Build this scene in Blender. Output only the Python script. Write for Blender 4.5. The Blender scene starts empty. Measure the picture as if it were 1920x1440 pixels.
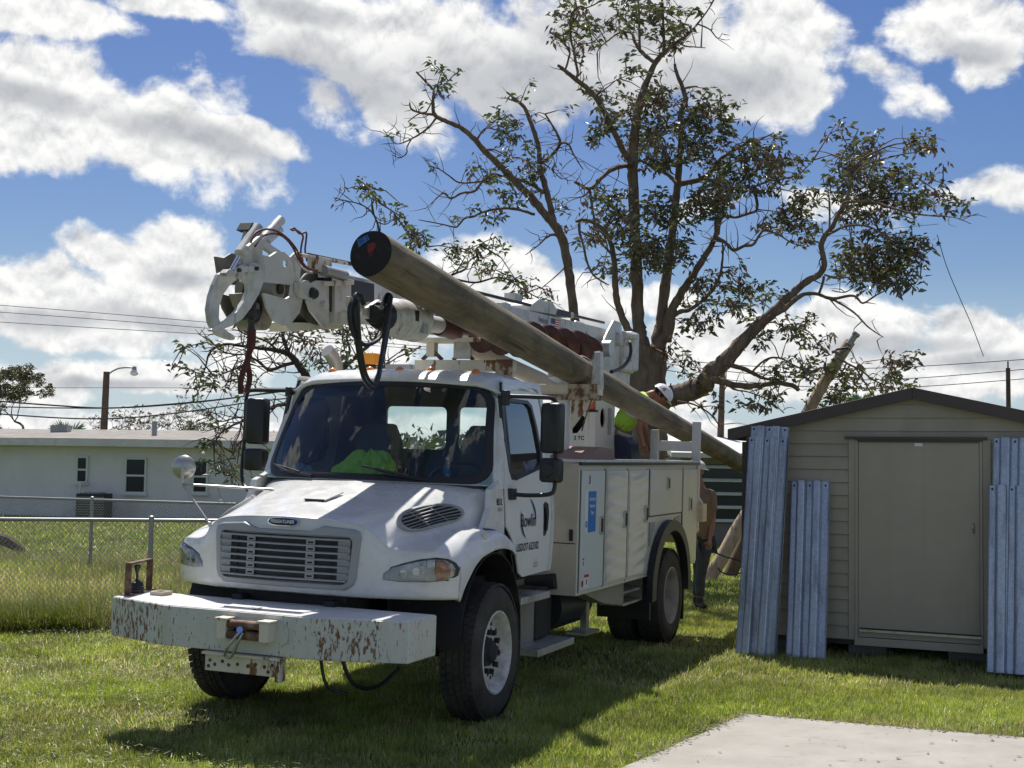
import bpy, bmesh, math, random
import numpy as np
from mathutils import Vector, Matrix
from mathutils.geometry import tessellate_polygon
random.seed(7)
rnd = random.random
SC = bpy.context.scene
COL = SC.collection
PI = math.pi

# ------------------------------------------------------------------ camera
cd = bpy.data.cameras.new('camera')
cam = bpy.data.objects.new('camera', cd)
COL.objects.link(cam)
pitch, roll = 0.0599, -0.0157
cp, sp, cr, sr = math.cos(pitch), math.sin(pitch), math.cos(roll), math.sin(roll)
fw = Vector((0, cp, sp)); up0 = Vector((0, -sp, cp)); rt0 = Vector((1, 0, 0))
rt = rt0*cr - up0*sr
upv = rt0*sr + up0*cr
cam.matrix_world = Matrix((
    (rt.x, upv.x, -fw.x, 0.0),
    (rt.y, upv.y, -fw.y, 0.0),
    (rt.z, upv.z, -fw.z, 1.92),
    (0, 0, 0, 1)))
cd.sensor_fit = 'HORIZONTAL'; cd.sensor_width = 36.0
cd.lens = 36.0*2505/1920
cd.clip_start = 0.1; cd.clip_end = 4000
SC.camera = cam

# ------------------------------------------------------------------ exposure
SC.view_settings.view_transform = 'Standard'
SC.view_settings.look = 'None'
SC.view_settings.exposure = 0.35
SC.view_settings.gamma = 1
SC.view_settings.use_curve_mapping = False

# ------------------------------------------------------------------ sun
SUNV = Vector((-0.129, 0.59, 1.0)).normalized()
sun_el = math.asin(SUNV.z); sun_az = math.atan2(SUNV.x, SUNV.y)
sd = bpy.data.lights.new('sun', 'SUN'); sd.energy = 5.0; sd.angle = math.radians(0.53)
sd.color = (1.0, 0.955, 0.88)
so = bpy.data.objects.new('sun', sd); COL.objects.link(so)
so.rotation_euler = (-SUNV).to_track_quat('-Z', 'Y').to_euler()
so.location = SUNV*60

# ------------------------------------------------------------------ node helpers
class NT:
    def __init__(s, tree): s.t = tree; s.n = tree.nodes; s.l = tree.links
    def new(s, typ, **kw):
        n = s.n.new(typ)
        for k, v in kw.items(): setattr(n, k, v)
        return n
    def put(s, sock, v):
        if isinstance(v, bpy.types.NodeSocket): s.l.new(v, sock)
        elif v is not None:
            try: sock.default_value = v
            except Exception: sock.default_value = (v[0], v[1], v[2], 1) if len(v) == 3 else v
    def math(s, op, a, b=None, c=None, clamp=False):
        n = s.new('ShaderNodeMath', operation=op, use_clamp=clamp)
        s.put(n.inputs[0], a)
        if b is not None: s.put(n.inputs[1], b)
        if c is not None: s.put(n.inputs[2], c)
        return n.outputs[0]
    def noise(s, vec, scale, detail=4, rough=0.55, dist=0.0, dim='3D'):
        n = s.new('ShaderNodeTexNoise'); n.noise_dimensions = dim
        if vec is not None: s.put(n.inputs['Vector'], vec)
        n.inputs['Scale'].default_value = scale; n.inputs['Detail'].default_value = detail
        n.inputs['Roughness'].default_value = rough; n.inputs['Distortion'].default_value = dist
        return n.outputs[0]
    def ramp(s, v, lo, hi, a=0.0, b=1.0, smooth=False):
        n = s.new('ShaderNodeMapRange'); n.clamp = True
        if smooth: n.interpolation_type = 'SMOOTHSTEP'
        s.put(n.inputs['Value'], v)
        n.inputs['From Min'].default_value = lo; n.inputs['From Max'].default_value = hi
        n.inputs['To Min'].default_value = a; n.inputs['To Max'].default_value = b
        return n.outputs[0]
    def mix(s, f, a, b):
        n = s.new('ShaderNodeMix', data_type='RGBA')
        s.put(n.inputs['Factor'], f)
        for sock, v in ((n.inputs[6], a), (n.inputs[7], b)):
            if isinstance(v, bpy.types.NodeSocket): s.l.new(v, sock)
            else: sock.default_value = (v[0], v[1], v[2], 1)
        return n.outputs[2]
    def mapping(s, vec, loc=(0,0,0), rot=(0,0,0), scale=(1,1,1), kind='POINT'):
        n = s.new('ShaderNodeMapping', vector_type=kind)
        s.put(n.inputs[0], vec)
        n.inputs['Location'].default_value = loc
        n.inputs['Rotation'].default_value = rot
        n.inputs['Scale'].default_value = scale
        return n.outputs[0]
    def bump(s, h, dist=0.01, strength=1.0):
        n = s.new('ShaderNodeBump'); n.inputs['Distance'].default_value = dist
        n.inputs['Strength'].default_value = strength
        s.put(n.inputs['Height'], h)
        return n.outputs[0]

# ------------------------------------------------------------------ world: physical sky with cumulus clouds by direction
w = bpy.data.worlds.new('World'); SC.world = w; w.use_nodes = True
W = NT(w.node_tree); W.n.clear()
outw = W.new('ShaderNodeOutputWorld'); bg = W.new('ShaderNodeBackground')
W.l.new(bg.outputs[0], outw.inputs[0]); bg.inputs[1].default_value = 0.066
sky = W.new('ShaderNodeTexSky'); sky.sky_type = 'NISHITA'; sky.sun_disc = False
sky.sun_elevation = sun_el; sky.sun_rotation = sun_az
sky.air_density = 1.0; sky.dust_density = 0.6; sky.ozone_density = 2.5
tc = W.new('ShaderNodeTexCoord')
sepd = W.new('ShaderNodeSeparateXYZ'); W.l.new(tc.outputs['Generated'], sepd.inputs[0])
az = W.math('ARCTAN2', sepd.outputs[0], sepd.outputs[1])
el = W.math('ARCSINE', sepd.outputs[2])
cmb = W.new('ShaderNodeCombineXYZ'); W.l.new(az, cmb.inputs[0]); W.l.new(el, cmb.inputs[1])
P = cmb.outputs[0]

def blob(Pv, b):
    m = W.mapping(Pv, loc=(b[0], b[1], 0), rot=(0, 0, b[4]), scale=(b[2], b[3], 1), kind='TEXTURE')
    n = W.new('ShaderNodeVectorMath', operation='LENGTH'); W.l.new(m, n.inputs[0])
    return n.outputs['Value']
def field(Pv, blobs):
    acc = None
    for b in blobs:
        v = blob(Pv, b)
        acc = v if acc is None else W.math('SMOOTH_MIN', acc, v, 0.12)
    return W.math('SUBTRACT', 1.0, acc)
wn = W.new('ShaderNodeTexNoise'); W.l.new(P, wn.inputs['Vector']); wn.inputs['Scale'].default_value = 14; wn.inputs['Detail'].default_value = 3
wv = W.new('ShaderNodeVectorMath', operation='MULTIPLY_ADD')
W.l.new(wn.outputs['Color'], wv.inputs[0]); wv.inputs[1].default_value = (0.030, 0.022, 0); W.l.new(P, wv.inputs[2])
P2 = W.mapping(wv.outputs[0], loc=(-0.015, -0.011, 0))
CLOUDS = [   # cumulus masses: azimuth, elevation, radii, tilt
 (-0.3401, 0.2542, 0.0758, 0.0439, -0.140), (-0.2636, 0.2333, 0.1038, 0.0399, -0.297), (-0.1984, 0.2359, 0.0479, 0.0152, -0.140), (-0.3587, 0.2250, 0.0599, 0.0279, -0.000), 
 (-0.3547, 0.3081, 0.0918, 0.0180, 0.070), (-0.2551, 0.3224, 0.0679, 0.0112, -0.000),
 (-0.1414, 0.3125, 0.1158, 0.0359, -0.209), (-0.0282, 0.2983, 0.1317, 0.0459, -0.140), (0.0851, 0.3102, 0.1277, 0.0599, -0.087), (0.1809, 0.2744, 0.0679, 0.0299, -0.000), (0.2042, 0.3143, 0.0519, 0.0379, -0.349), (-0.0842, 0.2663, 0.0519, 0.0299, -0.611),
 (0.3216, 0.3104, 0.0599, 0.0339, -0.175), (0.3396, 0.2840, 0.0279, 0.0240, -0.000),
 (-0.2496, 0.1507, 0.0419, 0.0299, -0.000), (-0.2924, 0.1445, 0.0439, 0.0200, -0.262), (-0.3442, 0.1188, 0.0439, 0.0339, -0.000), (-0.2486, 0.1161, 0.0758, 0.0299, -0.140), (-0.3036, 0.0944, 0.0958, 0.0240, -0.070), (-0.1754, 0.1034, 0.0798, 0.0220, -0.000),
 (-0.3524, 0.0508, 0.0639, 0.0200, -0.000), (-0.2582, 0.0616, 0.0798, 0.0152, -0.000), (-0.1941, 0.0793, 0.0479, 0.0180, -0.000), (-0.1042, 0.0857, 0.0639, 0.0180, -0.000),
 (-0.0094, 0.1474, 0.0559, 0.0240, -0.175), (0.0391, 0.1242, 0.0679, 0.0279, -0.175), (-0.0411, 0.1230, 0.0599, 0.0180, -0.000), (0.1467, 0.0931, 0.0679, 0.0279, -0.000), (0.0990, 0.1246, 0.0439, 0.0160, -0.000),
 (0.2581, 0.1044, 0.0758, 0.0248, -0.052), (0.3351, 0.0957, 0.0599, 0.0240, -0.000), (0.3170, 0.0694, 0.0958, 0.0240, -0.000), (0.2050, 0.0697, 0.0878, 0.0240, -0.000),
 (0.0006, 0.0200, 0.5988, 0.0180, -0.000), (0.0760, 0.0490, 0.1038, 0.0160, -0.000)]
GREYS = [(-0.1326, 0.2794, 0.0918, 0.0240, -0.209), (0.0168, 0.2744, 0.1317, 0.0339, -0.105), (0.1454, 0.2792, 0.0798, 0.0248, -0.000), (0.0729, 0.3178, 0.0798, 0.0279, -0.000), (-0.3669, 0.2550, 0.0679, 0.0104, -0.105), (-0.2330, 0.2310, 0.0758, 0.0120, -0.209),
 (-0.1656, 0.3258, 0.0479, 0.0104, -0.175), (-0.2594, 0.1002, 0.0599, 0.0088, -0.070), (-0.3363, 0.0966, 0.0439, 0.0096, -0.000), (0.2804, 0.0888, 0.0639, 0.0088, -0.000), (0.3421, 0.0767, 0.0519, 0.0096, -0.000), (0.0514, 0.1005, 0.0599, 0.0104, -0.000), (-0.2491, 0.1315, 0.0279, 0.0088, -0.000), (0.3324, 0.2917, 0.0319, 0.0104, -0.175), (-0.2950, 0.0528, 0.0639, 0.0056, -0.000)]
WISPS = [(0.2732, 0.2850, 0.0439, 0.0200, -0.349), (0.3030, 0.2630, 0.0479, 0.0200, -0.524), (0.0210, 0.2610, 0.0439, 0.0200, -0.698), (-0.1401, 0.2638, 0.0519, 0.0240, -0.524), (-0.2262, 0.2586, 0.0359, 0.0319, -0.873), (0.3534, 0.1950, 0.0758, 0.0180, -0.070), (0.2392, 0.1911, 0.0798, 0.0200, -0.000), (0.1460, 0.1950, 0.0439, 0.0144, -0.000), (-0.1330, 0.1363, 0.0439, 0.0144, -0.000), (-0.2358, 0.3205, 0.0639, 0.0160, -0.000), (-0.0887, 0.2889, 0.0479, 0.0240, -0.524)]
D0 = W.math('MAXIMUM', field(P2, CLOUDS), W.math('SUBTRACT', W.math('MULTIPLY', field(P2, WISPS), 0.55), 0.16))
big = W.noise(P, 4.0, 3, 0.5)
outm = W.ramp(W.math('MAXIMUM', W.math('SUBTRACT', W.math('ABSOLUTE', az), 0.42), W.math('SUBTRACT', el, 0.37)), 0.0, 0.1)
gen = W.math('MULTIPLY', W.math('SUBTRACT', big, 0.545), 5.0)
D1 = W.mix(outm, D0, gen)
n1 = W.noise(P2, 26, 9, 0.57)
Pup = W.mapping(P2, loc=(0, 0.007, 0))
n2 = W.noise(Pup, 26, 5, 0.57)
wisp = W.noise(W.mapping(P2, rot=(0,0,0.25), scale=(1, 2.2, 1)), 9, 7, 0.6)
dens = W.math('ADD', W.math('ADD', D1, W.math('MULTIPLY', W.math('SUBTRACT', n1, 0.5), 1.25)), W.math('MULTIPLY', W.math('SUBTRACT', wisp, 0.5), 1.15))
alpha = W.ramp(dens, -0.02, 0.34, smooth=True)
alpha = W.math('MULTIPLY', alpha, W.ramp(el, -0.03, 0.02))
G0 = W.ramp(W.math('ADD', field(P2, GREYS), W.math('MULTIPLY', W.math('SUBTRACT', n1, 0.5), 0.9)), -0.35, 0.7, smooth=True)
G0 = W.mix(outm, G0, W.ramp(gen, 0.2, 1.0))
lit = W.math('MULTIPLY_ADD', W.math('SUBTRACT', n1, n2), 2.6, 0.84, clamp=True)
br = W.math('MULTIPLY', lit, W.math('MULTIPLY_ADD', G0, -0.62, 1.0))
ccol = W.mix(br, (3.9, 4.2, 4.8), (12.0, 12.0, 11.8))
skyg = W.new('ShaderNodeHueSaturation'); W.l.new(sky.outputs[0], skyg.inputs['Color'])
skyg.inputs['Saturation'].default_value = 1.30; skyg.inputs['Value'].default_value = 0.97; skyg.inputs['Hue'].default_value = 0.515
haze = W.math('MULTIPLY', W.ramp(el, 0.0, 0.14, 1.0, 0.0), 0.8)
skyc = W.mix(haze, skyg.outputs[0], (6.2, 7.8, 9.8))
fin = W.mix(alpha, skyc, ccol)
W.l.new(fin, bg.inputs[0])
w.cycles.sampling_method = 'MANUAL'; w.cycles.sample_map_resolution = 256

# ------------------------------------------------------------------ mesh helpers
class MB:
    def __init__(s): s.v = []; s.f = []
    def add(s, vs, fs):
        o = len(s.v); s.v += [tuple(v) for v in vs]; s.f += [tuple(o+i for i in f) for f in fs]; return s
    def box(s, lo, hi):
        x0, y0, z0 = lo; x1, y1, z1 = hi
        return s.add([(x0,y0,z0),(x1,y0,z0),(x1,y1,z0),(x0,y1,z0),(x0,y0,z1),(x1,y0,z1),(x1,y1,z1),(x0,y1,z1)],
                     [(0,3,2,1),(4,5,6,7),(0,1,5,4),(1,2,6,5),(2,3,7,6),(3,0,4,7)])
    def obox(s, c, ax, ay, az_):                      # centre and three half-axes
        c = Vector(c); ax = Vector(ax); ay = Vector(ay); az_ = Vector(az_)
        vs = [c+sx*ax+sy*ay+sz*az_ for sz in (-1,1) for sx, sy in ((-1,-1),(1,-1),(1,1),(-1,1))]
        return s.add(vs, [(0,3,2,1),(4,5,6,7),(0,1,5,4),(1,2,6,5),(2,3,7,6),(3,0,4,7)])
    def bar(s, a, b, wd, ht, up=(0,0,1)):             # rectangular bar from a to b
        a = Vector(a); b = Vector(b); d = b-a; n = d.normalized(); u = Vector(up)
        sd_ = n.cross(u)
        if sd_.length < 1e-4: sd_ = n.cross(Vector((1,0,0)))
        sd_.normalize(); u2 = sd_.cross(n)
        return s.obox((a+b)/2, d/2, sd_*wd/2, u2*ht/2)
    def cyl(s, a, b, r0, r1=None, n=16, caps=True):
        r1 = r0 if r1 is None else r1
        a = Vector(a); b = Vector(b); d = (b-a).normalized()
        u = d.cross(Vector((0,0,1)))
        if u.length < 1e-3: u = d.cross(Vector((1,0,0)))
        u.normalize(); v = d.cross(u)
        vs = []
        for p, r in ((a, r0), (b, r1)):
            for i in range(n):
                t = 2*PI*i/n; vs.append(p+u*math.cos(t)*r+v*math.sin(t)*r)
        fs = [(i, (i+1)%n, n+(i+1)%n, n+i) for i in range(n)]
        if caps: fs += [tuple(range(n-1,-1,-1)), tuple(range(n, 2*n))]
        return s.add(vs, fs)
    def tube(s, pts, r, n=8, caps=True):              # r number or list
        pts = [Vector(p) for p in pts]; m = len(pts)
        rs = r if isinstance(r, (list, tuple)) else [r]*m
        pu = None; vs = []
        for i, p in enumerate(pts):
            d = (pts[min(i+1, m-1)]-pts[max(i-1, 0)])
            if d.length < 1e-9: d = Vector((0,0,1))
            d.normalize()
            if pu is None:
                u = d.cross(Vector((0,0,1)))
                if u.length < 1e-2: u = d.cross(Vector((0,1,0)))
            else: u = pu - d*pu.dot(d)
            u.normalize(); pu = u; v = d.cross(u)
            for k in range(n):
                t = 2*PI*k/n; vs.append(p+(u*math.cos(t)+v*math.sin(t))*rs[i])
        fs = [(i*n+k, i*n+(k+1)%n, (i+1)*n+(k+1)%n, (i+1)*n+k) for i in range(m-1) for k in range(n)]
        if caps: fs += [tuple(range(n-1,-1,-1)), tuple(range((m-1)*n, m*n))]
        return s.add(vs, fs)
    def lathe(s, prof, o, axis, n=32, closed=False):  # prof: (along axis, radius)
        o = Vector(o); d = Vector(axis).normalized(); u = d.cross(Vector((0,0,1)))
        if u.length < 1e-3: u = Vector((1,0,0))
        u.normalize(); v = d.cross(u); vs = []
        for h, r in prof:
            for k in range(n):
                t = 2*PI*k/n; vs.append(o+d*h+(u*math.cos(t)+v*math.sin(t))*r)
        m = len(prof)
        fs = [(i*n+k, i*n+(k+1)%n, ((i+1)%m)*n+(k+1)%n, ((i+1)%m)*n+k) for i in range(m if closed else m-1) for k in range(n)]
        return s.add(vs, fs)
    def plate(s, poly, thick, holes=()):              # 3D planar polygon, extruded along thick vector
        th = Vector(thick); loops = [[Vector(p) for p in poly]]+[[Vector(p) for p in h] for h in holes]
        flat = [p for l in loops for p in l]; n = len(flat)
        tris = tessellate_polygon(loops)
        fs = [tuple(t) for t in tris]+[tuple(n+i for i in reversed(t)) for t in tris]
        o = 0
        for l in loops:
            k = len(l)
            fs += [(o+i, o+(i+1)%k, n+o+(i+1)%k, n+o+i) for i in range(k)]; o += k
        return s.add(flat+[p+th for p in flat], fs)
    def grid(s, rows, thick=None):                    # rows of points
        m = len(rows); n = len(rows[0]); vs = [p for r in rows for p in r]
        return s.add(vs, [(i*n+j, i*n+j+1, (i+1)*n+j+1, (i+1)*n+j) for i in range(m-1) for j in range(n-1)])
    def ball(s, c, r, n=12, sc=(1,1,1)):
        c = Vector(c); vs = []; fs = []; m = n//2
        for i in range(m+1):
            a = PI*i/m
            for k in range(n):
                t = 2*PI*k/n; vs.append(c+Vector((math.sin(a)*math.cos(t)*r*sc[0], math.sin(a)*math.sin(t)*r*sc[1], math.cos(a)*r*sc[2])))
        fs = [(i*n+k, i*n+(k+1)%n, (i+1)*n+(k+1)%n, (i+1)*n+k) for i in range(m) for k in range(n)]
        return s.add(vs, fs)
    def xf(s, f): s.v = [tuple(f(Vector(v))) for v in s.v]; return s
    def build(s, name, mat, parent=None, smooth=False, bevel=0.0, auto=40):
        me = bpy.data.meshes.new(name)
        me.from_pydata(s.v, [], s.f)
        bm = bmesh.new(); bm.from_mesh(me)
        bmesh.ops.remove_doubles(bm, verts=bm.verts, dist=1e-5)
        bmesh.ops.recalc_face_normals(bm, faces=bm.faces)
        if smooth:
            ca = math.radians(auto)
            for f in bm.faces: f.smooth = True
            for e in bm.edges:
                if len(e.link_faces) == 2 and e.calc_face_angle(0) > ca: e.smooth = False
        bm.to_mesh(me); bm.free()
        me.materials.append(mat)
        o = bpy.data.objects.new(name, me); COL.objects.link(o)
        if parent is not None: o.parent = parent
        if bevel:
            b = o.modifiers.new('bevel', 'BEVEL'); b.width = bevel; b.segments = 2; b.limit_method = 'ANGLE'; b.angle_limit = math.radians(35)
        return o
def tag(o, label=None, cat=None, group=None, kind=None):
    if label: o['label'] = label
    if cat: o['category'] = cat
    if group: o['group'] = group
    if kind: o['kind'] = kind
    return o
def empty(name, loc=(0,0,0), rz=0.0, label=None, cat=None, group=None):
    o = bpy.data.objects.new(name, None); COL.objects.link(o)
    o.location = loc; o.rotation_euler = (0, 0, rz); o.empty_display_size = 0.2
    return tag(o, label, cat, group)
def copy_tree(o, parent=None):
    c = o.copy(); COL.objects.link(c)
    if parent is not None: c.parent = parent
    for ch in [x for x in COL.objects if x.parent is o]: copy_tree(ch, c)
    return c
def text_mb(txt, size, o, xdir, ydir, depth=0.002, shear=0.0, bold=0.0, xscale=1.0, center=True):
    """built-in font letters as flat raised mesh; o = centre, xdir/ydir in-plane directions"""
    cu = bpy.data.curves.new('t', 'FONT'); cu.body = txt; cu.size = size; cu.shear = shear; cu.offset = bold
    cu.align_x = 'CENTER' if center else 'LEFT'; cu.align_y = 'CENTER'; cu.resolution_u = 3
    ob = bpy.data.objects.new('t', cu); COL.objects.link(ob)
    dg = bpy.context.evaluated_depsgraph_get(); me = bpy.data.meshes.new_from_object(ob.evaluated_get(dg))
    xd = Vector(xdir).normalized(); yd = Vector(ydir).normalized(); nd = xd.cross(yd).normalized(); o = Vector(o)
    mb = MB(); vs = [o+xd*v.co.x*xscale+yd*v.co.y+nd*depth for v in me.vertices]
    mb.add(vs, [tuple(p.vertices) for p in me.polygons])
    bpy.data.objects.remove(ob); bpy.data.curves.remove(cu); bpy.data.meshes.remove(me)
    return mb
def crom(pts, n=6):                                   # Catmull-Rom through points
    pts = [Vector(p) for p in pts]; out = []
    for i in range(len(pts)-1):
        p0 = pts[max(i-1,0)]; p1 = pts[i]; p2 = pts[i+1]; p3 = pts[min(i+2, len(pts)-1)]
        for k in range(n):
            t = k/n
            out.append(0.5*((2*p1)+(p2-p0)*t+(2*p0-5*p1+4*p2-p3)*t*t+(3*p1-3*p2+p3-p0)*t**3))
    out.append(pts[-1]); return out
def lerp(a, b, t): return a+(b-a)*t
def itp(xs, ys, x):                                   # smooth 1-D interpolation (monotone hermite)
    xs = list(xs); ys = list(ys)
    if x <= xs[0]: return ys[0]
    if x >= xs[-1]: return ys[-1]
    for i in range(len(xs)-1):
        if x <= xs[i+1]: break
    def sl(k): return (ys[k+1]-ys[k])/(xs[k+1]-xs[k])
    def tg(k):
        if k == 0: return sl(0)
        if k == len(xs)-1: return sl(k-1)
        a, b = sl(k-1), sl(k)
        return 0 if a*b <= 0 else 2*a*b/(a+b)
    h = xs[i+1]-xs[i]; t = (x-xs[i])/h; m0 = tg(i)*h; m1 = tg(i+1)*h
    return (2*t**3-3*t*t+1)*ys[i]+(t**3-2*t*t+t)*m0+(-2*t**3+3*t*t)*ys[i+1]+(t**3-t*t)*m1

# ------------------------------------------------------------------ materials
MATS = {}
def mat(name, col, rough=0.6, metal=0.0, var=0.0, vscale=3.0, grime=None, gscale=2.5, glo=0.55, ghi=0.75, bump=0.0, bscale=40.0, coat=0.0, spec=0.5,
        streak=None, sscale=(8,8,1.0), slo=0.55, shi=0.7, emit=None, trans=0.0, rvar=0.0, detail=6):
    m = bpy.data.materials.new(name); m.use_nodes = True; T = NT(m.node_tree)
    b = m.node_tree.nodes['Principled BSDF']; MATS[name] = m
    c = T.new('ShaderNodeTexCoord').outputs['Object']
    base = col
    if var:
        n = T.noise(c, vscale, detail, 0.6)
        lo = tuple(max(0, x*(1-var)) for x in col[:3]); hi = tuple(min(1, x*(1+var)) for x in col[:3])
        base = T.mix(T.ramp(n, 0.3, 0.7), lo, hi)
    if grime:
        n = T.noise(c, gscale, 8, 0.65)
        base = T.mix(T.ramp(n, glo, ghi), base if not isinstance(base, tuple) else base, grime)
    if streak:
        n = T.noise(T.mapping(c, scale=sscale), 1.0, 6, 0.65)
        base = T.mix(T.ramp(n, slo, shi), base, streak)
    if isinstance(base, tuple): b.inputs['Base Color'].default_value = (*base[:3], 1)
    else: T.l.new(base, b.inputs['Base Color'])
    b.inputs['Roughness'].default_value = rough
    if rvar: T.l.new(T.ramp(T.noise(c, vscale*2, 5), 0.3, 0.7, max(0.02, rough-rvar), rough+rvar), b.inputs['Roughness'])
    b.inputs['Metallic'].default_value = metal; b.inputs['Coat Weight'].default_value = coat; b.inputs['Coat Roughness'].default_value = 0.06
    b.inputs['Specular IOR Level'].default_value = spec
    if trans: b.inputs['Transmission Weight'].default_value = trans
    if emit: b.inputs['Emission Color'].default_value = (*emit, 1); b.inputs['Emission Strength'].default_value = 1.0
    if bump: T.l.new(T.bump(T.noise(c, bscale, 5, 0.6), bump), b.inputs['Normal'])
    return m
def glassmat(name, tint, refl=1.0, rough=0.02, dirt=0.0):
    m = bpy.data.materials.new(name); m.use_nodes = True; T = NT(m.node_tree); T.n.clear()
    o = T.new('ShaderNodeOutputMaterial'); tr = T.new('ShaderNodeBsdfTransparent'); gl = T.new('ShaderNodeBsdfGlossy')
    tr.inputs[0].default_value = (*tint, 1); gl.inputs['Roughness'].default_value = rough
    fr = T.new('ShaderNodeFresnel'); fr.inputs[0].default_value = 1.5
    mx = T.new('ShaderNodeMixShader'); T.l.new(T.math('MULTIPLY', fr.outputs[0], refl, clamp=True), mx.inputs[0])
    T.l.new(tr.outputs[0], mx.inputs[1]); T.l.new(gl.outputs[0], mx.inputs[2])
    last = mx.outputs[0]
    if dirt:
        df = T.new('ShaderNodeBsdfDiffuse'); df.inputs[0].default_value = (0.5,0.48,0.44,1)
        m2 = T.new('ShaderNodeMixShader'); c = T.new('ShaderNodeTexCoord').outputs['Object']
        T.l.new(T.ramp(T.noise(c, 3, 6, 0.6), 0.3, 0.8, dirt*0.3, dirt), m2.inputs[0]); T.l.new(last, m2.inputs[1]); T.l.new(df.outputs[0], m2.inputs[2]); last = m2.outputs[0]
    T.l.new(last, o.inputs[0]); MATS[name] = m; return m

M_white = mat('white_paint', (0.66,0.67,0.66), rough=0.28, coat=0.35, grime=(0.47,0.44,0.37), gscale=3.5, glo=0.52, ghi=0.88, streak=(0.40,0.37,0.31), sscale=(26,26,26), slo=0.68, shi=0.80, rvar=0.08)
M_whitebox = mat('white_box_paint', (0.62,0.61,0.56), rough=0.35, coat=0.2, grime=(0.42,0.38,0.30), gscale=2.2, glo=0.55, ghi=0.95, streak=(0.45,0.42,0.36), sscale=(5,5,0.7), slo=0.60, shi=0.85)
M_tread = mat('checker_plate_alloy', (0.55,0.55,0.55), rough=0.35, metal=0.6, var=0.2, bump=0.004, bscale=60, grime=(0.2,0.19,0.17), glo=0.5, ghi=0.7)
M_boom = mat('boom_paint', (0.58,0.58,0.56), rough=0.42, grime=(0.27,0.245,0.20), gscale=6, glo=0.48, ghi=0.80, streak=(0.12,0.09,0.07), sscale=(9,9,3), slo=0.60, shi=0.72)
M_bump = None
def rusty(name, col, lo, hi, scale, vert=True, rust=(0.27,0.13,0.05), rust2=(0.13,0.065,0.03), mask=None):
    m = bpy.data.materials.new(name); m.use_nodes = True; T = NT(m.node_tree); b = m.node_tree.nodes['Principled BSDF']
    c = T.new('ShaderNodeTexCoord').outputs['Object']
    v = T.mapping(c, scale=(1,1,0.35 if vert else 1))
    n = T.noise(v, scale, 8, 0.7); f = T.ramp(n, lo, hi)
    big = T.noise(c, 1.6, 4, 0.6)
    f2 = T.ramp(T.math('ADD', n, T.math('MULTIPLY', T.math('SUBTRACT', big, 0.5), 0.35)), lo, hi)
    if mask is not None:
        sp_ = T.new('ShaderNodeSeparateXYZ'); T.l.new(c, sp_.inputs[0])
        acc = None
        for (y0, y1) in mask:
            e = T.math('MULTIPLY', T.math('GREATER_THAN', sp_.outputs[1], y0), T.math('LESS_THAN', sp_.outputs[1], y1))
            acc = e if acc is None else T.math('MAXIMUM', acc, e)
        sh = T.math('ADD', n, T.math('MULTIPLY', acc, 0.075))
        f2 = T.ramp(T.math('ADD', sh, T.math('MULTIPLY', T.math('SUBTRACT', big, 0.5), 0.25)), lo, hi)
    stain = T.ramp(T.noise(T.mapping(c, scale=(6,6,0.8)), 1.2, 5, 0.6), 0.45, 0.8, 0.0, 0.55)
    base = T.mix(stain, col, tuple(x*y for x, y in zip(col, (0.80,0.70,0.52))))
    rc = T.mix(T.ramp(T.noise(c, scale*3, 4), 0.4, 0.6), rust, rust2)
    T.l.new(T.mix(f2, base, rc), b.inputs['Base Color'])
    T.l.new(T.ramp(f2, 0, 1, 0.42, 0.85), b.inputs['Roughness'])
    T.l.new(T.bump(f2, -0.002), b.inputs['Normal'])
    MATS[name] = m; return m
M_bumper = rusty('chipped_white_bumper_paint', (0.57,0.585,0.54), 0.585, 0.64, 46, mask=[(-1.16,-0.60),(0.62,1.02)])
M_rustw = rusty('peeling_white_steel', (0.66,0.62,0.52), 0.56, 0.60, 9)
M_rust = mat('brown_rusty_steel', (0.12,0.06,0.04), rough=0.8, var=0.4, vscale=15, bump=0.003, grime=(0.30,0.22,0.13), gscale=9, glo=0.5, ghi=0.7)
M_redrust = mat('dark_red_oxide_steel', (0.075,0.024,0.018), rough=0.55, var=0.5, vscale=8, bump=0.003, grime=(0.035,0.028,0.028), gscale=5)
M_rubber = mat('tyre_rubber', (0.040,0.038,0.036), rough=0.75, var=0.2, vscale=4, grime=(0.10,0.09,0.08), gscale=3, glo=0.45, ghi=0.8, bump=0.002, bscale=60, spec=0.3)
M_black = mat('black_plastic', (0.016,0.017,0.02), rough=0.38, var=0.2, bump=0.0008, bscale=150)
M_blackm = mat('black_steel', (0.022,0.022,0.024), rough=0.5, grime=(0.08,0.07,0.06), gscale=4)
M_dark = mat('dark_interior', (0.06,0.065,0.072), rough=0.8, var=0.2)
M_chassis = mat('chassis_black', (0.018,0.018,0.02), rough=0.7, grime=(0.07,0.06,0.05), gscale=5)
M_grille = mat('grey_grille_plastic', (0.30,0.31,0.32), rough=0.45, var=0.08)
M_chrome = mat('chrome', (0.75,0.75,0.75), rough=0.12, metal=1.0)
M_steel = mat('worn_steel', (0.45,0.45,0.44), rough=0.35, metal=0.8, grime=(0.2,0.15,0.1), gscale=10)
M_rim = mat('white_wheel_paint', (0.62,0.62,0.60), rough=0.45, grime=(0.22,0.2,0.17), gscale=7, glo=0.45, ghi=0.8)
M_rimg = mat('dusty_wheel_paint', (0.40,0.38,0.35), rough=0.6, grime=(0.2,0.18,0.15), gscale=6, glo=0.4, ghi=0.8)
M_amber = mat('amber_lens', (0.75,0.22,0.02), rough=0.25, coat=0.5, spec=0.6)
M_amberd = mat('orange_red_lens', (0.62,0.11,0.015), rough=0.3, coat=0.5)
M_glass = glassmat('windscreen_glass', (0.70,0.83,0.81), 1.5, dirt=0.055)  # dirt film also raised to put brightness into the dark cab view
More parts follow.
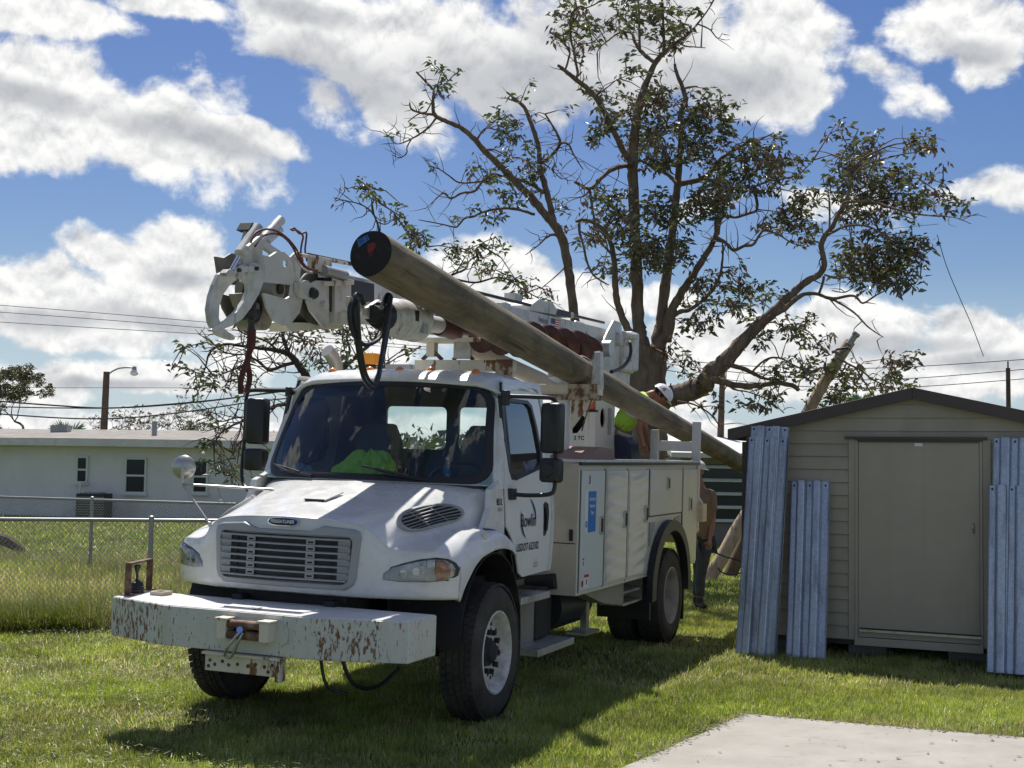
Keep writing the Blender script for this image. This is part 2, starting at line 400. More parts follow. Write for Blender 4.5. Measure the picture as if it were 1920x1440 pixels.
M_sglass = glassmat('side_glass', (0.50,0.62,0.64), 2.6, dirt=0.04)
M_lens = glassmat('clear_lens', (0.9,0.92,0.95), 1.5)
M_refl = mat('lamp_reflector', (0.42,0.45,0.50), rough=0.25, metal=0.9, var=0.75, vscale=11)
M_navy = mat('navy_print', (0.012,0.015,0.12), rough=0.5)
M_ink = mat('black_print', (0.012,0.012,0.016), rough=0.5)
M_red = mat('red_print', (0.45,0.03,0.02), rough=0.5)
M_bluel = mat('blue_placard', (0.035,0.18,0.55), rough=0.5, var=0.05)
M_paper = mat('white_print', (0.72,0.74,0.76), rough=0.6)
M_hose = mat('black_hydraulic_hose', (0.014,0.016,0.02), rough=0.33, bump=0.001, bscale=90)
M_redhose = mat('red_brown_hose', (0.13,0.035,0.03), rough=0.5)
M_hiviz = mat('lime_safety_cloth', (0.48,0.80,0.08), rough=0.8, var=0.15, vscale=20)
M_galv = None
print_ok = True

# ------------------------------------------------------------------ truck frame of reference
TX, TY, TYAW = -1.2107, 10.6214, 0.3823
TF = Vector((-math.sin(TYAW), -math.cos(TYAW), 0)); TL = Vector((math.cos(TYAW), -math.sin(TYAW), 0))
def lean(v):                                          # the body sits slightly leaning on its springs
    x, y, z = v; tp, tr_ = -0.006, 0.0179
    return Vector((x-(z-0.5)*tp, y+(z-0.5)*tr_, z+x*tp-y*tr_))
def T2W(v):
    p = lean(v); return Vector((TX, TY, 0))+TF*p.x+TL*p.y+Vector((0,0,p.z))

# ------------------------------------------------------------------ ground
def vnoise(x, y, s, seed=0):
    r = np.random.RandomState(seed); g = r.rand(256, 256)
    u = x*s; v = y*s; i = np.floor(u).astype(int); j = np.floor(v).astype(int); a = u-i; b = v-j
    a = a*a*(3-2*a); b = b*b*(3-2*b)
    G = lambda p, q: g[p % 256, q % 256]
    return (G(i,j)*(1-a)+G(i+1,j)*a)*(1-b)+(G(i,j+1)*(1-a)+G(i+1,j+1)*a)*b
def ground_mat():
    m = bpy.data.materials.new('lawn_soil'); m.use_nodes = True; T = NT(m.node_tree); b = m.node_tree.nodes['Principled BSDF']
    c = T.new('ShaderNodeTexCoord').outputs['Object']
    n = T.noise(c, 1.1, 6, 0.65); n2 = T.noise(c, 28, 6, 0.7); n3 = T.noise(c, 0.22, 4, 0.6)
    base = T.mix(T.ramp(n2, 0.35, 0.65), (0.050,0.065,0.018), (0.13,0.16,0.04))
    base = T.mix(T.ramp(n, 0.5, 0.72), base, (0.10,0.085,0.045))
    base = T.mix(T.ramp(n3, 0.4, 0.7, 0, 0.5), base, (0.10,0.13,0.03))
    T.l.new(base, b.inputs['Base Color']); b.inputs['Roughness'].default_value = 0.95; b.inputs['Specular IOR Level'].default_value = 0.1
    T.l.new(T.bump(n2, 0.03), b.inputs['Normal'])
    return m
def ground_z(x, y):
    return 0.05*(vnoise(x+50, y+50, 0.35, 3)-0.5)
M_soil = ground_mat()
xs = np.concatenate([np.linspace(-900,-20,10), np.linspace(-15,15,76), np.linspace(20,900,10)])
ys = np.concatenate([np.linspace(-300,2,8), np.linspace(5,32,68), np.linspace(36,1600,14)])
gb = MB(); gv = []
for yy in ys:
    for xx in xs:
        near = (abs(xx) < 16 and 4 < yy < 33)
        gv.append((float(xx), float(yy), (float(ground_z(np.array(xx), np.array(yy)))-0.012) if near else -0.012))
nx = len(xs)
gb.add(gv, [(j*nx+i, j*nx+i+1, (j+1)*nx+i+1, (j+1)*nx+i) for j in range(len(ys)-1) for i in range(nx-1)])
tag(gb.build('ground', M_soil, smooth=True), kind='structure')

# concrete slab
cx, cy = 1.84, 10.39
SD = Vector((0.926,-0.377,0)); SL = Vector((-0.504,-0.864,0)); C0 = Vector((cx,cy,0.0))
def conc_mat():
    m = bpy.data.materials.new('old_concrete'); m.use_nodes = True; T = NT(m.node_tree); b = m.node_tree.nodes['Principled BSDF']
    c = T.new('ShaderNodeTexCoord').outputs['Object']
    n = T.noise(c, 2.2, 7, 0.6); n2 = T.noise(c, 60, 4, 0.7)
    base = T.mix(T.ramp(n, 0.35, 0.7), (0.36,0.345,0.31), (0.29,0.275,0.245))
    base = T.mix(T.ramp(T.noise(T.mapping(c, scale=(1.5,4,1)), 3, 6, 0.65), 0.58, 0.75), base, (0.22,0.205,0.175))
    base = T.mix(T.ramp(n2, 0.55, 0.75, 0, 0.4), base, (0.22,0.2,0.17))
    T.l.new(base, b.inputs['Base Color']); b.inputs['Roughness'].default_value = 0.9
    T.l.new(T.bump(n2, 0.002), b.inputs['Normal']); return m
slab_poly = []
for k in range(25): slab_poly.append(C0+SD*(k*0.3)+Vector((0.008*math.sin(k*3.1), 0.012*math.sin(k*5.7), 0)))
for k in range(1, 22): slab_poly.append(C0+SD*7.2+SL*(k*0.3))
slab_poly.append(C0+SL*6.3)
for k in range(20, 0, -1): slab_poly.append(C0+SL*(k*0.3)+Vector((0.01*math.sin(k*4.3),0,0)))
sb_ = MB(); sb_.plate([Vector((p.x,p.y,-0.08)) for p in slab_poly], (0,0,0.115))
tag(sb_.build('concrete_slab', conc_mat(), bevel=0.008), kind='structure')
def on_slab(x, y, marg=0.0):
    d = np.stack([x-cx, y-cy], -1)
    M = np.array([[SD.x, SL.x],[SD.y, SL.y]]); q = np.dot(np.linalg.inv(M), d.reshape(-1,2).T)
    return (q[0] > -marg)&(q[1] > -marg)

# ------------------------------------------------------------------ grass: real blades with a colour per blade
def grass_mat(name, tl=0.45, gl=0.05):
    m = bpy.data.materials.new(name); m.use_nodes = True; T = NT(m.node_tree); T.n.clear()
    o = T.new('ShaderNodeOutputMaterial'); a = T.new('ShaderNodeAttribute'); a.attribute_name = 'tint'
    d = T.new('ShaderNodeBsdfDiffuse'); t = T.new('ShaderNodeBsdfTranslucent'); g = T.new('ShaderNodeBsdfGlossy'); g.inputs['Roughness'].default_value = 0.45
    T.l.new(a.outputs['Color'], d.inputs[0]); h = T.new('ShaderNodeHueSaturation'); T.l.new(a.outputs['Color'], h.inputs['Color']); h.inputs['Saturation'].default_value = 1.15; h.inputs['Value'].default_value = 1.3
    T.l.new(h.outputs[0], t.inputs[0])
    mx = T.new('ShaderNodeMixShader'); mx.inputs[0].default_value = tl; T.l.new(d.outputs[0], mx.inputs[1]); T.l.new(t.outputs[0], mx.inputs[2])
    m2 = T.new('ShaderNodeMixShader'); m2.inputs[0].default_value = gl; T.l.new(mx.outputs[0], m2.inputs[1]); T.l.new(g.outputs[0], m2.inputs[2])
    T.l.new(m2.outputs[0], o.inputs[0]); return m
M_grass = grass_mat('grass_blades'); M_leaf = grass_mat('tree_leaves', 0.35, 0.12)
def tri_mesh(name, V, Cc, mat_):
    """V: (n,3,3) triangles, Cc: (n,3) colour"""
    n = len(V); me = bpy.data.meshes.new(name)
    me.vertices.add(n*3); me.vertices.foreach_set('co', V.reshape(-1).astype(np.float32))
    me.loops.add(n*3); me.loops.foreach_set('vertex_index', np.arange(n*3, dtype=np.int32))
    me.polygons.add(n); me.polygons.foreach_set('loop_start', np.arange(0, n*3, 3, dtype=np.int32))
    try: me.polygons.foreach_set('loop_total', np.full(n, 3, dtype=np.int32))
    except Exception: pass
    me.update(calc_edges=True)
    ca = me.color_attributes.new('tint', 'FLOAT_COLOR', 'POINT')
    cc = np.ones((n*3, 4), np.float32); cc[:, :3] = np.repeat(Cc, 3, 0); ca.data.foreach_set('color', cc.reshape(-1))
    me.materials.append(mat_); o = bpy.data.objects.new(name, me); COL.objects.link(o); return o
R = np.random.RandomState(11); EXT = 2.4
def grass(name, y0, y1, dens, hh, wd, x_lim=None, region=None, tall=False, lay=0.95):
    n = int(dens*(0.42*(y1*y1-y0*y0)*1.06+2*EXT*(y1-y0)))
    y = np.sqrt(R.rand(n)*(y1*y1-y0*y0)+y0*y0); x = (R.rand(n)*2-1)*(0.425*y+EXT)
    keep = ~on_slab(x, y, -0.012)
    cl = vnoise(x, y, 7, 5)*0.55+vnoise(x, y, 22, 6)*0.45
    bare = vnoise(x, y, 0.9, 8)*0.6+vnoise(x, y, 3.1, 9)*0.4
    keep &= (R.rand(n) < 0.35+0.9*cl)&(R.rand(n) < np.where(bare > 0.64, 0.30, 1.0))
    if region is not None: keep &= region(x, y)
    x, y, cl, bare = x[keep], y[keep], cl[keep], bare[keep]; n = len(x)
    z = ground_z(x, y)
    big = vnoise(x, y, 0.5, 12)
    h = hh*(0.45+0.9*R.rand(n))*(0.6+0.8*cl)*(0.75+0.5*big)
    a = R.rand(n)*2*PI; ln = lay*R.rand(n)**0.7
    dx, dy = np.cos(a), np.sin(a)
    tip = np.stack([x+dx*h*ln*1.25, y+dy*h*ln*1.25, z+h*np.sqrt(np.maximum(0.05,1-ln*ln*0.85))], -1)
    b = a+PI/2+(R.rand(n)-0.5)*1.6; ww = wd*(0.6+0.8*R.rand(n))
    v0 = np.stack([x-np.cos(b)*ww, y-np.sin(b)*ww, z-0.01+0*x], -1); v1 = np.stack([x+np.cos(b)*ww, y+np.sin(b)*ww, z-0.01+0*x], -1)
    V = np.stack([v0, v1, tip], 1)
    t = R.rand(n)[:,None]; col = (1-t)*np.array([0.19,0.26,0.045])+t*np.array([0.36,0.41,0.10])
    dry = (R.rand(n) < (0.10+0.35*np.clip((bare-0.40)*3,0,1)+(0.30 if tall else 0)))[:,None]
    dcol = np.array([0.52,0.46,0.26])*(0.6+0.7*R.rand(n))[:,None]
    col = np.where(dry, dcol, col)
    yel = np.clip((vnoise(x, y, 0.33, 21)-0.4)*2, 0, 1)[:,None]
    col = col*(1-0.45*yel)+np.array([0.40,0.40,0.12])*0.45*yel
    col *= ((0.62+0.55*vnoise(x, y, 1.7, 14))*(0.72+0.5*vnoise(x, y, 6.5, 15)))[:,None]
    col *= 0.62 if name == 'weeds' else 1.12  # weed colour darkened to stand for the shadow inside the clumps
    o = tri_mesh(name, V, col, M_grass); return tag(o, kind='stuff')
def fence_y(x): return 15.75+(x+2.6)*0.21             # line of the near fence
def lawn_region(x, y): return ~((x < -1.9)&(y > fence_y(x)-0.55))
def weeds_region(x, y): return (x < -2.2)&(y > fence_y(x)-0.55)&(y < fence_y(x)+0.35)
def field_region(x, y): return (x < -1.9)&(y > fence_y(x)+0.1)
o = grass('lawn_grass', 7.9, 12.5, 6800, 0.044, 0.0042, region=lawn_region)
tag(o, 'short mown green grass of the lawn around the truck and shed', 'grass')
o = grass('lawn_grass', 12.5, 18, 3600, 0.048, 0.0055, region=lawn_region)
tag(o, 'sunlit mown lawn grass on both sides of the truck', 'grass')
o = grass('lawn_grass', 18, 33, 800, 0.065, 0.011, region=lawn_region)
tag(o, 'bright lawn grass seen in the gap behind the truck', 'grass')
o = grass('weeds', 13.0, 16.2, 6500, 0.30, 0.006, region=weeds_region, lay=0.85)
tag(o, 'tangled tall weeds growing along the foot of the near chain link fence', 'weeds')
o = grass('field_grass', 14.6, 25, 1300, 0.20, 0.0075, region=field_region, tall=True, lay=0.6)
tag(o, 'tall yellow green grass between the two chain link fences', 'grass')
o = grass('yard_grass', 25, 43, 260, 0.09, 0.014, region=lambda x, y: True|(x > 0))
tag(o, 'short green grass in front of the pale house', 'grass')
# clippings lying loose on the lawn
n = 5200; yy = np.sqrt(R.rand(n)*(15.5**2-8.2**2)+8.2**2); xx = -0.40*yy+R.rand(n)*0.28*yy
pp = vnoise(xx, yy, 1.3, 31) > 0.42; xx = xx[pp]; yy = yy[pp]; n = len(xx); k = yy < fence_y(xx)-0.4; xx = xx[k]; yy = yy[k]; n = len(xx)
a = R.rand(n)*2*PI; L = 0.03+0.05*R.rand(n); z = ground_z(xx, yy)+0.045+0.02*R.rand(n); wv_ = 0.004
V = np.stack([np.stack([xx-np.sin(a)*wv_, yy+np.cos(a)*wv_, z], -1), np.stack([xx+np.sin(a)*wv_, yy-np.cos(a)*wv_, z], -1), np.stack([xx+np.cos(a)*L, yy+np.sin(a)*L, z+0.03*(R.rand(n)-0.4)], -1)], 1)
tag(tri_mesh('grass_clippings', V, np.array([0.42,0.46,0.28])*(0.5+0.8*R.rand(n))[:,None], M_grass), 'pale dry grass clippings scattered over the lawn by the bumper', 'clippings', kind='stuff')
# dead leaves and crumbs along the slab edge
V = []; Cc = []
for k in range(1300):
    if k < 1190: p = C0+(SD*(rnd()*4.2) if rnd() < 0.72 else SL*(rnd()*2.0))+Vector(((rnd()-0.5)*0.13, (rnd()-0.5)*0.13, 0.046))
    else: p = C0+SD*(rnd()*3)+SL*(rnd()*1.9)+Vector((0.3,-0.1,0.041))
    q = [p+Vector((math.cos(t), math.sin(t), 0.12*rnd()))*(0.007+0.022*rnd()) for t in (rnd()*6, rnd()*6+2, rnd()*6+4)]
    V.append([tuple(x) for x in q]); Cc.append(np.array([0.13,0.085,0.05])*(0.25+1.5*rnd()))
tag(tri_mesh('leaf_litter', np.array(V), np.array(Cc), M_leaf), 'small dead leaves and crumbs along the edge of the concrete', 'litter', kind='stuff')

# ------------------------------------------------------------------ shed
SHO = Vector((2.50, 14.43, 0)); SHR = math.atan2(-0.425, 0.905)
shed = empty('garden_shed', SHO, SHR, 'beige vinyl garden shed with brown roof trim and closed sliding door', 'shed')
M_side = mat('beige_siding', (0.375,0.335,0.268), rough=0.6, var=0.06, vscale=1.5, grime=(0.25,0.22,0.17), gscale=1.2, glo=0.5, ghi=0.9)
M_door = mat('beige_door_paint', (0.38,0.34,0.275), rough=0.55, var=0.05, streak=(0.36,0.32,0.25), sscale=(12,1,0.3), slo=0.45, shi=0.9)
M_trim = mat('brown_roof_trim', (0.075,0.055,0.050), rough=0.5, var=0.15, vscale=2)
SW, SDp = 3.58, 3.0
def gab(t): return 2.20+(2.62-2.20)*(1-abs(t-SW/2)/(SW/2))   # wall top along the gable
m_ = MB(); m_.box((0.02,0.03,0.16),(SW-0.02,SDp,2.16)); m_.build('wall_core', M_side, shed)
m_ = MB(); m_.plate([(0.03,0.03,2.161),(SW-0.03,0.03,2.161),(SW-0.03,0.03,2.30),(SW/2,0.03,2.71),(0.03,0.03,2.30)], (0,SDp-0.05,0)); m_.build('gable_core', M_side, shed)
bh = 0.1345
def board(t0, t1, z, y=0.0, h=bh, name='siding_board'):
    b = MB(); zt = z+h
    if t1-t0 < 0.05: return
    pr = [(y-0.004, zt-0.002), (y-0.022, z+0.004), (y-0.020, z), (y+0.03, z), (y+0.03, zt)]
    vs = [(t0, p[0], p[1]) for p in pr]+[(t1, p[0], p[1]) for p in pr]
    b.add(vs, [(0,1,2,3,4),(9,8,7,6,5)]+[(i,(i+1)%5,5+(i+1)%5,5+i) for i in range(5)])
    return b.build(name, M_side, shed)
z = 0.17
while z+bh <= 2.20:
    board(0.065, 1.135, z); board(2.535, SW-0.065, z); z += bh
zt0 = z-0.0
k = 0
while True:                                           # gable boards span the full width, cut to the slope
    z0 = zt0+k*bh; z1 = z0+bh
    if z0 > 2.66: break
    def cut(zz): return max(0.0, (zz-2.28)/(0.43)*(SW/2))
    a0, a1 = cut(z0)+0.07, cut(min(z1,2.70))+0.07
    b = MB(); y = 0.0; z1 = min(z1, 2.69)
    vs = [(a0,y-0.022,z0),(SW-a0,y-0.022,z0),(SW-a1,y-0.004,z1-0.002),(a1,y-0.004,z1-0.002),(a0,y+0.03,z0),(SW-a0,y+0.03,z0),(SW-a1,y+0.03,z1),(a1,y+0.03,z1)]
    b.add(vs, [(0,1,2,3),(7,6,5,4),(0,4,5,1),(3,2,6,7),(1,5,6,2),(0,3,7,4)]); b.build('siding_board', M_side, shed); k += 1
z = 0.17
while z+bh <= 2.2:                                    # side wall boards
    b = MB(); b.add([(-0.002,0.07,z+bh),(-0.022,0.07,z),(0.03,0.07,z),(-0.002,SDp-0.05,z+bh),(-0.022,SDp-0.05,z),(0.03,SDp-0.05,z)], [(0,1,2),(5,4,3),(0,3,4,1),(1,4,5,2)]); b.build('siding_board', M_side, shed)
    z += bh
for t in (0, SW-0.065):
    m_ = MB(); m_.box((t,-0.03,0.12),(t+0.065,0.04,2.2)); m_.build('corner_trim', M_trim, shed, bevel=0.004)
for s in (-1, 1):                                     # roof slabs
    e = (SW/2+0.12)*s; zt = 2.655; ze = 2.655-0.235*(SW/2+0.12)
    zt, ze = 2.76, 2.33
    m_ = MB(); c = SW/2
    prof = [(c, zt), (c+e, ze), (c+e, ze-0.03), (c, zt-0.035)]
    m_.plate([(p[0], -0.10, p[1]) for p in prof], (0, SDp+0.2, 0)); m_.build('roof_panel', M_trim, shed)
    prof = [(c+0.001*s, zt+0.004), (c+e*1.005, ze+0.004), (c+e*1.005, ze-0.10), (c+e*0.975, ze-0.11), (c+0.001*s, zt-0.115)]
    m_ = MB(); m_.plate([(p[0], -0.125, p[1]) for p in prof], (0, 0.03, 0)); m_.build('gable_fascia', M_trim, shed, bevel=0.004)
    m_ = MB(); m_.box((c+e-0.015 if s > 0 else c+e-0.02, -0.10, ze-0.11), (c+e+0.02 if s > 0 else c+e+0.015, SDp+0.1, ze)); m_.build('eave_trim', M_trim, shed)
d = MB(); d.box((1.235,-0.034,0.205),(2.425,-0.006,2.215)); dr = d.build('door', M_door, shed, bevel=0.004)
for a_, b_ in (((1.135,-0.030,0.17),(1.205,0.03,2.235)), ((2.455,-0.030,0.17),(2.535,0.03,2.235))):
    m_ = MB(); m_.box(a_, b_); m_.build('door_jamb', M_door, shed, bevel=0.003)
for a_, b_ in (((1.205,-0.044,0.17),(1.232,-0.004,2.22)), ((2.428,-0.044,0.17),(2.455,-0.004,2.22))):
    m_ = MB(); m_.box(a_, b_); m_.build('door_edge', M_door, dr, bevel=0.003)
m_ = MB(); m_.box((1.10,-0.075,2.236),(2.50,-0.02,2.262)); m_.build('door_track', M_trim, shed)
m_ = MB(); m_.box((1.235,-0.055,2.205),(2.43,-0.036,2.236)); m_.build('door_track_lip', M_trim, shed)
m_ = MB(); m_.box((1.20,-0.06,0.12),(2.455,0.02,0.20)); m_.build('door_sill', M_door, shed, bevel=0.004)
m_ = MB(); m_.box((1.25,-0.066,0.262),(2.44,-0.036,0.285)); m_.build('bottom_rail', M_steel, dr)
m_ = MB(); m_.box((1.25,-0.050,0.285),(2.44,-0.036,0.300)); m_.build('bottom_gap', M_black, dr)
m_ = MB(); m_.box((1.80,-0.048,2.165),(1.88,-0.036,2.20)); m_.build('name_plate', M_paper, dr)
m_ = MB(); m_.tube(crom([(2.37,-0.036,1.30),(2.372,-0.06,1.32),(2.368,-0.06,1.38),(2.365,-0.036,1.40)],4), 0.009); m_.build('handle', M_chrome, dr, smooth=True)
for t in (0.1, 1.1, 2.1, 3.1):
    for y in (0.25, 2.6):
        m_ = MB(); m_.box((t,y-0.1,-0.02),(t+0.38,y+0.1,0.11)); m_.build('foundation_block', mat('grey_block',(0.2,0.2,0.19),rough=0.9) if 'grey_block' not in MATS else MATS['grey_block'], shed)
m_ = MB(); m_.box((0.03,0.05,0.11),(SW-0.03,SDp-0.03,0.16)); m_.build('floor_frame', M_trim, shed)

# corrugated hurricane panels leaning on the shed
def galv_mat():
    m = bpy.data.materials.new('galvanised_sheet'); m.use_nodes = True; T = NT(m.node_tree); b = m.node_tree.nodes['Principled BSDF']
    c = T.new('ShaderNodeTexCoord').outputs['Object']
    v = T.new('ShaderNodeTexVoronoi'); T.l.new(c, v.inputs['Vector']); v.inputs['Scale'].default_value = 55
    sep = T.new('ShaderNodeSeparateColor'); T.l.new(v.outputs['Color'], sep.inputs[0])
    n = T.noise(T.mapping(c, scale=(14,14,0.9)), 1.0, 6, 0.65)
    base = T.mix(sep.outputs[0], (0.36,0.41,0.51), (0.48,0.53,0.63))
    base = T.mix(T.ramp(n, 0.5, 0.75), base, (0.22,0.245,0.31))
    T.l.new(base, b.inputs['Base Color']); b.inputs['Metallic'].default_value = 0.7
    T.l.new(T.ramp(n, 0.3, 0.7, 0.34, 0.52), b.inputs['Roughness']); return m
M_galv = galv_mat()
def sheet(t0, t1, zlen_top, y0, y1, label, w_=0.405, dy=0.0, group='hurricane panels leaning on the shed'):
    A = Vector((t0, y0, 0.0)); B = Vector((t1, y1, zlen_top)); ax = (B-A); L_ = ax.length; ax.normalize()
    sx = Vector((1,0,0)); sx = (sx-ax*sx.dot(ax)).normalized(); nn = ax.cross(sx)   # nn points away from wall
    if nn.y > 0: nn = -nn
    pr = [(-0.205,0.012),(-0.200,0.0),(-0.195,0.0),(-0.150,0.0),(-0.130,0.045),(-0.120,0.050),(-0.070,0.050),(-0.060,0.045),(-0.040,0.0),(-0.036,0.0),(0.010,0.0),(0.014,0.0),(0.034,0.045),(0.044,0.050),(0.094,0.050),(0.104,0.045),(0.124,0.0),(0.130,0.0),(0.188,0.0),(0.205,0.014)]
    k = w_/0.405; mb = MB(); rows = []
    nseg = 6
    for i in range(nseg+1):
        f = i/nseg; bow = 0.012*math.sin(PI*f)
        rows.append([SHO*0+A+ax*(L_*f)+sx*(p[0]*k)+nn*(p[1]+dy-bow) for p in pr])
    mb.grid(rows)
    o = mb.build('metal_sheet', M_galv, None)
    o.location = SHO; o.rotation_euler = (0,0,SHR)
    so_ = o.modifiers.new('s', 'SOLIDIFY'); so_.thickness = 0.0022
    tag(o, label, 'metal sheet', group)
    for s_ in (-0.178, -0.012, 0.155):                # keyholes near the top
        h = MB(); c_ = A+ax*(L_-0.035)+sx*s_*k+nn*(dy+0.0008)
        h.add([c_+sx*0.011*math.cos(q)+ax*0.011*math.sin(q)*(1.5 if math.sin(q) > 0 else 1)+nn*0.0015 for q in [i*PI/5 for i in range(10)]], [tuple(range(10))])
        h.build('keyhole', M_ink, o)
    return o
sheet(0.285,0.345,2.36,-0.45,-0.16,'tallest corrugated metal panel, rear of the left stack on the shed')
sheet(0.275,0.330,2.24,-0.47,-0.18,'front corrugated metal panel of the tall left stack on the shed', dy=0.012)
sheet(0.280,0.345,2.255,-0.50,-0.21,'outermost edge panel nested on the tall left stack', dy=-0.035)
sheet(0.775,0.745,1.79,-0.40,-0.06,'short corrugated metal panel in the second stack left of the door', w_=0.40)
sheet(0.785,0.757,1.775,-0.415,-0.075,'front short panel nested in the second stack left of the door', w_=0.40, dy=0.012)
sheet(2.76,2.78,2.25,-0.42,-0.10,'tall corrugated metal panel right of the shed door', w_=0.42)
sheet(2.75,2.755,1.78,-0.44,-0.17,'shorter corrugated panel leaning on the tall one right of the door', w_=0.44, dy=0.012)
sheet(3.22,3.22,2.10,-0.42,-0.10,'corrugated metal panel at the right edge of the photograph', w_=0.42)

# ------------------------------------------------------------------ chain link fences
M_fence = mat('grey_galvanised_tube', (0.30,0.31,0.32), rough=0.45, metal=0.5, var=0.15)
def chain_fence(pts, h, label, wr, rail_r=0.022, dia=0.062, posts=()):
    root = empty('chain_link_fence', pts[0], 0, label, 'fence'); o0 = Vector(pts[0])
    for a, b in zip(pts, pts[1:]):
        a = Vector(a)-o0; b = Vector(b)-o0; d = b-a; L_ = d.length; d.normalize()
        m_ = MB(); m_.cyl(a+Vector((0,0,h)), b+Vector((0,0,h)), rail_r, n=10); m_.build('top_rail', M_fence, root, smooth=True)
        m_ = MB(); H = h-0.06; n_ = int(L_/dia)
        for i in range(-int(H/dia)-1, n_+1):
            for s in (1, -1):
                s0 = i*dia; z0, z1 = 0.05, H+0.05
                x0 = s0 if s > 0 else s0+H
                x1 = s0+H if s > 0 else s0
                # clip to 0..L
                p = [x0, z0]; q = [x1, z1]
                def clip(p, q, lim, lo):
                    if (p[0] < lim) if lo else (p[0] > lim):
                        t = (lim-p[0])/(q[0]-p[0]); p[0] = lim; p[1] = p[1]+(q[1]-p[1])*t
                if max(x0, x1) <= 0 or min(x0, x1) >= L_: continue
                clip(p, q, 0, True); clip(q, p, 0, True); clip(p, q, L_, False); clip(q, p, L_, False)
                off = Vector((d.y, -d.x, 0))*0.004*s
                m_.cyl(a+d*p[0]+Vector((0,0,p[1]))+off, a+d*q[0]+Vector((0,0,q[1]))+off, wr, n=3, caps=False)
        tag(m_.build('wire_mesh', M_fence, root), kind='stuff')
    for p in posts:
        p = Vector(p)-o0; m_ = MB(); m_.cyl(p+Vector((0,0,-0.02)), p+Vector((0,0,h+0.03)), 0.030, n=12); m_.ball(p+Vector((0,0,h+0.035)), 0.034, 10, (1,1,0.7)); m_.build('post', M_fence, root, smooth=True)
chain_fence([(-7.6,14.72,0),(-1.2,16.05,0)], 1.21, 'near chain link fence with silver top rail behind the bumper', 0.0026, posts=[(-6.9,14.86,0),(-4.12,15.43,0),(-1.7,15.94,0)])
chain_fence([(-11.5,24.4,0),(-2.0,20.6,0)], 1.21, 'far chain link fence across the yard before the pale house', 0.0034, posts=[(-10.6,24.04,0),(-7.05,22.62,0),(-3.6,21.24,0)])

# ------------------------------------------------------------------ pale house
M_stucco = mat('pale_green_stucco', (0.72,0.72,0.70), rough=0.85, var=0.06, vscale=0.8, grime=(0.58,0.55,0.50), gscale=0.7, glo=0.5, ghi=0.9, bump=0.004, bscale=30)
M_fascia = mat('pale_fascia', (0.62,0.61,0.58), rough=0.6, var=0.1)
M_roof = mat('grey_gravel_roof', (0.26,0.24,0.22), rough=0.95, var=0.25, vscale=2, bump=0.01)
M_frame = mat('white_window_frame', (0.62,0.66,0.62), rough=0.5)
M_pane = mat('dark_window_pane', (0.010,0.018,0.030), rough=0.12, spec=0.35)
hs = empty('bungalow', (-14.27,42.85,0), 0, 'single storey pale green bungalow with grey flat roof at the left', 'house')
HO = Vector((-14.27,42.85,0))
wa = Vector((-6.0,3.0,0)); wb0 = Vector((0,0,0)); wb1 = Vector((8.6,-0.95,0))
dn = (wb1-wb0).normalized(); nrm = Vector((dn.y,-dn.x,0))   # towards camera
back = Vector((0.1,7.0,0)); HW = 2.32
m_ = MB(); m_.plate([wa, wb0, wb1, wb1+back, wa+back], (0,0,HW)); m_.build('wall', M_stucco, hs)
m_ = MB(); ov = 0.55
e0, e1, e2 = wa+Vector((-0.3,-ov,0)), wb0+Vector((-0.1,-ov,0)), wb1+Vector((0.4,-ov,0))
rb0, rb1 = wa+back*0.8, wb1+back*0.8
zt = HW+0.30
rows = [[e0+Vector((0,0,HW+0.17)), e1+Vector((0,0,HW+0.17)), e2+Vector((0,0,HW+0.17))], [rb0+Vector((0,0,zt+0.35)), (rb0+rb1)/2+Vector((0,0,zt+0.35)), rb1+Vector((0,0,zt+0.35))]]
m_.grid(rows); rf = m_.build('roof', M_roof, hs); sm = rf.modifiers.new('s','SOLIDIFY'); sm.thickness = 0.12
for a, b in ((e0, e1), (e1, e2)):
    m_ = MB(); m_.bar(a+Vector((0,-0.02,HW+0.08)), b+Vector((0,-0.02,HW+0.08)), 0.05, 0.24); m_.build('fascia', M_fascia, hs)
m_ = MB(); m_.cyl(wb0+Vector((2.3,2.0,HW+0.2)), wb0+Vector((2.3,2.0,HW+0.85)), 0.09, n=10); m_.build('vent_pipe', M_fence, rf)
m_ = MB(); m_.box(wa+Vector((3.6,2.5,HW+0.3)), wa+Vector((4.2,3.0,HW+0.75))); m_.build('roof_vent', M_fence, rf)
def house_window(s, w_, z0, z1, parent=hs, hung=True):
    c = wb0+dn*s+nrm*0.0
    f = MB(); 
    for (a, b) in ((( -w_/2-0.06, z0-0.06),(w_/2+0.06, z0)), ((-w_/2-0.06, z1),(w_/2+0.06, z1+0.06)), ((-w_/2-0.06, z0),(-w_/2, z1)), ((w_/2, z0),(w_/2+0.06, z1)), ((-w_/2, (z0+z1)/2-0.03),(w_/2, (z0+z1)/2+0.03))):
        p = c+dn*((a[0]+b[0])/2)+Vector((0,0,(a[1]+b[1])/2))+nrm*0.03
        f.obox(p, dn*((b[0]-a[0])/2), nrm*0.05, Vector((0,0,(b[1]-a[1])/2)))
    fo = f.build('window', M_frame, parent)
    for zz0, zz1 in ((z0, (z0+z1)/2-0.03), ((z0+z1)/2+0.03, z1)):
        g = MB(); g.obox(c+nrm*0.012+Vector((0,0,(zz0+zz1)/2)), dn*(w_/2), nrm*0.012, Vector((0,0,(zz1-zz0)/2))); g.build('pane', M_pane, fo)
    s2 = MB(); s2.obox(c+nrm*0.05+Vector((0,0,z0-0.09)), dn*(w_/2+0.1), nrm*0.06, Vector((0,0,0.03))); s2.build('sill', M_frame, fo)
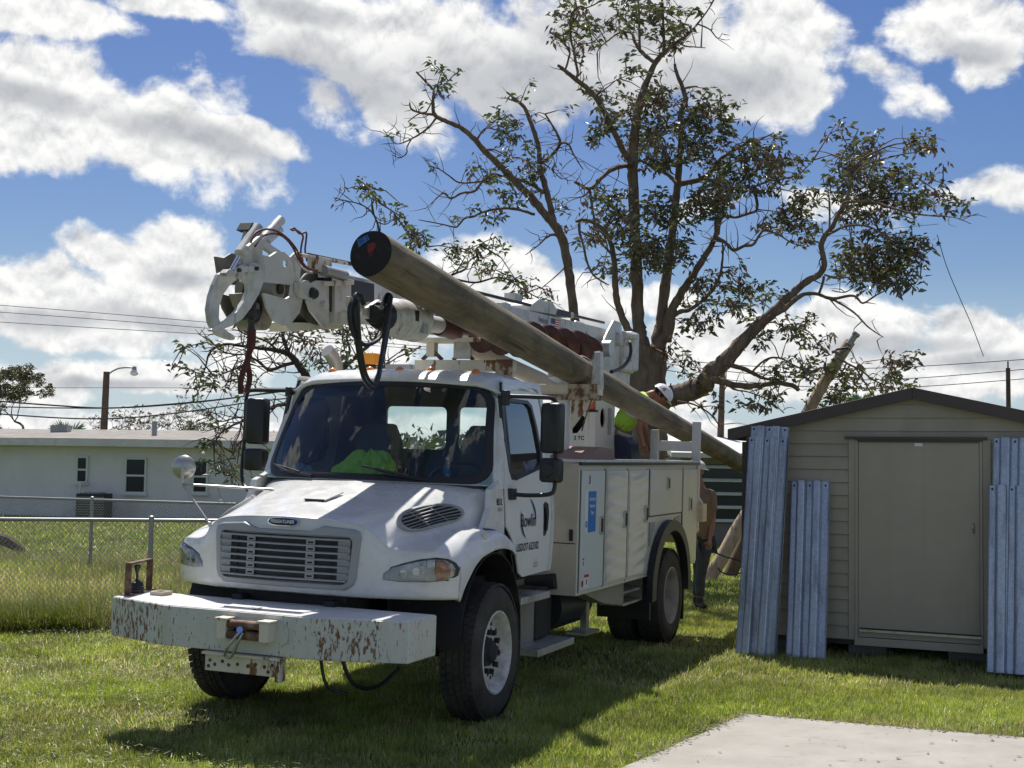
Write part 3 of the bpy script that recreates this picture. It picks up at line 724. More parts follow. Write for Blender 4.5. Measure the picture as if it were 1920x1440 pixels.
house_window(0.60, 0.28, 1.16, 1.90); house_window(2.38, 0.60, 0.86, 1.88); house_window(4.50, 0.40, 0.90, 1.85); house_window(7.0, 0.6, 0.9, 1.88)
ac = empty('air_conditioner', HO+dn*1.35+nrm*0.75, 0, 'dark air conditioner unit standing on the ground by the bungalow wall', 'air conditioner')
m_ = MB(); m_.box((-0.45,-0.4,0),(0.45,0.4,0.80)); m_.build('casing', M_blackm, ac, bevel=0.02)
for k in range(9): m_ = MB(); m_.box((-0.43,-0.415,0.08+k*0.075),(0.43,-0.402,0.10+k*0.075)); m_.build('louvre', M_fence, ac)
m_ = MB(); m_.cyl((0,0,0.80),(0,0,0.84),0.32, n=20); m_.build('fan_guard', M_fence, ac)
m_ = MB(); m_.tube([(-0.6,0.45,0),(-0.6,0.45,1.1),(-0.45,0.6,1.15)], 0.04); m_.build('pipe', M_frame, ac)

# neighbour house seen in the gap by the shed
nb = empty('neighbour_house', (1.6,33.0,0), 0, 'dim grey house with louvred window behind the gap beside the shed', 'house')
M_nb = mat('grey_brown_wall', (0.20,0.18,0.155), rough=0.9, var=0.1); M_nbroof = mat('bright_roof_sheet', (0.55,0.55,0.55), rough=0.6)
m_ = MB(); m_.box((2.6,0,0),(11,6,2.15)); m_.build('wall', M_nb, nb)
m_ = MB(); m_.grid([[(2.3,-0.5,2.15),(11.3,-0.5,2.15)],[(2.3,3,2.62),(11.3,3,2.62)]]); q = m_.build('roof', M_nbroof, nb); q.modifiers.new('s','SOLIDIFY').thickness = 0.12
wn_ = MB(); wn_.box((2.95,-0.03,0.55),(5.2,-0.005,2.0)); wo = wn_.build('window', M_pane, nb)
for k in range(5):
    m_ = MB(); m_.obox((4.08,-0.06,0.62+k*0.33), (1.12,0,0), (0,0.05,0.03), (0,-0.006,0.012)); m_.build('slat', M_frame, wo)

# utility poles and wires
M_pole = mat('weathered_pole_wood', (0.12,0.075,0.05), rough=0.9, var=0.3, vscale=4, streak=(0.05,0.035,0.03), sscale=(30,30,0.8), bump=0.004)
M_wire = mat('black_wire', (0.02,0.02,0.022), rough=0.6)
lp = empty('street_lamp', (-16.795, 55, 1.006), 0, 'tall brown street lamp pole with curved arm rising behind the bungalow', 'street lamp')
b0 = Vector((-16.795, 55, 1.006)); b0.z = 0; lp.location = b0
pt = Vector((-16.727, 55, 5.462))-b0
m_ = MB(); m_.cyl((0,0,0), pt, 0.17, 0.13, n=12); m_.build('pole', M_pole, lp, smooth=True)
arm = [Vector(q)-b0 for q in [(-16.698, 55, 5.264), (-16.55, 55, 5.443), (-16.247, 55, 5.602), (-15.897, 55, 5.652), (-15.588, 55, 5.635)]]
m_ = MB(); m_.tube(crom(arm,4), 0.035); m_.build('arm', M_fence, lp, smooth=True)
m_ = MB(); e_ = arm[-1]; m_.cyl(e_+Vector((0,0,0.06)), e_+Vector((0,0,-0.08)), 0.08, 0.10, n=12); lh = m_.build('lamp_head', M_fence, lp, smooth=True)
m_ = MB(); m_.lathe([(0,0.10),(0.12,0.17),(0.2,0.15),(0.24,0.05)], e_+Vector((0,0,-0.08)), (0,0,-1), 12); m_.build('lens', mat('ribbed_lamp_glass',(0.7,0.7,0.68),rough=0.2), lh, smooth=True)
def wire(name, pts, r, label, sag=0.0):
    pts = [Vector(p) for p in pts]; mb = MB(); full = crom(pts, 8) if len(pts) > 2 else [lerp(pts[0], pts[1], i/16)-Vector((0,0,sag*4*(i/16)*(1-i/16))) for i in range(17)]
    mb.tube(full, r, 5); o = mb.build(name, M_wire, smooth=True); return tag(o, label, 'wire', 'overhead wires')
wire('power_line', [(-27.867, 70, 9.9), (-21.393, 70, 9.495), (-15.203, 70, 9.056), (-4.522, 70, 8.295)], 0.016, 'topmost of the three thin wires left of the claw')
wire('power_line', [(-27.852, 70, 9.534), (-21.381, 70, 9.156), (-15.194, 70, 8.746), (-4.517, 70, 8.014)], 0.016, 'middle of the three thin wires left of the claw')
wire('power_line', [(-27.831, 70, 8.998), (-21.366, 70, 8.705), (-15.185, 70, 8.437), (-4.514, 70, 7.873)], 0.016, 'lowest of the three thin wires left of the claw')
wire('power_line', [(-31.649, 80, 5.996), (-22.699, 80, 6.136), (-10.869, 80, 6.29)], 0.014, 'thin wire crossing behind the street lamp arm')
wire('service_cable', [(-18.182, 46, 3.84), (-15.787, 46, 3.694), (-13.764, 46, 3.634), (-11.198, 46, 3.84), (-8.818, 46, 4.172), (-6.255, 46, 4.654)], 0.028, 'upper thick black cable sagging over the bungalow')
wire('service_cable', [(-18.173, 46, 3.62), (-15.416, 46, 3.608), (-13.397, 46, 3.658), (-10.649, 46, 3.922), (-8.451, 46, 4.214), (-6.252, 46, 4.543)], 0.022, 'second thick black cable twisted near the upper one')
wire('service_cable', [(-18.954, 48, 3.464), (-16.074, 48, 3.317), (-13.967, 48, 3.35), (-11.675, 48, 3.616), (-9.194, 48, 4.02), (-6.133, 48, 4.356)], 0.026, 'lower black cable passing the street lamp pole')
wire('power_line', [(3.949, 45, 5.674), (7.916, 45, 5.357), (12.42, 45, 5.356), (17.828, 45, 5.766)], 0.013, 'top wire crossing behind the large tree trunk')
wire('power_line', [(3.95, 45, 5.547), (7.917, 45, 5.104), (12.419, 45, 4.958), (17.825, 45, 5.441)], 0.013, 'middle wire crossing behind the large tree trunk')
wire('power_line', [(3.952, 45, 5.367), (7.918, 45, 4.815), (12.419, 45, 4.67), (17.823, 45, 5.116)], 0.013, 'bottom wire crossing behind the large tree trunk')
wire('broken_wire', [(8.298, 26, 6.547), (8.485, 26, 5.917), (8.743, 26, 5.291), (8.97, 26, 4.77), (9.197, 26, 4.167)], 0.008, 'loose wire hanging from the tree over the shed')
wire('broken_wire', [(4.953, 27, 6.755), (5.823, 27, 6.681), (6.693, 27, 6.673), (7.345, 27, 6.793), (8.651, 27, 6.945)], 0.005, 'thin line strung through the right branch')
wire('broken_wire', [(0.796, 27, 8.473), (1.566, 27, 8.022), (2.333, 27, 7.615)], 0.007, 'thin line between the two left tree trunks')
up_ = empty('utility_pole', (0,0,0), 0, 'dark upright utility pole in front of the large right branch', 'utility pole')
b0 = Vector((5.574, 36, 1.581)); b0.z = 0; up_.location = b0
m_ = MB(); m_.cyl((0,0,0), Vector((5.684, 36, 4.602))-b0, 0.13, 0.07, n=12); m_.build('pole', M_pole, up_, smooth=True)
up_ = empty('utility_pole', (0,0,0), 0, 'short dark utility pole behind the right slope of the shed roof', 'utility pole')
b0 = Vector((18.637, 50, 1.62)); b0.z = 0; up_.location = b0
m_ = MB(); m_.cyl((0,0,0), Vector((18.604, 50, 5.813))-b0, 0.10, 0.08, n=10); m_.build('pole', M_pole, up_, smooth=True)
m_ = MB(); q_ = Vector((18.604, 50, 5.813))-b0; m_.cyl(q_, q_+Vector((0,0,0.25)), 0.03, n=8); m_.build('insulator', M_wire, up_)
# leaning broken pole with a photocell can at the top, and a darker pole beside it
M_fresh = mat('pale_split_wood', (0.42,0.27,0.17), rough=0.85, var=0.25, vscale=3, streak=(0.20,0.12,0.08), sscale=(18,18,1.0), slo=0.5, shi=0.7, bump=0.004)
M_greyw = mat('pale_grey_wood', (0.44,0.32,0.22), rough=0.85, var=0.25, vscale=3, streak=(0.18,0.14,0.11), sscale=(18,18,1.0), slo=0.5, shi=0.7, bump=0.004)
A0 = Vector((3.381, 23, -0.046)); B0 = Vector((5.965, 23.6, 4.187))
lpp = empty('leaning_pole', A0, 0, 'broken pale wooden pole leaning right behind the shed with cylinder at its tip', 'pole')
m_ = MB(); m_.tube([lerp(Vector((0,0,0)), B0-A0, i/10)+Vector((0.02*math.sin(i*2.1),0,0.01*math.sin(i*3))) for i in range(11)], [0.115,0.12,0.115,0.115,0.11,0.11,0.105,0.105,0.10,0.10,0.095], 14)
m_.build('shaft', M_greyw, lpp, smooth=True)
q0 = Vector((5.921, 23.5, 4.102))-A0; q1 = Vector((6.015, 23.5, 4.236))-A0; dd = (q1-q0).normalized()
m_ = MB(); m_.cyl(q0+dd*0.02, q0+dd*0.22, 0.055, 0.055, n=14); m_.cyl(q0+dd*0.22, q0+dd*0.27, 0.07, 0.07, n=14); m_.build('light_sensor', M_fence, lpp, smooth=True)
m_ = MB(); m_.tube([Vector(q)-A0 for q in [(5.871, 23.3, 4.046), (5.684, 23.3, 4.015), (5.591, 23.3, 3.948)]], 0.02); m_.build('bracket', M_wire, lpp)
m_ = MB(); m_.tube(crom([Vector(q)-A0 for q in [(5.759, 23.3, 3.95), (5.889, 23.3, 4.018), (5.964, 23.3, 3.897), (5.927, 23.3, 3.803), (6.076, 23.3, 3.768)]],5), 0.008, 6); m_.build('loose_wire', M_wire, lpp)
m_ = MB(); m_.cyl((0,0,0),Vector((5.196, 24.5, 2.687))-Vector((3.918, 24, -0.059)), 0.12, 0.11, n=12); q = m_.build('fallen_pole', M_pole, smooth=True); q.location = (3.918, 24, -0.059)
tag(q, 'darker wooden pole lashed beside the pale leaning pole', 'pole')
m_ = MB(); m_.tube(crom([(3.321, 22.8, 0.456), (3.411, 22.8, 0.493), (3.529, 22.8, 0.459), (3.665, 22.8, 0.407), (3.801, 22.8, 0.374), (3.919, 22.8, 0.339), (3.983, 22.8, 0.215), (3.92, 22.8, 0.142), (3.758, 22.8, 0.103), (3.595, 22.8, 0.155), (3.54, 22.8, 0.226)],5), 0.014, 6)
tag(m_.build('cable_loop', M_hose, smooth=True), 'black cable looped around the foot of the leaning pole', 'cable')
m_ = MB(); m_.tube(crom([Vector(q) for q in [(-10.468, 26.5, 0.183), (-9.998, 26.5, 0.274), (-9.568, 26.5, 0.03)]],4), [0.13,0.14,0.14,0.13,0.12,0.11,0.10,0.08,0.05], 8); tag(m_.build('fallen_branch', M_pole, smooth=True), 'short fallen branch lying in the tall grass at the left edge', 'branch')

# ================================================================== TRUCK
truck = empty('utility_truck', (TX, TY, 0), 0, 'white utility digger truck with rusty front bumper carrying a wooden pole', 'truck')
truck.matrix_world = Matrix(((TF.x, TL.x, 0, TX), (TF.y, TL.y, 0, TY), (0, 0, 1, 0), (0, 0, 0, 1)))
def TB(mb, name, mat_, parent=None, tilt=True, **kw):
    if tilt: mb.xf(lean)
    return mb.build(name, mat_, parent or truck, **kw)

# ---- wheels
def wheel(name, X, Y, side, rear=False, steer=0.0, inner=False):
    """side=+1 outer face towards +Y. returns tyre-and-rim part"""
    R0 = 0.512; Wd = 0.275
    root = MB()
    pr = [(-Wd/2+0.01,0.300),(-Wd/2-0.004,0.34),(-Wd/2-0.010,0.40),(-Wd/2,0.455),(-Wd/2+0.03,0.495),(-Wd/2+0.055,R0-0.004),(-0.02,R0),(0.02,R0),(Wd/2-0.055,R0-0.004),(Wd/2-0.03,0.495),(Wd/2,0.455),(Wd/2+0.010,0.40),(Wd/2+0.004,0.34),(Wd/2-0.01,0.300)]
    def place(v):
        v = Vector(v); c, s_ = math.cos(steer), math.sin(steer)
        return Vector((X+v.x*c-v.y*s_, Y+v.x*s_+v.y*c, 0.503+v.z))
    root.lathe(pr, (0,0,0), (0,side,0), 64)
    root.xf(place); ty = root.build(name, M_rubber, truck, smooth=True, auto=50)
    # tread ribs with zigzag lugs
    tb = MB()
    for k in range(56):
        a = 2*PI*k/56
        for y0, y1, sh in ((-0.125,-0.075,0),(-0.065,-0.022,0.4),(-0.012,0.032,0.1),(0.042,0.070,0.5),(0.080,0.125,0.2)):
            a0 = a+sh*2*PI/56; a1 = a0+2*PI/56*0.80; r = R0+0.009; ym = (y0+y1)/2
            if abs(ym) > 0.09: r -= 0.006
            q = []
            for (aa, yy, rr) in ((a0,y0,r),(a1,y0,r),(a1+0.02,y1,r),(a0+0.02,y1,r)):
                q.append((math.cos(aa)*rr, yy, math.sin(aa)*rr))
            q2 = [(p[0]*0.965, p[1], p[2]*0.965) for p in q]
            tb.add(q+q2, [(0,1,2,3),(0,4,5,1),(1,5,6,2),(2,6,7,3),(3,7,4,0)])
    tb.xf(place); tag(tb.build('tread', M_rubber, ty), kind='stuff')
    rm = MB()
    if not rear:
        rp = [(Wd/2-0.015,0.310),(Wd/2-0.002,0.312),(Wd/2+0.002,0.300),(Wd/2-0.012,0.290),(0.07,0.272),(0.02,0.262),(0.0,0.252),(-0.004,0.243),(0.030,0.228),(0.052,0.208),(0.060,0.190),(0.060,0.08)]
    else:
        rp = [(Wd/2-0.015,0.310),(Wd/2-0.002,0.312),(Wd/2+0.002,0.300),(Wd/2-0.012,0.290),(0.07,0.272),(-0.04,0.255),(-0.06,0.19),(-0.065,0.10)]
    rm.lathe(rp, (0,0,0), (0,side,0), 48); rm.xf(place)
    ro = rm.build('rim', M_rimg if rear else M_rim, ty, smooth=True, auto=50)
    if not inner:
        hb = MB(); base = 0.060 if not rear else -0.06
        hb.lathe([(base-0.02,0.108),(base+0.012,0.104),(base+0.020,0.086),(base+0.045,0.074),(base+0.052,0.062),(base+0.054,0.0)], (0,0,0), (0,side,0), 24); hb.xf(place)
        hb.build('hub', M_chassis, ty, smooth=True)
        for k in range(10):
            a = 2*PI*k/10+0.15; nb_ = MB()
            p = Vector((math.cos(a)*0.150, side*(base), math.sin(a)*0.150)); nb_.cyl(p, p+Vector((0,side*0.034,0)), 0.023, 0.021, n=6)
            u = Vector((math.cos(a),0,math.sin(a))); t = Vector((-math.sin(a),0,math.cos(a)))
            if not rear:
                c = p+Vector((0,side*0.026,0)); nb_.add([c-t*0.027, c+t*0.027, c+u*0.042, c-t*0.027+Vector((0,side*0.006,0)), c+t*0.027+Vector((0,side*0.006,0)), c+u*0.042+Vector((0,side*0.006,0))], [(0,1,2),(5,4,3),(0,3,4,1),(1,4,5,2),(2,5,3,0)])
            nb_.xf(place); nb_.build('lug_nut', M_chassis, ty)
        if not rear:
            for k in range(5):
                a = 2*PI*(k+0.5)/5; hb = MB(); c = Vector((math.cos(a)*0.208, side*0.053, math.sin(a)*0.208))
                hb.add([c+Vector((math.cos(q)*0.020, side*0.004, math.sin(q)*0.020)) for q in [i*PI/6 for i in range(12)]], [tuple(range(12))]); hb.xf(place); hb.build('hand_hole', M_ink, ro)
    return ty
wheel('front_wheel', 0, 1.085, 1, steer=0.03)
wheel('front_wheel', 0, -1.085, -1, steer=0.03)
RX = -5.05
for s in (1, -1):
    wheel('rear_wheel', RX, 1.075*s, s, rear=True)
    wheel('rear_wheel', RX, 0.74*s, s, rear=True, inner=True)
m_ = MB(); m_.cyl((0,-1,0.5),(0,1,0.5),0.06); m_.build('axle', M_chassis, truck)
m_ = MB(); m_.cyl((RX,-1,0.5),(RX,1,0.5),0.09); m_.ball((RX,0,0.5),0.24,12); m_.build('axle', M_chassis, truck)

# ---- frame rails and undercarriage
for s in (1,-1):
    m_ = MB(); m_.box((-6.2,0.38*s-0.04,0.70),(1.1,0.38*s+0.04,0.95)); TB(m_, 'frame_rail', M_chassis)
m_ = MB(); m_.box((-0.5,-0.32,0.55),(0.85,0.32,1.05)); m_.box((0.72,-0.45,0.70),(0.98,0.45,1.30)); m_.box((0.95,-0.75,0.74),(1.08,0.75,0.90)); TB(m_, 'engine_block', M_chassis)
m_ = MB(); m_.box((-1.4,-0.9,0.95),(0.0,0.9,1.05)); TB(m_, 'cab_floor', M_chassis)
for s in (1,-1):                                       # inner wheel liners
    m_ = MB(); rows = []
    for k in range(13):
        a = PI*k/12; rows.append([(0.60*math.cos(a), s*0.60, 0.62+0.72*math.sin(a)), (0.60*math.cos(a), s*1.17, 0.62+0.655*math.sin(a))])
    rows.append([(-0.60, s*0.6, 0.42), (-0.60, s*1.17, 0.42)])
    m_.grid(rows); m_.add([(0.62,s*0.6,1.35),(-0.62,s*0.6,1.35),(-0.62,s*0.6,0.7),(0.62,s*0.6,0.7)], [(0,1,2,3)]); o = TB(m_, 'wheel_liner', M_chassis); o.modifiers.new('s','SOLIDIFY').thickness = 0.01
m_ = MB(); m_.tube(crom([(1.15,0.35,0.72),(1.13,0.36,0.5),(1.10,0.40,0.36),(1.0,0.5,0.30)],4), 0.012); TB(m_, 'hanging_hose', M_hose, smooth=True)
m_ = MB(); m_.tube(crom([(1.15,0.50,0.72),(1.12,0.54,0.50),(1.08,0.62,0.38),(1.0,0.74,0.38),(0.9,0.85,0.5)],4), 0.014); TB(m_, 'hanging_hose', M_hose, smooth=True)

# ---- front bumper (hollow box with swept ends)
ZB, ZT = 0.636, 0.908
pl = [(1.04,-1.19),(1.464,-1.19),(1.655,-0.615),(1.655,0.615),(1.464,1.19),(1.04,1.19)]
m_ = MB(); m_.plate([(x,y,ZB) for x,y in pl], (0,0,ZT-ZB), holes=[])
bmp = TB(m_, 'front_bumper', M_bumper, bevel=0.006)
M_topw = mat('worn_white_bumper_top', (0.72,0.72,0.70), rough=0.35, grime=(0.42,0.30,0.18), gscale=3, glo=0.62, ghi=0.78, var=0.05)
m_ = MB(); e = 0.012; m_.plate([(1.05,-1.18,ZT),(1.458,-1.178,ZT),(1.643,-0.61,ZT),(1.643,0.61,ZT),(1.458,1.178,ZT),(1.05,1.18,ZT)], (0,0,0.004), holes=[[(1.50,-0.22,ZT),(1.50,0.42,ZT),(1.56,0.42,ZT),(1.56,-0.22,ZT)]])
TB(m_, 'top_plate', M_topw, bmp)
m_ = MB(); m_.box((1.505,-0.215,ZT-0.002),(1.555,0.415,ZT+0.002)); TB(m_, 'slot', M_ink, bmp)
m_ = MB(); m_.box((1.30,-0.22,ZT+0.004),(1.50,0.42,ZT+0.012)); m_.box((1.48,0.02,ZT+0.010),(1.53,0.08,ZT+0.020)); TB(m_, 'hatch_plate', M_topw, bmp)
# roller fairlead and plates on the face
m_ = MB(); xx = 1.657
poly = [(xx,-0.10,0.868),(xx,0.34,0.868),(xx,0.40,0.82),(xx,0.40,0.74),(xx,0.34,0.70),(xx,-0.08,0.715),(xx,-0.11,0.75)]
m_.plate(poly, (0.010,0,0)); TB(m_, 'fairlead_plate', M_bumper, bmp)
for y in (-0.06, 0.27):
    m_ = MB(); m_.box((1.665,y-0.035,0.735),(1.76,y+0.035,0.862)); m_.box((1.665,y-0.05,0.862),(1.77,y+0.05,0.876)); TB(m_, 'roller_bracket', M_rustw, bmp, bevel=0.004)
m_ = MB(); m_.cyl((1.72,-0.05,0.835),(1.72,0.26,0.835),0.030,n=16); TB(m_, 'roller', M_rust, bmp, smooth=True)
m_ = MB(); m_.cyl((1.72,-0.05,0.765),(1.72,0.26,0.765),0.030,n=16); TB(m_, 'roller', M_rust, bmp, smooth=True)
m_ = MB(); m_.box((1.664,-0.03,0.75),(1.668,0.24,0.85)); TB(m_, 'fairlead_opening', M_ink, bmp)
m_ = MB(); m_.tube(crom([(1.67,0.11,0.80),(1.76,0.10,0.80),(1.79,0.06,0.74),(1.785,0.01,0.68),(1.76,-0.02,0.63),(1.75,0.01,0.615),(1.765,0.05,0.65),(1.785,0.09,0.72),(1.77,0.12,0.79)],5), 0.010, 8); TB(m_, 'winch_cable_loop', M_steel, bmp, smooth=True)
m_ = MB(); m_.cyl((1.74,0.085,0.80),(1.78,0.10,0.81),0.022,n=10); TB(m_, 'cable_ferrule', M_chrome, bmp, smooth=True)
# lower bracket
m_ = MB(); m_.box((1.60,-0.24,0.500),(1.665,0.33,0.612)); m_.box((1.58,-0.25,0.612),(1.70,0.35,0.630)); m_.box((1.60,0.32,0.47),(1.68,0.355,0.63)); lb = TB(m_, 'hitch_bracket', M_rustw, bmp, bevel=0.003)
for y, z in ((-0.2,0.57),(-0.16,0.545),(-0.1,0.57),(-0.05,0.55),(0.02,0.56),(0.1,0.555),(0.16,0.57),(0.23,0.56),(0.26,0.53),(-0.21,0.53),(0.29,0.575)):
    m_ = MB(); m_.cyl((1.660,y,z),(1.668,y,z),0.013,n=8); TB(m_, 'bolt_hole', M_rust, lb)
# rusty guard hoop with control lever, small tray
def hoop():
    m_ = MB(); a = Vector((1.36,-1.125,0)); b = Vector((0.99,-1.14,0)); z0 = ZT+0.005
    a = Vector((1.359, -1.139, 0.91)); b = Vector((0.959, -1.253, 0.91)); a.z = b.z = z0; h = 0.228
    m_.bar(a, a+Vector((0,0,h)), 0.045, 0.012, up=(b-a)); m_.bar(b, b+Vector((0,0,h)), 0.045, 0.012, up=(b-a)); m_.bar(a+Vector((0,0,h)), b+Vector((0,0,h)), 0.045, 0.012)
    m_.box(a+Vector((-0.04,-0.04,0)), a+Vector((0.04,0.04,0.008))); m_.box(b+Vector((-0.04,-0.04,0)), b+Vector((0.04,0.04,0.008)))
    return m_, a, b
m_, ha, hb_ = hoop(); TB(m_, 'lever_guard', M_rust, bmp)
lv = Vector((1.184, -1.193, 0.91)); m_ = MB(); m_.lathe([(0,0.065),(0.01,0.052),(0.03,0.050),(0.035,0.054),(0.05,0.050),(0.055,0.053),(0.07,0.045),(0.08,0.042),(0.09,0.022),(0.10,0.016)], lv+Vector((0,0,0.0)), (0,0,1), 16); lo_ = TB(m_, 'lever_boot', M_black, bmp, smooth=True)
m_ = MB(); m_.cyl(lv+Vector((0,0,0.08)), lv+Vector((0.004,0,0.155)), 0.009, n=8); m_.lathe([(0,0.012),(0.03,0.02),(0.055,0.026),(0.06,0.02),(0.062,0.0)], lv+Vector((0.004,0,0.15)), (0,0,1), 12); TB(m_, 'control_lever', M_black, lo_, smooth=True)
tv = Vector((1.189, -0.971, 0.91)); m_ = MB(); m_.plate([tv+Vector(q) for q in ((-0.06,-0.055,0),(0.06,-0.055,0),(0.06,0.055,0),(-0.06,0.055,0))], (0,0,0.03), holes=[[tv+Vector(q) for q in ((-0.045,-0.04,0),(0.045,-0.04,0),(0.045,0.04,0),(-0.045,0.04,0))]])
TB(m_, 'small_tray', mat('pale_wood_tray',(0.5,0.42,0.35),rough=0.7), bmp)

# ---- hood and fenders: one flowing shell
HY  = [0, .25, .45, .60, .68, .74, .84, 1.02, 1.12, 1.175]
def row(l):
    L_ = [0, .25, .50, .80, 1.0]
    T_ = {
     'y': [[0,.25,.45,.60,.69,.75,.85,1.02,1.12,1.175],[0,.27,.50,.66,.77,.82,.90,1.05,1.15,1.195],[0,.30,.55,.74,.85,.90,.96,1.08,1.17,1.205],[0,.33,.63,.86,.96,1.00,1.02,1.09,1.175,1.21],[0,.36,.70,.95,1.045,1.085,1.09,1.125,1.18,1.21]],
     'z': [[1.525,1.520,1.505,1.475,1.41,1.345,1.315,1.305,1.275,1.20],[1.585,1.580,1.565,1.53,1.47,1.415,1.392,1.385,1.35,1.27],[1.650,1.645,1.630,1.59,1.53,1.475,1.445,1.435,1.39,1.31],[1.735,1.73,1.715,1.67,1.59,1.50,1.462,1.452,1.405,1.325],[1.785,1.78,1.77,1.745,1.68,1.55,1.42,1.385,1.335,1.255]]}
    ys = [itp(L_, [T_['y'][k][j] for k in range(5)], l) for j in range(10)]
    zs = [itp(L_, [T_['z'][k][j] for k in range(5)], l) for j in range(10)]
    return ys, zs
def Xf(y):
    y = abs(y); return itp([0,.3,.6,.8,1.0,1.1,1.175,1.22],[1.115,1.10,1.055,.975,.865,.775,.66,.55], y)
def Xr(y):
    y = abs(y); return itp([0,.6,1.03,1.10,1.22],[-0.01,-0.10,-0.28,-0.27,-0.37], y)
def arch(x):
    return itp([-.54,-.50,-.41,-.246,-.03,.256,.40,.47,.57,.62],[0.95,1.07,1.184,1.277,1.300,1.262,1.20,1.14,1.04,0.965], x)
NJ = 46
def hood_pt(l, j):                                     # j in 0..1 across the half
    ys, zs = row(l); idx = [k/9 for k in range(10)]
    y = itp(idx, ys, j); z = itp(idx, zs, j); x = Xf(y)+(Xr(y)-Xf(y))*l
    return Vector((x, y, z))
m_ = MB(); rows = []
JS = [k/NJ for k in range(NJ+1)]
# front face rows from the bottom up to the lip
for fz, inset in ((0.0,-0.05),(0.03,-0.012),(0.10,0.0),(0.3,0.004),(0.55,0.004),(0.78,0.0),(0.90,-0.006),(0.965,-0.018)):
    r = []
    for j in JS:
        p = hood_pt(0, j); zb = 0.985-0.012*(p.y/1.2); zl = p.z
        r.append(Vector((p.x+inset, p.y, lerp(zb, zl, fz))))
    rows.append(r)
nl = 36
for k in range(nl+1):
    l = (k/nl)**1.15
    if k == 0: l = 0.02
    rows.append([hood_pt(l, j) for j in JS])
full = []
for r in rows: full.append([Vector((p.x,-p.y,p.z)) for p in reversed(r[1:])]+r)
m_.grid(full)
for s in (1,-1):                                       # fender side walls down to the wheel arch
    top = [rows[k][-1] for k in range(2, 8)]           # corner column, front
    side = [rows[k][-1] for k in range(8, len(rows))]
    cols = []
    for p in side:
        za = arch(p.x); zz = [lerp(p.z, za, t) for t in (0,.25,.5,.75,1.0)]
        c = [Vector((p.x, s*(p.y+0.004*math.sin(PI*i/4)), z)) for i, z in enumerate(zz)]
        c.append(Vector((p.x, s*(p.y-0.03), za+0.004)))
        cols.append(c)
    m_.grid(cols)
    p0 = rows[0][-1]
    m_.grid([[Vector((q.x, s*q.y, q.z)) for q in (rows[2][-1],rows[3][-1],rows[4][-1],rows[5][-1],rows[7][-1])][::-1], [Vector((cols[0][i].x-0.002, cols[0][i].y, cols[0][i].z)) for i in (0,1,2,3,4)]])
hood = TB(m_, 'hood', M_white, smooth=True, auto=60)
hood.modifiers.new('s','SOLIDIFY').thickness = 0.006
# grille
gxx = lambda y, o=0.0: Xf(y)+o
def gp(y, z, o): return Vector((Xf(y)+o-(z-1.2)*0.02, y, z))
def curved_plate(name, outer, hole, off, th, mat_, parent):
    b = MB(); b.plate([(0,y,z) for y,z in outer], (0.001,0,0), holes=[[(0,y,z) for y,z in h] for h in hole])
    n_ = len(b.v)//2
    b.v = [tuple(gp(v[1], v[2], off if i < n_ else off+th)) for i, v in enumerate(b.v)]
    return TB(b, name, mat_, parent)
def rrect(y0, y1, z0, z1, r, n=5, skew=0.0):
    P_ = []
    for cx_, cz_, a0 in ((y1-r, z1-r, 0),(y0+r, z1-r, PI/2),(y0+r, z0+r, PI),(y1-r, z0+r, 1.5*PI)):
        for i in range(n+1):
            a = a0+PI/2*i/n; z_ = cz_+r*math.sin(a); y_ = cx_+r*math.cos(a)
            P_.append((y_*(1-skew*(z1-z_)/(z1-z0)), z_))
    return P_
def dens(P_, st=0.06):
    o = []
    for a, b in zip(P_, P_[1:]+P_[:1]):
        n_ = max(1, int(math.dist(a, b)/st)); o += [(lerp(a[0],b[0],i/n_), lerp(a[1],b[1],i/n_)) for i in range(n_)]
    return o
outer = [(0.60,1.405),(0.585,1.445),(0.54,1.462),(0.33,1.478),(0.27,1.455),(0.22,1.437),(-0.22,1.437),(-0.27,1.455),(-0.33,1.478),(-0.54,1.462),(-0.585,1.445),(-0.60,1.405),(-0.575,1.12),(-0.555,1.07),(-0.50,1.035),(0.50,1.035),(0.555,1.07),(0.575,1.12)]
opening = rrect(-0.545,0.545,1.075,1.405,0.05,4,0.05)
def ray_poly(P_, a, c=(0.0, 1.24)):
    dx, dz = math.cos(a), math.sin(a); best = 0
    for p, q in zip(P_, P_[1:]+P_[:1]):
        ex, ez = q[0]-p[0], q[1]-p[1]; den = dx*ez-dz*ex
        if abs(den) < 1e-9: continue
        t = ((p[0]-c[0])*ez-(p[1]-c[1])*ex)/den; u = ((p[0]-c[0])*dz-(p[1]-c[1])*dx)/den
        if t > 0 and -1e-6 <= u <= 1+1e-6: best = max(best, t)
    return (c[0]+dx*best, c[1]+dz*best)
angs = sorted(set([2*PI*i/96 for i in range(96)]+[math.atan2(z-1.24, y) % (2*PI) for y, z in outer+opening]))
b = MB(); rr_ = []
for a in angs+[angs[0]]:
    o_, i_ = ray_poly(outer, a), ray_poly(opening, a)
    rr_.append([gp(o_[0], o_[1], -0.01), gp(o_[0], o_[1], 0.014), gp(lerp(o_[0],i_[0],.15), lerp(o_[1],i_[1],.15), 0.026), gp(lerp(o_[0],i_[0],.85), lerp(o_[1],i_[1],.85), 0.030), gp(i_[0], i_[1], 0.022), gp(i_[0], i_[1], 0.008)])
b.grid(rr_); gr = TB(b, 'grille', M_grille, truck, smooth=True, auto=35)
b = MB(); b.grid([[gp(y, z, 0.016) for z in (1.08,1.16,1.24,1.32,1.40)] for y in [-0.54+1.08*i/24 for i in range(25)]]); TB(b, 'grille_backing', M_ink, gr)
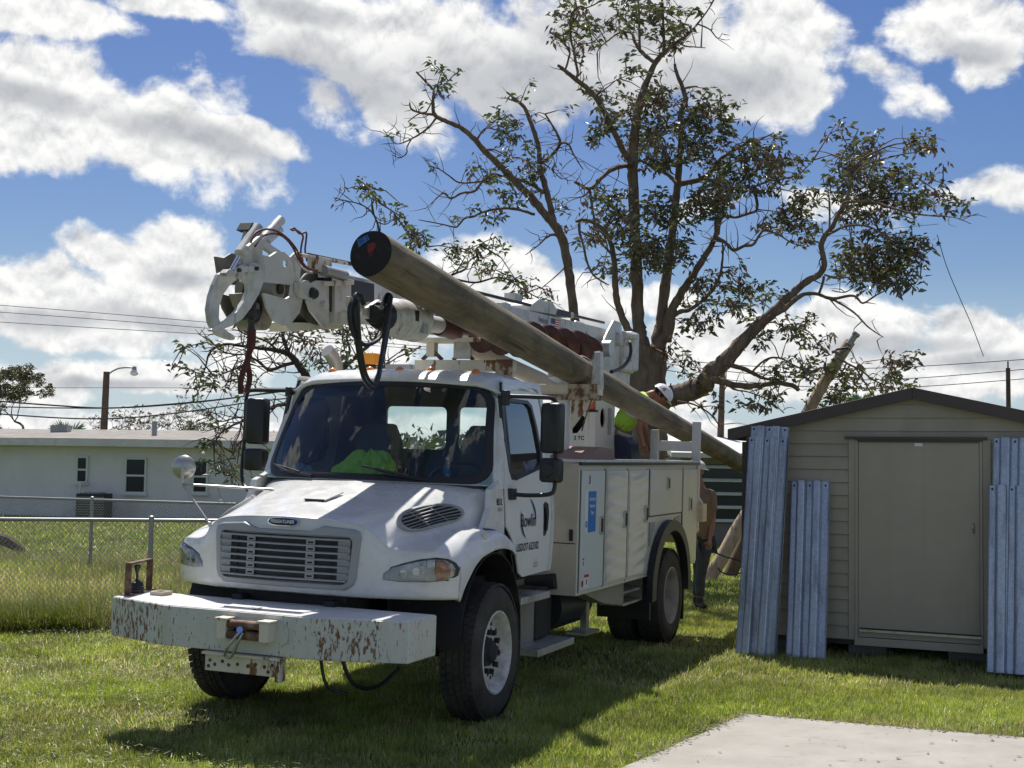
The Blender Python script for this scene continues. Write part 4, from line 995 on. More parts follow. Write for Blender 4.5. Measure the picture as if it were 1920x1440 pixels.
for k in range(7):
    z = 1.098+k*0.0475; b = MB(); rr_ = []
    hw = 0.535-0.02*(1-(z-1.07)/0.34)
    for i in range(21):
        y = -hw+2*hw*i/20; rr_.append([gp(y, z+0.009, 0.022), gp(y, z+0.005, 0.042), gp(y, z-0.005, 0.044), gp(y, z-0.002, 0.022)])
    b.grid(rr_); TB(b, 'louvre', M_grille, gr, smooth=True, auto=30)
for yy in (-0.255, 0.235):
    for k in range(6):
        z = 1.098+(k+0.5)*0.0475; b = MB(); b.plate([tuple(gp(yy+q[0], z+q[1], 0.022)) for q in ((-0.034,-0.019),(0.034,-0.019),(0.034,0.019),(-0.034,0.019))], (0.010,0,0), holes=[[tuple(gp(yy+q[0], z+q[1], 0.022)) for q in ((-0.022,-0.006),(0.022,-0.006),(0.022,0.006),(-0.022,0.006))]]); TB(b, 'grille_clip', M_grille, gr)
for s in (-1, 1):
    b = MB(); rr_ = [[gp(s*y, 1.09, 0.022), gp(s*y, 1.39, 0.022)] for y in (0.44,0.48,0.53)]
    b.grid(rr_); TB(b, 'grille_end_panel', M_grille, gr)
    b = MB(); b.plate([tuple(gp(s*0.39+q, z, 0.021)) for q, z in ((-0.012,1.09),(0.012,1.09),(0.012,1.39),(-0.012,1.39))], (0.002,0,0)); TB(b, 'radiator_pipe', M_chassis, gr)
# badge
bd = MB(); el_ = [(0.128*(abs(math.cos(a))**0.7)*(1 if math.cos(a) > 0 else -1), 1.492+0.031*(abs(math.sin(a))**0.8)*(1 if math.sin(a) > 0 else -1)) for a in [i*PI/14 for i in range(28)]]
bx = lambda y, z, o: (1.118+o-y*y*0.15-(z-1.49)*0.25, y, z)
n_ = len(el_); bd.add([bx(y, z, -0.02) for y, z in el_]+[bx(y, z, 0.012) for y, z in el_], [tuple(range(n_, 2*n_))]+[(i,(i+1)%n_,n_+(i+1)%n_,n_+i) for i in range(n_)]); bo = TB(bd, 'badge', M_chrome)
bd = MB(); bd.add([bx(y*0.91, 1.492+(z-1.492)*0.80, 0.0135) for y, z in el_], [tuple(range(n_))]); TB(bd, 'badge_field', M_ink, bo)
tb_ = text_mb('FREIGHTLINER', 0.034, (1.134,0,1.492), (0,1,0), (-0.25,0,1), 0.003, shear=0.1, bold=0.0007, xscale=0.88); tb_.v = [(v[0]-v[1]**2*0.15, v[1], v[2]) for v in tb_.v]; TB(tb_, 'badge_letters', M_paper, bo)
# hood scoop, crease, hood latch marker
def hz(x, y):                                          # height of the hood surface by search
    best = None
    for l in [i/60 for i in range(61)]:
        for j in [i/40 for i in range(0, 26)]:
            p = hood_pt(l, j)
            d = (p.x-x)**2+(p.y-abs(y))**2
            if best is None or d < best[0]: best = (d, p.z)
    return best[1]
sc_ = MB(); zs0 = hz(0.62,0.0); zs1 = hz(0.40,0)
sc_.plate([(0.66,-0.115,zs0-0.002),(0.66,0.075,zs0-0.002),(0.45,0.11,zs1-0.004),(0.45,-0.15,zs1-0.004)], (0,0,0.012)); TB(sc_, 'hood_scoop', M_white, hood, bevel=0.004)
sc_ = MB(); sc_.box((0.652,-0.10,zs0-0.010),(0.664,0.06,zs0+0.008)); TB(sc_, 'scoop_opening', M_ink, hood)
# side air vent on the hood flank
vt = empty('x')
bpy.data.objects.remove(vt)
for s in (1, -1):
    def vp(u, v, o):                                   # on the flank of the hood shell
        l_, j_ = 0.46-u*0.235, 0.435-v*0.105
        p = hood_pt(l_, j_); q = hood_pt(l_, j_+0.02); r = hood_pt(l_+0.02, j_)
        n_ = (q-p).cross(r-p).normalized()
        if n_.y < 0: n_ = -n_
        p = p+n_*(o+0.004); return Vector((p.x, s*p.y, p.z))
    b = MB(); N_ = 28; ring0 = [];
    for k in range(N_):
        a = 2*PI*k/N_; u, v = math.cos(a), math.sin(a); ring0.append([vp(u*1.10, v*1.16, -0.01), vp(u*1.08, v*1.12, 0.020), vp(u*1.0, v*0.98, 0.024), vp(u*0.97, v*0.94, 0.010)])
    b.grid(ring0+[ring0[0]]); vo = TB(b, 'air_vent', M_grille, smooth=True)
    b = MB(); b.add([vp(math.cos(2*PI*k/N_), math.sin(2*PI*k/N_)*0.96, 0.013) for k in range(N_)], [tuple(range(N_))]); TB(b, 'vent_backing', M_ink, vo)
    for k in range(7):
        v = -0.78+k*0.26; hw = math.sqrt(max(0.02, 1-v*v))*0.96; b = MB()
        b.grid([[vp(-hw+2*hw*i/10, v+0.05, 0.016) for i in range(11)], [vp(-hw+2*hw*i/10, v-0.03, 0.023) for i in range(11)], [vp(-hw+2*hw*i/10, v-0.05, 0.017) for i in range(11)]]); TB(b, 'vent_blade', M_grille, vo)
    for u in (-0.33, 0.33):
        hh_ = math.sqrt(1-u*u)*0.9; b = MB(); b.grid([[vp(u-0.02,-hh_,0.023),vp(u-0.02,hh_,0.023)],[vp(u+0.02,-hh_,0.024),vp(u+0.02,hh_,0.024)]]); TB(b, 'vent_rib', M_grille, vo)
# headlights
def hl_pts(s):
    base = [(0.735,1.118),(0.745,1.165),(0.80,1.205),(0.88,1.235),(0.98,1.262),(1.06,1.272),(1.115,1.262),(1.150,1.235),(1.165,1.195),(1.160,1.15),(1.12,1.115),(1.02,1.105),(0.85,1.105)]
    return base
def hlp(y, z, o, s): return Vector((Xf(y)+o*0.8-0.004, s*(y+o*0.45), z))
for s in (1, -1):
    base = dens(hl_pts(s), 0.05); cy_ = sum(p[0] for p in base)/len(base); cz_ = sum(p[1] for p in base)/len(base)
    def ringp(k, o): return [hlp(cy_+(p[0]-cy_)*k, cz_+(p[1]-cz_)*k, o, s) for p in base]
    b = MB(); rr_ = [ringp(1.07,-0.008), ringp(1.06,0.006), ringp(0.98,0.007), ringp(0.96,-0.004)]; rr_ = [r+[r[0]] for r in rr_]; b.grid(rr_); ho = TB(b, 'headlight', M_blackm, smooth=True)
    b = MB(); kk = [0.97,0.7,0.4,0.15]; oo = [0.0035,0.004,0.0045,0.005]
    rr_ = [ringp(k, o)+[ringp(k, o)[0]] for k, o in zip(kk, oo)]; b.grid(rr_); TB(b, 'reflector', M_refl, ho, smooth=True)
    for (yy, zz, rr2) in ((0.87,1.165,0.030),(0.955,1.180,0.034)):
        b = MB(); c = hlp(yy, zz, 0.006, s); nn = Vector((0.85, s*0.5, 0)).normalized()
        b.lathe([(0.0,rr2),(0.006,rr2*0.9),(0.004,rr2*0.5),(0.012,0.0)], c, nn, 16); TB(b, 'lamp_bowl', M_refl, ho, smooth=True)
    b = MB(); am = [(1.065,1.262),(1.085,1.262),(1.115,1.245),(1.140,1.20),(1.135,1.15),(1.10,1.122),(1.075,1.118),(1.06,1.18)]
    b.add([hlp(y, z, 0.016, s) for y, z in dens(am,0.03)], [tuple(range(len(dens(am,0.03))))]); TB(b, 'turn_signal', M_amber if False else mat('copper_orange_reflector',(0.38,0.19,0.12),rough=0.25,metal=0.5,var=0.4,vscale=25), ho) if 'copper_orange_reflector' not in MATS else TB(b, 'turn_signal', MATS['copper_orange_reflector'], ho)
    for yy in (0.80, 1.015):
        b = MB(); b.grid([[hlp(yy-0.005,1.11,0.010,s),hlp(yy-0.005,1.255 if yy > 1 else 1.20,0.010,s)],[hlp(yy+0.005,1.11,0.010,s),hlp(yy+0.005,1.255 if yy > 1 else 1.20,0.010,s)]]); TB(b, 'divider', M_paper, ho)
    b = MB(); rr_ = [ringp(k, o)+[ringp(k, o)[0]] for k, o in ((0.985,0.008),(0.9,0.020),(0.6,0.026),(0.15,0.028))]; b.grid(rr_); TB(b, 'lens', M_lens, ho, smooth=True)
# round marker on fender
b = MB(); b.ball((0.19,1.165,1.40),0.028,12,(1,0.6,1)); TB(b, 'side_marker', mat('cream_lens',(0.6,0.57,0.42),rough=0.4), hood, smooth=True)
# black rubber strap behind the fender
for s in (1,-1):
    b = MB(); b.tube(crom([(0.06,s*1.10,1.435),(-0.08,s*1.125,1.42),(-0.20,s*1.14,1.385),(-0.30,s*1.155,1.33),(-0.385,s*1.165,1.25)],4), 0.020, 8); TB(b, 'fender_strap', M_black, hood, smooth=True)

# ---- cab
def side_y(z): return itp([0.95,1.15,1.45,1.77,2.2,2.45,2.60],[1.085,1.105,1.115,1.09,1.025,0.985,0.955], z)
def front_x(z): return itp([1.0,1.70,1.80,2.55,2.62],[-0.36,-0.36,-0.375,-0.585,-0.60], z)   # door front seam
CR = -1.46
def side_panel(name, outline, holes, off, th, mat_, parent, s):
    b = MB(); b.plate([(x,0,z) for x,z in outline], (0,0.001,0), holes=[[(x,0,z) for x,z in h] for h in holes])
    n_ = len(b.v)//2; b.v = [(v[0], s*(side_y(v[2])+(off if i < n_ else off-th)), v[2]) for i, v in enumerate(b.v)]
    return TB(b, name, mat_, parent)
winp = [(x,z) for x,_,z in [(-0.521, 1.03, 2.461), (-1.096, 1.03, 2.46), (-1.174, 1.03, 2.423), (-1.239, 1.03, 2.253), (-1.284, 1.03, 2.026), (-1.265, 1.03, 1.945), (-1.18, 1.03, 1.895), (-0.631, 1.03, 1.811), (-0.55, 1.03, 1.825), (-0.51, 1.03, 1.893), (-0.493, 1.03, 2.106)]]
winp = [(x+0.02, z) for x, z in winp]
door_out = [(front_x(2.58),2.585),(-1.25,2.57),(-1.34,2.50),(-1.37,2.2),(-1.38,1.7),(-1.375,1.3),(-1.36,1.03),(-0.80,1.02),(-0.70,1.06),(-0.60,1.22),(-0.50,1.34),(-0.40,1.42),(-0.365,1.45),(-0.365,1.70),(-0.375,1.80)]
M_white2 = mat('door_white_paint', (0.74,0.75,0.75), rough=0.3, coat=0.35, grime=(0.52,0.50,0.44), gscale=2.0, glo=0.58, ghi=0.95)
DRV = None
for s in (1, -1):
    dro = side_panel('door', dens(door_out,0.07), [dens(winp,0.06)], 0.0, 0.045, M_white2, truck, s)
    DRV = DRV or dro
    # window seal, glass, vent bar
    cxw = sum(p[0] for p in winp)/len(winp); czw = sum(p[1] for p in winp)/len(winp)
    sc2 = lambda k: [(cxw+(x-cxw)*k, czw+(z-czw)*(1+(k-1)*0.7)) for x, z in dens(winp,0.06)]
    side_panel('window_seal', sc2(1.03), [sc2(0.91)], 0.004, 0.03, M_black, dro, s)
    side_panel('side_window', sc2(0.97), [], -0.015, 0.004, M_sglass, dro, s)
    b = MB(); b.bar((-0.545,s*(side_y(2.45)-0.005),2.46),(-0.530,s*(side_y(1.82)-0.005),1.81),0.022,0.02); TB(b, 'window_bar', M_black, dro)
    # dark gap frame behind the door edge
    side_panel('door_gap', [( x+(0.008 if x > -0.9 else -0.008), z+(0.008 if z > 2 else -0.008)) for x, z in dens(door_out,0.07)], [dens(winp,0.06)], -0.012, 0.02, M_ink, dro, s)
    hd = [(-1.20,1.60),(-1.25,1.62),(-1.315,1.60),(-1.325,1.53),(-1.30,1.40),(-1.25,1.335),(-1.205,1.335),(-1.195,1.42)]
    side_panel('handle_recess', dens(hd,0.03), [], 0.003, 0.004, M_black, dro, s)
    b = MB(); b.tube([(-1.22,s*(side_y(1.56)+0.012),1.57),(-1.245,s*(side_y(1.5)+0.016),1.48),(-1.24,s*(side_y(1.4)+0.012),1.38)], 0.012, 8); TB(b, 'handle', M_black, dro, smooth=True)
    # cowl side between hood and door
    cw = [(0.05,1.45),(-0.05,1.44),(-0.2,1.41),(-0.30,1.36),(-0.352,1.32),(-0.352,1.70),(-0.36,1.80),(-0.33,1.82),(-0.27,1.79),(-0.12,1.74),(-0.08,1.60)]
    side_panel('cowl_panel', dens(cw,0.07), [], -0.012, 0.05, M_white, truck, s)
    # rear corner of the cab side
    side_panel('rear_quarter', dens([(-1.388,2.5),(-1.36,2.60),(CR,2.56),(CR,1.03),(-1.37,1.03),(-1.385,1.3),(-1.39,1.7),(-1.38,2.2)],0.07), [], 0.0, 0.05, M_white, truck, s)
# windscreen surface
def WS(u, v):                                          # u -1..1 across, v 0..1 up
    yb, yt = 1.035, 0.895
    y = lerp(yb, yt, v)*u; a = abs(u)
    xb = 0.035-0.30*a**2.4; xt = -0.40-0.20*a**2.4
    z = lerp(1.782, 2.565, v)+0.02*(1-a*a)*v-0.012*a*a*(1-v)
    return Vector((lerp(xb, xt, v)+0.03*math.sin(PI*v), y, z))
b = MB(); b.grid([[WS(-1+2*i/24, k/12) for i in range(25)] for k in range(13)]); ws = TB(b, 'windscreen', M_glass, smooth=True)
def ws_ring(r, ku, kv):
    P_ = []
    for cu, cv, a0 in ((1-r*ku, 1-r*kv, 0), (-1+r*ku, 1-r*kv, PI/2), (-1+r*ku, 0+r*kv, PI), (1-r*ku, r*kv, 1.5*PI)):
        for i in range(7):
            a = a0+PI/2*i/6; P_.append((cu+r*ku*math.cos(a), cv+r*kv*math.sin(a)))
    o = []
    for p, q in zip(P_, P_[1:]+P_[:1]):
        n_ = max(1, int(max(abs(p[0]-q[0]), abs(p[1]-q[1]))/0.1)); o += [(lerp(p[0],q[0],i/n_), lerp(p[1],q[1],i/n_)) for i in range(n_)]
    return o
ring = ws_ring(1, 0.17, 0.20)
def rsc(k, kv=None): kv = kv or k; return [(u*k, 0.5+(v-0.5)*kv) for u, v in ring]
def off(p, o): return Vector((p.x+o*0.9, p.y, p.z+o*0.35))
b = MB(); rr_ = [[off(WS(u,v),o) for u,v in rsc(ku,kv)] for ku,kv,o in ((1.0,1.0,-0.02),(1.0,1.0,0.006),(0.955,0.93,0.008),(0.94,0.885,0.003))]; rr_ = [r+[r[0]] for r in rr_]; b.grid(rr_); TB(b, 'windscreen_seal', M_ink, ws, smooth=True)
# white corners outside the rounded seal + A pillars
b = MB(); o_out = []
for (u, v) in ring:
    k = max(abs(u), 1e-6)
    if abs(u) >= abs(2*v-1): uu, vv = (1.0 if u > 0 else -1.0), 0.5+(v-0.5)/max(abs(u),1e-6)
    else: uu, vv = u/max(abs(2*v-1),1e-6), (1.0 if v > 0.5 else 0.0)
    o_out.append((max(-1,min(1,uu)), max(0,min(1,vv))))
rr_ = [[off(WS(u,v),-0.012) for u,v in rsc(0.985)], [off(WS(u*1.03,0.5+(v-0.5)*1.02),-0.006) for u,v in o_out]]
rr_ = [r+[r[0]] for r in rr_]; b.grid(rr_); TB(b, 'windscreen_frame', M_white, smooth=True)
for s in (1,-1):
    rows_ = []
    for k in range(13):
        v = -0.03+1.06*k/12; p = off(WS(1.015, v), -0.010); z = p.z; q = Vector((front_x(z)+0.006, side_y(z), z)); mid = (p+q)/2+Vector((0.018,0.018,0)); q2 = q+Vector((-0.05,-0.03,0))
        rows_.append([Vector((t.x, s*t.y, t.z)) for t in (p, lerp(p,mid,0.5)+Vector((0.004,0.003,0)), mid, q, q2)])
    b = MB(); b.grid(rows_); TB(b, 'pillar', M_white, smooth=True)
# roof
def roof_pt(x, t):                                     # t -1..1 across
    zc = itp([-1.50,-1.46,-1.35,-1.0,-0.7,-0.55,-0.45,-0.39],[2.55,2.62,2.675,2.70,2.70,2.675,2.632,2.585], x); ys_ = 0.975
    a = abs(t); y = ys_*math.copysign(min(1, a*1.03)**1.0, t)*(1 if a < 0.9 else 1)
    dz = -0.10*max(0,(a-0.72)/0.28)**2.2-0.02*a*a
    if a > 0.985: dz -= 0.03
    xs_ = x-0.17*a**2.4*(1 if x > -1.0 else 0)
    return Vector((xs_, ys_*t, zc+dz*(1 if x < -0.4 else 0.6)))
b = MB(); b.grid([[roof_pt(x, -1+2*i/28) for i in range(29)] for x in (-1.50,-1.47,-1.44,-1.40,-1.3,-1.15,-1.0,-0.85,-0.7,-0.62,-0.55,-0.50,-0.46,-0.42,-0.39)]); roof = TB(b, 'roof', M_white, smooth=True, auto=70); roof.modifiers.new('s','SOLIDIFY').thickness = 0.03
for s in (1,-1):                                       # rail over the doors
    b = MB(); b.grid([[(x, s*side_y(z)+(-s*0.02 if z > 2.6 else 0), z) for z in (2.575,2.60,2.63)] for x in (-0.58,-0.9,-1.2,-1.46)]); TB(b, 'roof_rail', M_white, roof)
# back wall with rear windows
bw = [(y,z) for y,z in ((1.08,1.03),(1.10,1.5),(1.07,1.77),(0.95,2.6),(-0.95,2.6),(-1.07,1.77),(-1.10,1.5),(-1.08,1.03))]
b = MB(); b.plate([(CR,y,z) for y,z in bw], (0.04,0,0), holes=[[(CR,y,z) for y,z in rrect(-0.52,0.10,2.02,2.42,0.05,3)], [(CR,y,z) for y,z in rrect(0.20,0.86,2.02,2.42,0.05,3)]]); TB(b, 'cab_back', M_white)
b = MB(); b.plate([(CR+0.042,y,z) for y,z in bw], (0.012,0,0), holes=[[(CR+0.042,y,z) for y,z in rrect(-0.51,0.09,2.03,2.41,0.05,3)], [(CR+0.042,y,z) for y,z in rrect(0.21,0.85,2.03,2.41,0.05,3)]]); TB(b, 'cab_lining', M_dark)
b = MB(); b.plate([(x,y,1.72) for x,y in ((-0.0,0.3),(-0.0,-0.3),(-0.06,-0.6),(-0.2,-0.9),(-0.31,-1.02),(-0.62,-1.02),(-0.62,1.02),(-0.31,1.02),(-0.2,0.9),(-0.06,0.6))], (0,0,0.05)); TB(b, 'dashboard', M_dark, bevel=0.01)
b = MB(); b.box((-0.66,-1.0,1.15),(-0.50,1.0,1.72)); TB(b, 'dash_panel', M_dark)
b = MB(); b.plate([(-0.34,y,z) for y,z in ((1.05,1.1),(1.05,1.70),(-1.05,1.70),(-1.05,1.1))], (-0.02,0,0)); TB(b, 'firewall', M_ink)
M_gfab = mat('grey_seat_fabric', (0.11,0.115,0.125), rough=0.9, var=0.2)
for s in (0.52, -0.52):
    b = MB(); b.box((-1.30,s-0.25,1.45),(-0.82,s+0.25,1.60)); so_ = TB(b, 'seat', M_gfab, bevel=0.04)
    b = MB(); b.plate([(-1.32,s-0.24,1.6),(-1.32,s+0.24,1.6),(-1.36,s+0.22,2.1),(-1.38,s+0.14,2.25),(-1.38,s-0.14,2.25),(-1.36,s-0.22,2.1)], (0.12,0,0)); TB(b, 'seat_back', M_gfab, so_, bevel=0.03)
b = MB(); c = Vector((-0.72,0.50,1.80)); ax_ = Vector((0.55,0,0.83)).normalized(); u_ = Vector((0,1,0)); v_ = ax_.cross(u_)
b.tube([c+(u_*math.cos(t)+v_*math.sin(t))*0.23 for t in [i*2*PI/28 for i in range(29)]], 0.016, 8, caps=False); b.cyl(c-ax_*0.3, c+ax_*0.0, 0.03); b.bar(c-u_*0.22, c+u_*0.22, 0.04, 0.02); TB(b, 'steering_wheel', M_black, smooth=True)
# interior mirror, sun visors
b = MB(); b.box((-0.60,0.1,2.46),(-0.57,0.85,2.56)); b.box((-0.60,-0.85,2.46),(-0.57,-0.1,2.56)); TB(b, 'sun_visor', M_dark)
# wipers
for s0, e0 in ((( -0.42), (-0.98)), ((0.55), (0.02))):
    b = MB(); p = [off(WS(s0/1.0, 0.01), 0.02), off(WS((s0+e0)/2, 0.045), 0.028), off(WS(e0*0.93, 0.115), 0.022)]
    b.tube(p, [0.012,0.010,0.006], 6); wp = TB(b, 'wiper', M_black)
    b = MB(); b.bar(off(WS(e0*0.97,0.125),0.018), off(WS(lerp(e0,s0,0.75),0.045),0.018), 0.018, 0.014); TB(b, 'wiper_blade', M_black, wp)
# roof marker lights
for y in (-0.655,-0.295,-0.017,0.276,0.683):
    b = MB(); zc = 2.685-0.02*(y/0.7)**2; b.lathe([(0,0.045),(0.012,0.042),(0.028,0.030),(0.038,0.012),(0.040,0.0)], (-0.66,y,zc), (0.12,0,1), 14); b.v = [(v[0]*1.0-0.0, (v[1]-y)*0.9+y, v[2]) for v in b.v]; TB(b, 'marker_light', M_amber, roof, smooth=True)
# lettering on the door and cowl
def side_text(txt, size, x, z, mat_, nm, shear=0, bold=0.0, xs_=1.0, parent=None, off_=0.006):
    t = text_mb(txt, size, (x,0,z), (-1,0,0), (0,0,1), 0.0, shear, bold, xs_)
    t.v = [(v[0], side_y(v[2])+off_, v[2]) for v in t.v]; return TB(t, nm, mat_, parent)
drv = DRV
side_text('USDOT 652102', 0.088, -0.845, 1.262, M_ink, 'door_number', bold=0.0012, xs_=0.86, parent=drv, shear=0.0)
side_text('Bowlin', 0.155, -0.835, 1.475, M_ink, 'company_name', bold=0.001, xs_=0.82, parent=drv)
side_text('8512', 0.068, -0.255, 1.640, M_ink, 'unit_number', bold=0.002, xs_=0.8, off_=-0.008)
side_text('diesel', 0.045, -0.265, 1.585, M_grille, 'unit_note', bold=0.002, xs_=0.8, off_=-0.008)
side_text('NO', 0.024, -1.06, 1.14, M_red, 'door_notice', parent=drv); side_text('STEP HERE', 0.022, -1.06, 1.115, M_red, 'door_notice', parent=drv); side_text('KEEP OFF', 0.022, -1.06, 1.09, M_ink, 'door_notice', parent=drv)
def crescent(c, r, a0, a1, wmax, ex=0.8):
    P1 = []; P2 = []
    for i in range(15):
        t = i/14; a = math.radians(lerp(a0, a1, t)); w_ = wmax*math.sin(PI*t)**0.8; P1.append((c[0]+math.cos(a)*r*ex, c[1]+math.sin(a)*r)); P2.append((c[0]+math.cos(a)*(r-w_)*ex, c[1]+math.sin(a)*(r-w_)))
    b = MB(); n_ = len(P1)
    b.add([(x, side_y(z)+0.006, z) for x, z in P1+P2], [(i,i+1,n_+i+1,n_+i) for i in range(n_-1)]); return b
TB(crescent((-0.835,1.495), 0.165, -75, 25, 0.026, 1.05), 'logo_swoosh', M_navy, drv); TB(crescent((-0.835,1.495), 0.165, 105, 205, 0.026, 1.05), 'logo_swoosh', M_navy, drv)

# ---- mirrors
for s in (1,-1):
    rt_ = MB()
    top = crom([(-0.42,s*1.02,2.47),(-0.44,s*1.08,2.475),(-0.50,s*1.25,2.475),(-0.56,s*1.38,2.47),(-0.575,s*1.42,2.44),(-0.575,s*1.43,2.38)],5) if s > 0 else crom([(-0.52,s*0.97,2.50),(-0.56,s*1.2,2.50),(-0.60,s*1.42,2.50),(-0.62,s*1.475,2.48),(-0.62,s*1.49,2.40),(-0.62,s*1.49,2.1),(-0.60,s*1.49,1.75),(-0.52,s*1.35,1.62),(-0.45,s*1.12,1.60)],5)
    rt_.tube(top, 0.017, 8)
    if s > 0: rt_.tube(crom([(-0.575,1.43,1.82),(-0.575,1.43,1.76),(-0.56,1.40,1.71),(-0.50,1.25,1.695),(-0.45,1.13,1.70)],5), 0.017, 8); rt_.bar((-0.575,1.43,2.4),(-0.575,1.43,1.8),0.03,0.03)
    mo = TB(rt_, 'mirror_arm', M_black, smooth=True)
    b = MB(); b.cyl((-0.42,s*1.055,2.52),(-0.42,s*1.055,2.40),0.035,n=12) if s > 0 else b.cyl((-0.52,s*1.0,2.53),(-0.52,s*1.0,2.45),0.03,n=12)
    TB(b, 'mirror_bracket', M_black, mo, bevel=0.008); b = MB(); b.box((-0.51,s*1.09-0.03,1.655),(-0.42,s*1.09+0.05,1.745)); TB(b, 'mirror_bracket', M_black, mo, bevel=0.008)
    # heads: thin boxes facing rearward, seen from the front
    y0, y1 = (1.30,1.50) if s > 0 else (-1.46,-1.28)
    x0 = -0.60 if s > 0 else -0.66
    ang = -0.20 if s > 0 else 0.25
    def head(za, zb, nm):
        b = MB(); P_ = rrect(y0, y1, za, zb, 0.035, 4); cy2 = (y0+y1)/2
        prof = [(0.0,1.0),(0.05,0.98),(0.085,0.86),(0.095,0.6)]
        rr_ = []
        for dx, k in prof: rr_.append([Vector((x0+dx-(y-cy2)*ang, cy2+(y-cy2)*k, (za+zb)/2+(z-(za+zb)/2)*(1-(1-k)*0.3))) for y, z in P_])
        rr_ = [r+[r[0]] for r in rr_]; b.grid(rr_); b.add([rr_[-1][i] for i in range(len(P_))], [tuple(range(len(P_)))]); b.add([rr_[0][i] for i in range(len(P_))], [tuple(range(len(P_)))])
        o_ = TB(b, nm, M_black, mo, smooth=True, auto=50)
    head(2.03, 2.435, 'mirror_head'); head(1.80, 1.995, 'convex_mirror_head')
    if s > 0:
        b = MB(); b.lathe([(0,0.052),(0.012,0.048),(0.014,0.0)], (-0.50,1.40,1.90), (1,0,0), 20); TB(b, 'mirror_boss', M_black, mo, smooth=True)
# round hood mirror on chrome stays (passenger side)
hm = Vector((0.486, -1.32, 1.834)); ft = Vector((0.519, -1.3, 1.7)); m1 = Vector((0.279, -0.62, 1.68)); m2 = Vector((0.599, -0.98, 1.407)); m3 = Vector((0.431, -1, 1.588))
b = MB(); b.tube([ft, m1], 0.010, 8); b.tube([ft, m2], 0.010, 8); b.tube([ft+Vector((-0.1,0.25,0)), m3], 0.009, 8); b.cyl(m1, m1-Vector((0,0,0.07)), 0.014); b.ball(m2, 0.02, 8)
ro_ = TB(b, 'hood_mirror_stay', M_steel, smooth=True)
b = MB(); b.lathe([(-0.012,0.0),(-0.012,0.088),(0.0,0.096),(0.010,0.090),(0.035,0.055),(0.045,0.0)], hm, (0.92,0.35,0.0), 28); b.v = [(v[0], v[1], hm.z+(v[2]-hm.z)*1.0) for v in b.v]; rm_ = TB(b, 'round_mirror', M_steel, ro_, smooth=True)
b = MB(); b.bar(hm+Vector((0.04,0.02,0.0)), ft+Vector((0.02,0.0,0)), 0.02, 0.015); b.bar(hm+Vector((0.043,-0.09,0.0)),hm+Vector((0.03,0.09,0.0)),0.012,0.008); TB(b, 'mirror_yoke', M_steel, ro_)

# ---- steps, tanks and boxes under the cab
b = MB(); b.box((-1.26,0.86,0.815),(-0.60,1.17,0.870)); b.box((-1.15,0.86,0.87),(-0.62,0.875,0.94)); TB(b, 'upper_step', M_tread, bevel=0.006)
b = MB(); b.box((-1.86,0.84,0.355),(-0.96,1.19,0.415)); b.box((-1.35,0.84,0.415),(-0.75,0.855,0.50)); TB(b, 'lower_step', M_tread, bevel=0.006)
b = MB(); b.box((-1.40,0.70,0.40),(-0.80,0.98,0.81)); TB(b, 'battery_box', mat('dull_alloy',(0.26,0.25,0.22),rough=0.6,metal=0.3,var=0.15), bevel=0.01)
b = MB(); b.box((-0.86,0.97,0.41),(-0.80,1.0,0.81)); TB(b, 'step_bracket', M_chassis)
b = MB(); b.box((-1.72,0.72,0.42),(-1.42,0.99,0.86)); TB(b, 'filter_housing', M_chassis, bevel=0.02)
b = MB(); b.cyl((-1.92,0.85,0.40),(-1.92,0.85,0.82),0.085,n=16); b.cyl((-1.80,0.75,0.86),(-1.80,1.02,0.90),0.07,n=14); TB(b, 'air_cleaner', M_chassis, smooth=True)
b = MB(); b.cyl((-2.15,0.72,0.62),(-3.05,0.72,0.62),0.24,n=24); TB(b, 'fuel_tank', mat('dark_blue_black_tank',(0.02,0.024,0.035),rough=0.4), smooth=True)
b = MB(); b.box((-2.95,0.90,0.33),(-2.86,0.96,0.70)); b.box((-3.1,0.82,0.31),(-2.70,1.02,0.335)); TB(b, 'outrigger_foot', M_steel)
b = MB(); b.cyl((-1.7,-0.8,0.65),(-2.9,-0.8,0.65),0.26,n=20); TB(b, 'fuel_tank', M_steel, smooth=True)

